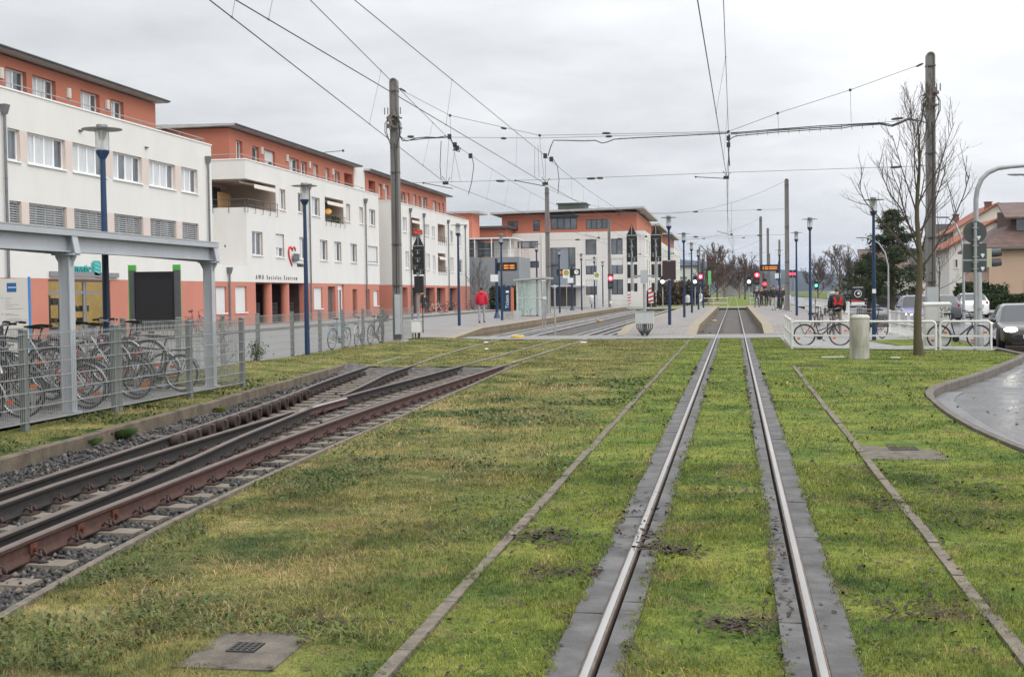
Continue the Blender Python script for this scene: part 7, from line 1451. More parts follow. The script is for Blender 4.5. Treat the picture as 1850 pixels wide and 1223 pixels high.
t = thing('shrub', 'small leafy shrub growing at the long fence', 'shrub', (-11.8,31.0,.1)); g_ = np.random.default_rng(3); leaves('foliage', g_.normal(0,1,(260,3))*np.array([.12,.12,.15])+np.array([0,0,.25]), .02, .035, mat('shrub leaves', (.06,.08,.03), .7, 0, .4, 9), t); m_ = MB()
for k in range(9): m_.tube([(0,0,0),(random.uniform(-.15,.15),random.uniform(-.15,.15),.45)], .005, 4)
obj('stems', m_, M['twig'], t)
t = thing('stone_wall', 'dark dry-stone gabion wall at the right edge, beside the hedge', 'wall', (25.8,91.5,-.1)); m_ = MB(); g = random.Random(8); m_.box(-.7,3.2,-.3,.4,0,1.72); obj('core', m_, M['black'], t); m_ = MB()
for i in range(26):
    for j in range(12): m_.cbox((-.68+i*.15+g.uniform(-.03,.03), -.32, .08+j*.145+g.uniform(-.02,.02)), (.14*g.uniform(.7,1.1), .1, .13*g.uniform(.6,1.1)), g.uniform(-.2,.2))
obj('stones', m_, mat('dark wall stones', (.055,.057,.062), .8, 0, 0, 3, .5, 20, col2=(.15,.15,.155)), t)['kind'] = 'stuff'
# ================================================================ houses on the right
def tile(name, c, c2): return mat(name, c, .8, 0, 0, 1.2, .8, 9, col2=c2, stretch=(1,1,4))
M['tile_brown'] = tile('brown roof tiles', (.16,.10,.082), (.085,.055,.05)); M['tile_red'] = tile('red roof tiles', (.34,.10,.05), (.20,.07,.04)); M['tile_dark'] = tile('dark roof tiles', (.062,.058,.054), (.03,.03,.03))
def house(label, x0, x1, y0, y1, ev, rg, axis, wall, roof, chim=None, wins=(), hip=0.0, over=.45, wall2=None):
    t = thing('house', label, 'house', ((x0+x1)/2, (y0+y1)/2, 0), 0, 'houses along the right side of the road'); m_ = MB(); xm, ym = (x0+x1)/2, (y0+y1)/2
    if axis == 'Y':
        m_.add([(x0,y0,-.2),(x1,y0,-.2),(x1,y1,-.2),(x0,y1,-.2),(x0,y0,ev),(x1,y0,ev),(x1,y1,ev),(x0,y1,ev),(xm,y0,rg-.1),(xm,y1,rg-.1)], [(0,1,5,8,4),(1,2,6,5),(2,3,7,9,6),(3,0,4,7)])
    else: m_.add([(x0,y0,-.2),(x1,y0,-.2),(x1,y1,-.2),(x0,y1,-.2),(x0,y0,ev),(x1,y0,ev),(x1,y1,ev),(x0,y1,ev),(x0+hip,ym,rg-.1),(x1-hip,ym,rg-.1)], [(0,1,5,4),(1,2,6,9,5),(2,3,7,6),(3,0,4,8,7)])
    wpart('wall', m_, M.get(wall, M['render']), t); r_ = MB(); o = over; s = (rg-ev)/((x1-x0)/2 if axis == 'Y' else (y1-y0)/2); e = ev-o*s; th = .18
    if axis == 'Y': tops = [[(x0-o,y0-o,e),(x0-o,y1+o,e),(xm,y1+o,rg),(xm,y0-o,rg)],[(x1+o,y1+o,e),(x1+o,y0-o,e),(xm,y0-o,rg),(xm,y1+o,rg)]]
    else: tops = [[(x1+o,y0-o,e),(x0-o,y0-o,e),(x0+hip-(0 if hip else o),ym,rg),(x1-hip+(0 if hip else o),ym,rg)],[(x0-o,y1+o,e),(x1+o,y1+o,e),(x1-hip,ym,rg),(x0+hip,ym,rg)]]+([[(x0-o,y0-o,e),(x0-o,y1+o,e),(x0+hip,ym,rg)],[(x1+o,y1+o,e),(x1+o,y0-o,e),(x1-hip,ym,rg)]] if hip else [])
    for q in tops:
        n = len(q); vs = q+[(a,b,c+th) for a,b,c in q]; r_.add(vs, [tuple(range(n)), tuple(range(n,2*n))[::-1]]+[(i,(i+1)%n,n+(i+1)%n,n+i) for i in range(n)])
    ro = wpart('roof', r_, M[roof], t)
    g = MB()
    if axis == 'X': g.tube([(x0-o,y0-o-.05,e+.05),(x1+o,y0-o-.05,e+.05)], .08, 6)
    else: g.tube([(x0-o-.05,y0-o,e+.05),(x0-o-.05,y1+o,e+.05)], .08, 6)
    wpart('gutter', g, M['gutter'], ro)
    if chim: m_ = MB(); m_.box(chim[0]-.35,chim[0]+.35,chim[1]-.3,chim[1]+.3,ev,chim[2]); m_.box(chim[0]-.42,chim[0]+.42,chim[1]-.37,chim[1]+.37,chim[2],chim[2]+.12); wpart('chimney', m_, mat('chimney brick', (.17,.08,.065), .9, 0, .3, 4), ro)
    for a, b, c, d in wins: window(t, (0,y0,0), (1,0,0), (0,-1,0), a, b, c, d, -.004, 'd', 'frame_w', True)
    return t
M['peach'] = mat('peach render', (.50,.35,.265), .9, 0, .04, .6); M['cream'] = mat('cream render', (.62,.58,.50), .9, 0, .05, .6); M['greyrender'] = mat('pale grey render', (.36,.38,.37), .9, 0, .05, .6)
h = house('peach house with brown hipped roof and a wooden dormer at the right edge', A(1787,500,112).x,38,112,124,5.15,10.2,'X','peach','tile_brown',(35,118,11.6),[(23.4,24.4,1.2,2.3),(29.2,31.8,.4,2.6)],6.5)
m_ = MB(); m_.add([(22.6,113.2,6.3),(28.5,113.2,6.3),(28.5,119,6.3),(22.6,119,6.3),(22.6,113.2,7.4),(28.5,113.2,7.4),(28.5,119,8.2),(22.6,119,8.2)], [(0,3,2,1),(4,5,6,7),(0,1,5,4),(1,2,6,5),(2,3,7,6),(3,0,4,7)]); dm = wpart('dormer', m_, mat('brown cladding', (.085,.045,.035), .8, 0, .2, 6, stretch=(6,1,1)), h)
m_ = MB(); m_.add([(22.0,112.5,7.3),(29.5,112.5,7.3),(29.5,119.2,8.9),(22.6,119.2,8.9),(22.0,112.5,7.45),(29.5,112.5,7.45),(29.5,119.2,9.05),(22.6,119.2,9.05)], [(0,3,2,1),(4,5,6,7),(0,1,5,4),(1,2,6,5),(2,3,7,6),(3,0,4,7)]); wpart('dormer_roof', m_, M['tile_brown'], dm)
m_ = MB(); m_.box(23.0,24.6,113.1,113.19,6.35,7.3); wpart('dormer_window', m_, M['glass'], dm)
m_ = MB(); m_.cyl((25.6,111.9,-.1),(25.6,111.9,5.1),.05,8); wpart('drainpipe', m_, mat('brown pipe', (.07,.04,.035), .5), h)
h = house('white house with small windows and red roof edge left of the road signs', A(1715,500,131).x,29.0,131,142,5.6,8.1,'Y','render','tile_red',None,[(20.95,21.3,3.6,4.5),(21.7,22.05,3.6,4.5),(20.95,21.3,1.0,1.9),(21.7,22.05,1.0,2.2)])
m_ = MB(); m_.box(24.2,26.2,129.8,130.99,2.9,3.05); m_.box(24.3,24.45,129.9,130.05,.5,2.9); m_.box(26,26.15,129.9,130.05,.5,2.9); wpart('porch', m_, M['darkgrey'], h); m_ = MB(); m_.box(24.6,25.7,130.9,130.99,.4,2.6); wpart('door', m_, mat('red brown door', (.12,.03,.025), .5), h); m_ = MB(); m_.box(23.7,26.6,129.5,130.98,-.1,.55); wpart('door_steps', m_, mat('brick steps', (.15,.06,.05), .9, 0, .2, 5), h)
house('tall house with bright red tiled gable roof behind the peach house', A(1722,500,152).x,2*A(1803,500,152).x-A(1722,500,152).x,152,164,8.0,10.95,'Y','cream','tile_red',(28.2,153.6,11.2),[(29.3,30.2,4.5,5.8)])
house('grey house with a steep dark tiled roof behind the bare tree and mast', A(1688,500,172).x,A(1748,500,172).x,172,184,4.9,9.9,'X','greyrender','tile_dark',(A(1727,500,178).x,178,11.2),[(25,26,1.5,2.8),(28,29,1.5,2.8)])
house('small cream house half hidden by the pines', 20.5,25.5,150,160,4.2,7.0,'Y','cream','tile_dark',None,[(21.2,22.2,1.2,2.4)])
house('yellowish house beyond the pines, left of the street lamp', 19.5,26,205,216,4.6,7.6,'X','cream','tile_brown',(22,210,8.6),[(20.5,21.5,1.5,2.7)])
house('dark-roofed house farthest along the right side', 22,32,232,244,4.6,8.6,'X','greyrender','tile_dark',(27,238,9.5))
# ================================================================ the far end
t = thing('shop_building', 'low white flat-roofed shop hall beyond the crossing with a green sign band', 'building', (-10,265,0)); m_ = MB(); m_.box(-16.5,-6.9,262,285,0,6.6); wpart('wall', m_, M['render'], t); m_ = MB(); m_.box(-16.8,-6.6,261.7,285.3,6.6,6.95); wpart('roof', m_, M['tile_brown'], t); m_ = MB(); m_.box(-11.9,-9.3,261.9,261.99,4.3,4.7); wpart('sign_band', m_, mat('green sign', (.12,.30,.05), .6), t); m_ = MB(); m_.box(-11.9,-10.6,261.9,261.98,3.5,3.9); wpart('sign_band_orange', m_, mat('orange sign', (.45,.16,.06), .6), t)
ridge = [(-900,520),(-300,512),(0,505),(500,490),(800,478),(1100,470),(1218,468.5),(1285,473),(1322,480),(1345,484),(1413,487),(1469,492),(1530,497),(1600,505),(1700,512),(1850,517),(2300,522),(2900,524)]
def hill(name, D, pts, depth, m, seed):
    mb = MB(); n = 150; rows = 8; xs = [p[0] for p in pts]; g = np.random.default_rng(seed); nz = g.normal(0,1,(rows+1,n+1)); k = np.ones(5)/5
    for r_ in range(rows+1): nz[r_] = np.convolve(nz[r_], k, 'same')
    top = [A(xs[0]+(xs[-1]-xs[0])*i/n, float(np.interp(xs[0]+(xs[-1]-xs[0])*i/n, xs, [p[1] for p in pts])), D) for i in range(n+1)]; b = 0
    for r_ in range(rows+1):
        f = r_/rows
        for i, p in enumerate(top): mb.v.append((p.x*(1-.0*f), D-depth*f+nz[r_][i]*40, max(-2, p.z*(1-f)**1.1-0*f)+nz[r_][i]*3*(1 if 0 < r_ < rows else .4)-2*f))
    for r_ in range(rows):
        for i in range(n): k_ = r_*(n+1)+i; mb.f.append((k_+n+1, k_+n+2, k_+1, k_)); mb.m.append(0)
    return structure(name, mb, m, 60)
M['hillwood'] = mat('wooded hillside', (.036,.040,.034), .95, 0, 0, .012, .9, .05, col2=(.016,.020,.018), spec=.05)
hill('hills', 4200, ridge, 1700, M['hillwood'], 3)
g = random.Random(12)
t = thing('far_buildings', 'cluster of small pale far buildings below the hill at the end of the line', 'buildings'); m_ = MB()
for k in range(7): x = g.uniform(1306,1350); Y = g.uniform(420,520); c = A(x,540,Y); w = g.uniform(.8,2.4); m_.box(c.x-w,c.x+w,Y,Y+8,-.2,g.uniform(2,6))
obj('walls', m_, mat('pale far walls', (.26,.245,.22), .9, 0, .4, .05), t)
tag(t, kind='stuff')
def light_signal(x, y, Y, col, label, h0=.05):
    c = A(x,y,Y); t = thing('light_signal', label, 'signal', (c.x, Y, h0), 0, 'small light signals by the far crossing'); z = c.z-h0; m_ = MB(); m_.cyl((0,.1,0),(0,.1,z),.06,6); obj('pole', m_, M['steel'], t); m_ = MB(); m_.box(-.22,.22,-.1,.1,z-.55,z+.6); obj('housing', m_, M['black'], t); m_ = MB(); m_.cyl((0,-.13,z),(0,-.101,z),.2,12); obj('lamp', m_, col, t)
M['led_white'] = mat('lit white lamp', (.9,.9,.9), .4, emit=(1,.97,.92), estr=2.5); M['led_green'] = mat('lit green lamp', (.1,.6,.4), .4, emit=(.1,1,.6), estr=3)
for x, y, Y, c_, lab in ((1197,509,135,'led_white','white lit signal beside the black signal boards'),(1255.5,509,150,'led_white','white lit signal left of the island red signal'),(1353,509,150,'led_white','white lit signal left of the right red signal'),(1381.5,513,150,'led_red','small red light over the waiting people'),(1405,498,170,'led_red','small red light left of the grey mast'),(1428.5,495,200,'led_red','left one of two red traffic lights right of the grey mast'),(1435.5,495,200,'led_red','right one of two red traffic lights right of the grey mast'),(1474.5,516,190,'led_green','small green traffic light beyond the road')): light_signal(x, y, Y, M[c_], lab)
c = A(1282,500,200); t = thing('green_sign', 'slim green sign panel on a post past the crossing', 'sign', (c.x,200,0)); m_ = MB(); m_.cyl((0,0,0),(0,0,c.z),.06,6); obj('post', m_, M['steel'], t); m_ = MB(); m_.box(-.22,.22,-.1,-.05,c.z-1.2,c.z+.9); obj('panel', m_, mat('green panel', (.16,.50,.20), .5), t)
c = A(1176,540,131); t = thing('crossing_barrier_post', 'red and white striped warning post at the far crossing', 'barrier', (c.x,131,0)); m_ = MB(); m_.box(-.25,.25,-.03,.03,.6,2.3); obj('board', m_, M['white'], t); m_ = MB()
for k in range(4): m_.prism([(-.24,.65+k*.42),(.24,.80+k*.42),(.24,.98+k*.42),(-.24,.83+k*.42)], (0,-.034,0), (1,0,0), (0,0,1), (0,-.01,0))
obj('stripes', m_, mat('signal red', (.5,.03,.03), .5), t); m_ = MB(); m_.cyl((0,.05,0),(0,.05,2.3),.05,8); obj('post', m_, M['steel'], t)
t = copy_thing(t, (A(1137,540,134).x,134,0), 0, 'red and white warning post left of the signal frame', None, (.7,.7,.7)); 
# ================================================================ cars
M['carglass'] = mat('car glass', (.03,.035,.04), .04, 0, 0, spec=.7); M['alloy'] = mat('wheel rim', (.35,.35,.36), .35, .6)
M['headlit'] = mat('lit headlamp', (1,.98,.9), .2, emit=(1,.95,.82), estr=14); M['headoff'] = mat('headlamp glass', (.5,.51,.52), .08); M['tail'] = mat('tail lamp', (.32,.015,.02), .15)
def make_car(name, label, col, L=4.1, Wd=1.72, H=1.48, kind='hatch', lit=False, rough=.22, metal=0.2):
    """local: nose at -Y, ground z = 0"""
    t = thing(name, label, 'car'); paint = mat(name+' paint', col, rough, metal, .02, 2, coat=.6); w = Wd/2; hb = H*.56
    if kind == 'van': st = [(0,.52,.62,.80,.80),(.05,.66,.86,.92,.92),(.17,.74,1.0,1.0,1.0),(.30,.80,1.0,H,.86),(.36,.80,1.0,H,.88),(.62,.80,1.0,H,.88),(.66,.80,1.0,H,.88),(.92,.80,1.0,H,.88),(.97,.78,.99,H*.97,.86),(1,.6,.93,.9,.85)]
    else:
        r1 = .98 if kind == 'hatch' else .98
        st = [(0,.52,.70,.55,.70),(.02,.60,.86,.64,.80),(.07,.68,.95,.70,.86),(.24,.70,1.0,hb+.06,.90),(.27,.70,1.0,hb+.08,.88),(.42,.72,1.0,H*.965,.74),(.46,.72,1.0,H*.985,.74),(.58,.73,1.0,H,.745),(.61,.73,1.0,H,.745),(.76,.74,1.0,H*.985,.74),(.80,.74,1.0,H*.97,.735),(.95 if kind=='hatch' else .93,.76,.98,H*.70 if kind=='hatch' else H*.72,.80),(.985,.70,.95,H*.60,.80),(1.0,.56,.88,H*.50,.76)]
    rings = []
    for f, bl, ww, top, rw in st:
        y = -L/2+f*L; b = max(.28, bl*H*.86 if kind != 'van' else bl*1.05); b = min(b, top-.02); W_ = w*ww; R_ = w*ww*rw
        rings.append([(-W_*.86,y,.20),(-W_*.99,y,.30),(-W_*1.0,y,b*.62),(-W_*.985,y,b),(-R_-.01,y,top-.05 if top-b > .12 else top-.015),(-R_*.86,y,top),(0,y,top+.012)])
    V = []; 
    for r_ in rings: V += r_+[(-x,y,z) for x,y,z in r_[-2::-1]]
    n = 13; body = MB(); body.v = list(V); GV = [Vector((x*1.004,y,z+.002)) for x,y,z in V]; panes = {}
    for i in range(len(rings)-1):
        f0 = st[i][0]
        for j in range(n-1):
            q = (i*n+j, i*n+j+1, (i+1)*n+j+1, (i+1)*n+j); side = j in (3, 8); tp = j in (4,5,6,7)
            if kind == 'van': g_ = (side and i in (3,4,6)) or (tp and i == 2) or (j in (3,8) and False)
            else: g_ = (side and i in (5,7,9)) or ((tp or side) and i == 4) or ((tp) and i == 10)
            if g_: panes.setdefault((i, 0 if (tp or i in (2,4,10) and kind != 'van') else j), MB()).quad(*[GV[k_] for k_ in q[::-1]])
            else: body.f.append(q[::-1]); body.m.append(0)
        q = (i*n+12, i*n, (i+1)*n, (i+1)*n+12); body.f.append(q[::-1]); body.m.append(0)
    body.f.append(tuple(range(n))); body.m.append(0); body.f.append(tuple(range((len(rings)-1)*n, len(rings)*n))[::-1]); body.m.append(0)
    bo = obj('body', body, paint, t, 38); [obj('window', pm_, M['carglass'], t, 38) for pm_ in panes.values()]
    m_ = MB(); 
    for y0 in (-L*.5+L*.19, L*.5-L*.19):
        for s in (-1,1): m_.cyl((s*(w-.16),y0,.33),(s*(w+.004),y0,.33),.37,20)
    obj('wheel_arch', m_, M['black'], bo)
    for y0 in (-L*.5+L*.19, L*.5-L*.19):
        for s in (-1,1):
            m_ = MB(); m_.lathe([(.19,-.1),(.30,-.1),(.315,-.07),(.315,.07),(.30,.1),(.19,.1)], n=22); wv = obj('wheel', m_, M['rubber'], t, 40, (s*(w-.09),y0,.315)); wv.rotation_euler = (0,R(90),0); m_ = MB(); m_.lathe([(.20,-.085),(.20,.06),(.06,.085),(.02,.09)], n=14); m_.lathe([(.20,.085),(.20,-.06),(.06,-.085),(.02,-.09)], n=14); obj('rim', m_, M['alloy'], wv, 40)
    zf = .62 if kind != 'van' else .78
    for s in (-1,1):
        m_ = MB(); m_.sphere((s*w*.66,-L/2+.07,zf+.0), .15, 12, 8, (1.25,.8,.5)); obj('headlight', m_, M['headlit'] if lit else M['headoff'], t, 60)
        m_ = MB(); m_.sphere((s*w*.80,L/2-.09,H*.60), .09, 10, 8, (.8,.8,1.3)); obj('tail_light', m_, M['tail'], t, 60)
        m_ = MB(); ym = -L*.5+L*.335; m_.sphere((s*(w+.07),ym,H*.64), .10, 10, 7, (.9,.6,.7)); obj('mirror', m_, paint, t, 60)
    m_ = MB(); m_.box(-w*.55,w*.55,-L/2-.012,-L/2+.05,.33,.46); m_.box(-w*.42,w*.42,-L/2+.01,-L/2+.07,.50,.58); obj('grille', m_, M['black'], t); m_ = MB(); m_.box(-.26,.26,-L/2-.025,-L/2-.012,.37,.47); m_.box(-.26,.26,L/2-.0,L/2+.012,.62,.73); obj('number_plate', m_, M['white'], t); m_ = MB(); m_.box(-w*.8,w*.8,-L*.46,L*.46,.14,.24); m_.box(-w*.5,w*.5,L/2-.05,L/2+.004,.25,.38); obj('underside', m_, M['black'], t)
    return t
RZ = -.15
def put(t, x, y, rz=0, group='cars on and along the road'): t.location = (x, y, RZ); t.rotation_euler[2] = rz; t['group'] = group; return t
put(make_car('car', 'dark brown sporty car with lit headlamp, cut by the right edge of the picture', (.034,.026,.022), 4.25, 1.78, 1.34, 'hatch', True, .25, .15), 8.62, 41.2, R(-6))
put(make_car('car', 'white hatchback driving away beside the hedge', (.72,.72,.72), 4.05, 1.74, 1.50), 14.6, 85.6, R(180))
put(make_car('car', 'purple blue small car with lit headlamps behind the tree trunk', (.085,.075,.25), 3.7, 1.65, 1.50, 'hatch', True), 8.85, 66.8)
put(make_car('car', 'dark grey estate car behind the traffic control cabinet', (.05,.055,.065), 4.5, 1.78, 1.46), 11.4, 76.5, R(180))
cw_ = put(make_car('car', 'white oncoming car with lit headlamps far along the road, left of the man', (.70,.70,.70), 4.4, 1.8, 1.5, 'hatch', True), 12.0, 160)
cs = put(make_car('van', 'silver van parked far along the right kerb, left of the poster', (.38,.385,.39), 4.8, 1.9, 1.95, 'van'), A(1536,540,172).x, 172)
c1_ = copy_thing(cs, (A(1576,540,150).x, 150, RZ), 0, 'silver van parked right of the poster behind the lamp post'); c1_['group'] = 'cars on and along the road'
cd = put(make_car('car', 'small dark car parked in a drive below the pines', (.03,.032,.035), 3.9, 1.7, 1.42), A(1622,540,140).x, 140, R(60))
c2_ = copy_thing(cd, (20.3, 118, -.05), R(100), 'dark car parked behind the low hedge, left of the white house'); c2_['group'] = 'cars on and along the road'
c3_ = copy_thing(cw_, (A(1506,540,215).x, 215, RZ), 0, 'farthest white car on the road beside the man'); c3_['group'] = 'cars on and along the road'
c = A(1550,530,88); t = thing('poster_board', 'black and red poster with a white ring, standing on a pole by the road', 'poster', (c.x,88,-.05)); m_ = MB(); m_.cyl((0,.05,-.1),(0,.05,1.0),.035,8); obj('pole', m_, M['steel'], t); m_ = MB(); m_.box(-.42,.42,-.03,.03,.92,2.0); p_ = obj('panel', m_, M['black'], t); m_ = MB(); m_.ring((0,-.035,1.45),(1,0,0),(0,0,1),.22,.022,24,4); m_.box(-.03,.12,-.036,-.031,1.4,1.55); obj('ring', m_, M['white'], p_); m_ = MB(); m_.prism([(-.42,.92),(.42,.92),(.42,.95),(-.42,1.1)], (0,-.033,0), (1,0,0), (0,0,1), (0,.002,0)); obj('red_band', m_, mat('poster red', (.45,.03,.02), .5), p_); m_ = MB(); m_.box(-.34,.34,-.034,-.031,1.83,1.9); obj('title_line', m_, mat('poster grey', (.3,.3,.3), .5), p_); m_ = MB(); m_.box(-.42,.42,-.03,.03,.72,.9); obj('lower_strip', m_, M['white'], p_)
# ================================================================ people
def skin_mesh(name, pts, edges, m, parent, sub=2):
    """pts = [(x,y,z,radius)], first point is the root"""
    me = bpy.data.meshes.new(name); bm = bmesh.new(); L = bm.verts.layers.skin.verify(); vs = []
    for i, p in enumerate(pts): v = bm.verts.new(p[:3]); v[L].radius = (p[3], p[4] if len(p) > 4 else p[3]); v[L].use_root = (i == 0); vs.append(v)
    for a, b in edges: bm.edges.new((vs[a], vs[b]))
    bm.to_mesh(me); bm.free(); o = bpy.data.objects.new(name, me); COL.objects.link(o); md = o.modifiers.new('skin', 'SKIN'); md.use_smooth_shade = True; o.modifiers.new('sub', 'SUBSURF').levels = sub; o.modifiers['sub'].render_levels = sub
    dg = bpy.context.evaluated_depsgraph_get(); m2 = bpy.data.meshes.new_from_object(o.evaluated_get(dg)); bpy.data.objects.remove(o); m2.name = name; m2.materials.clear(); m2.materials.append(m); m2.polygons.foreach_set('use_smooth', [True]*len(m2.polygons)); o = bpy.data.objects.new(name, m2); COL.objects.link(o); o.parent = parent; return o
M['skin'] = mat('skin', (.50,.30,.22), .6)
def person(label, loc, rz, H=1.75, coat=(.02,.02,.022), legs=(.03,.03,.04), hair=(.05,.035,.025), shoes=(.02,.02,.02), long=.0, puffy=0.0, stride=.10, arms=((-.05,.0),(.05,.0)), hood=False, lean=0.0, group='people waiting at the end of the right platform'):
    s = H/1.75; t = thing('person', label, 'person', loc, rz, group); S = lambda p: (p[0]*s, (p[1]-lean*max(0, p[2]-.95))*s, p[2]*s, *[q*s for q in p[3:]])
    st = stride; hips = [(-.09,.0),( .09,.0)]; arm = []
    body = [(0,0,.95,.13,.10),(0,.0,1.20,.13,.10),(0,.01,1.40,.15,.09),(0,.0,1.50,.055),(0,-.01,1.58,.065,.075),(0,-.015,1.67,.075,.092),(0,-.01,1.73,.045,.055)]; E = [(0,1),(1,2),(2,3),(3,4),(4,5),(5,6)]
    for k, sx in enumerate((-1,1)):
        b = len(body); fy = (st if k else -st); body += [(sx*.10,.0,.88,.085),(sx*.11,fy*.45,.48,.058),(sx*.11,fy,.09,.042),(sx*.12,fy-.15,.035,.035)]; E += [(0,b),(b,b+1),(b+1,b+2),(b+2,b+3)]
    for k, sx in enumerate((-1,1)):
        b = len(body); ey, hy = arms[k]; body += [(sx*.19,.01,1.42,.055),(sx*.25,.03+ey*.5,1.15,.043),(sx*.25,-.02+hy,.90,.030),(sx*.25,-.03+hy,.82,.032,.018)]; E += [(2,b),(b,b+1),(b+1,b+2),(b+2,b+3)]
        for j in range(5): f = len(body); dx = (j-2)*.014 if j else -.0; body += [(sx*.25+(.0 if j else -sx*.02),-.03+hy+(j-2)*.016-(.02 if j == 0 else 0),.77 if j else .80,.010),(sx*.245,-.035+hy+(j-2)*.015-(.025 if j == 0 else 0),(.73-.006*abs(j-2)) if j else .775,.007)]; E += [(b+3,f),(f,f+1)]
    skin_mesh('body', [S(p) for p in body], E, M['skin'], t, 1)
    z0 = .86-long; pf = puffy; cz = [(0,0,z0,.17+pf,.125+pf),(0,.0,1.0,.165+pf,.125+pf),(0,.0,1.22,.165+pf,.125+pf),(0,.01,1.40,.17+pf,.115+pf*.7),(0,.0,1.50,.085+pf*.4)]; ce = [(0,1),(1,2),(2,3),(3,4)]
    for k, sx in enumerate((-1,1)): b = len(cz); ey, hy = arms[k]; cz += [(sx*.20,.01,1.42,.075+pf*.5),(sx*.26,.03+ey*.5,1.15,.062+pf*.5),(sx*.255,-.02+hy,.90,.047+pf*.4)]; ce += [(3,b),(b,b+1),(b+1,b+2)]
    if hood: b = len(cz); cz += [(0,.10,1.53,.10),(0,.09,1.60,.10)]; ce += [(4,b),(b,b+1)]
    skin_mesh('coat', [S(p) for p in cz], ce, mat('coat', coat, .7, 0, .12, 14, .25, 18), t, 1)
    tz = [(0,0,.95,.14,.115)]; te = []
    for k, sx in enumerate((-1,1)): b = len(tz); fy = (st if k else -st); tz += [(sx*.10,.0,.85,.095),(sx*.11,fy*.45,.48,.068),(sx*.11,fy,.08,.052)]; te += [(0,b),(b,b+1),(b+1,b+2)]
    skin_mesh('trousers', [S(p) for p in tz], te, mat('trousers', legs, .8, 0, .12, 9), t, 1)
    for k, sx in enumerate((-1,1)): fy = (st if k else -st); m_ = MB(); m_.sphere((sx*.115*s,(fy-.07)*s,.045*s), .13*s, 10, 7, (.40,1.05,.36)); obj('shoe', m_, mat('shoes', shoes, .6), t, 60)
    m_ = MB(); hd = S((0,.0,1.68)); m_.sphere((hd[0],hd[1]+.012*s,hd[2]+.022*s), .098*s, 14, 9, (.86,1.02,.92)); obj('hair', m_, mat('hair', hair, .8, 0, .2, 60), t, 60)
    m_ = MB(); hy = S((0,-.095,1.655))
    m_.sphere((0,hy[1]-.008*s,hy[2]-.01*s), .016*s, 6, 5, (.8,1,1.3)); face = obj('nose', m_, M['skin'], t, 60); m_ = MB()
    for sx in (-1,1): m_.sphere((sx*.032*s,hy[1]+.005*s,hy[2]+.015*s), .012*s, 6, 5)
    m_.box(-.025*s,.025*s,hy[1]-.002*s,hy[1]+.01*s,hy[2]-.05*s,hy[2]-.042*s); obj('eyes_and_mouth', m_, M['black'], t); m_ = MB()
    for sx in (-1,1): m_.sphere((sx*.086*s,hy[1]+.095*s,hy[2]), .022*s, 6, 5, (.4,.8,1.3))
    obj('ears', m_, M['skin'], t, 60)
    return t
c = P(870.5,583,.27); person('person in a puffy red hooded jacket and grey trousers walking along the left platform', c, R(180+6), 1.76, (.52,.012,.035), (.30,.30,.32), (.04,.028,.02), long=.02, puffy=.055, stride=.10, arms=((-.05,-.06),(.05,-.08)), hood=True, group='')
c = P(1512,607,0); pm = person('person in a dark jacket and beige trousers wearing a backpack by the bicycles', c, R(172), 1.74, (.016,.018,.026), (.23,.20,.16), (.10,.08,.07), stride=.06, puffy=.05, arms=((-.16,-.22),(.0,-.05)), lean=.10, group='')
t = thing('backpack', 'black backpack with bright red cross-shaped panels on the back of the man by the bicycles', 'backpack', (c.x, c.y-.20, 1.10), R(172)); t.rotation_euler = (0,0,R(-6))
m_ = MB(); m_.sphere((.05,-.06,.14), .25, 16, 12, (.78,.48,1.02)); obj('bag', m_, mat('backpack black', (.03,.02,.02), .7, 0, .2, 10), t, 60)
m_ = MB()
for a, b in (((-.12,.02),(.20,-.04)),((-.10,-.06),(.18,.08)),((-.10,.22),(-.03,.05)),((.17,.24),(.11,.05)),((-.02,-.02),(.12,.06))): m_.bar((.0+a[0],-.172,.10+a[1]),(.0+b[0],-.172,.10+b[1]),.03,.062)
obj('red_panel', m_, mat('backpack red', (.62,.03,.02), .6), t)
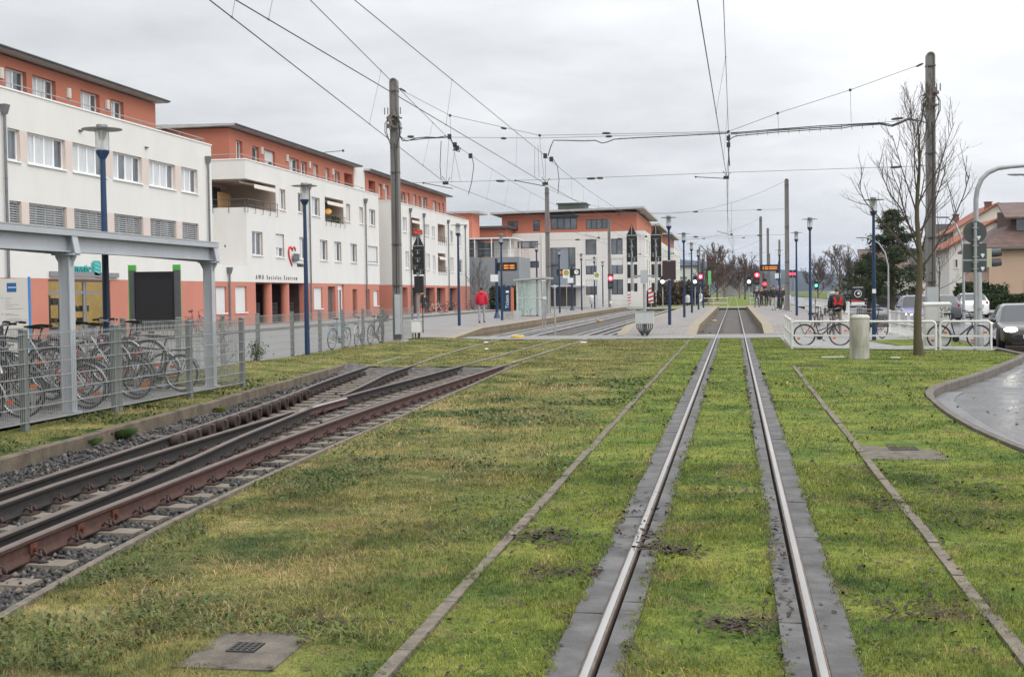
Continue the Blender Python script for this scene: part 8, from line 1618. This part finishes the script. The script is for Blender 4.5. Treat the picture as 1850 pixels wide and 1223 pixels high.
for px, py, h, rz, kw, lab in ((1367.5,555,1.72,160,dict(coat=(.02,.022,.03), legs=(.06,.09,.14), hair=(.45,.44,.42), stride=.22),'grey-haired person in a dark jacket and blue jeans, leftmost of the waiting group'),
    (1376,552.5,1.70,120,dict(coat=(.03,.02,.02), legs=(.03,.025,.03), hair=(.42,.30,.14), long=.25),'blond person in a long dark coat, second from the left in the waiting group'),
    (1384.5,553,1.74,200,dict(coat=(.012,.012,.013), legs=(.012,.012,.013), hair=(.02,.02,.02), puffy=.03, long=.1),'person all in black in the middle of the waiting group'),
    (1393,552,1.68,90,dict(coat=(.40,.40,.42), legs=(.05,.05,.06), hair=(.03,.025,.02)),'person in a pale grey jacket half hidden in the waiting group'),
    (1397.8,560.5,1.76,10,dict(coat=(.02,.02,.02), legs=(.42,.42,.45), hair=(.03,.02,.015), puffy=.03, stride=.08),'person in a dark coat and pale trousers standing nearest in the waiting group'),
    (1406,557,1.72,250,dict(coat=(.13,.025,.035), legs=(.03,.03,.05), hair=(.5,.49,.47), puffy=.03, long=.1),'white-haired person in a dark red coat in the waiting group'),
    (1415,559.5,1.74,300,dict(coat=(.06,.055,.04), legs=(.03,.03,.035), hair=(.25,.2,.16)),'person in an olive jacket, rightmost of the waiting group by the white bin')):
    person(lab, P(px, py, .27), R(rz), h, **kw)
c = AX(766,560,-25.6); person('person in dark clothes standing by the bicycles before the dark garage bays', (c.x, c.y, .15), R(200), 1.72, (.012,.012,.014), (.05,.05,.06), (.3,.15,.1), group='')
# ================================================================ litter and paper
M['scrap'] = mat('pale scrap', (.36,.35,.32), .8)
for x, y, w, lab in ((878,619,.16,'white scrap of paper on the grass between the rails near the yellow box'),(879,631,.10,'small white paper ball on the grass between the left tracks'),(1054,619,.2,'flat white slab edge at the end of the second track'),(1618,647,.22,'thin white stick lying on the lawn left of the tree'),(1505,646,.55,'pale concrete strip lying flush in the lawn left of the pillar')):
    c = P(x, y, 0); m_ = MB(); m_.add([(-w/2,-.05,.0),(w/2,-.06,.0),(w/2,.05,.01),(-w/2,.06,.015),(-w/2,-.05,.02),(w/2,-.06,.015),(w/2,.05,.03),(-w/2,.06,.03)], [(0,3,2,1),(4,5,6,7),(0,1,5,4),(1,2,6,5),(2,3,7,6),(3,0,4,7)]); tag(obj('litter', m_, M['white'] if y < 645 else M['scrap'], None, None, (c.x,c.y,.0)), lab, 'litter')
# ================================================================ haze
hz = MB(); hz.box(-6900,6900,-320,9100,-1.5,135); ho = obj('haze', hz, []); tag(ho, 'thin pale haze over the whole view', 'haze', kind='stuff')
hm = bpy.data.materials.new('haze'); hm.use_nodes = True; nt = hm.node_tree; nt.nodes.remove(nt.nodes['Principled BSDF']); pv = nt.nodes.new('ShaderNodeVolumePrincipled'); pv.inputs['Color'].default_value = (.60,.75,1.0,1); pv.inputs['Density'].default_value = 0.9e-4; nt.links.new(pv.outputs[0], nt.nodes['Material Output'].inputs['Volume']); ho.data.materials.append(hm)
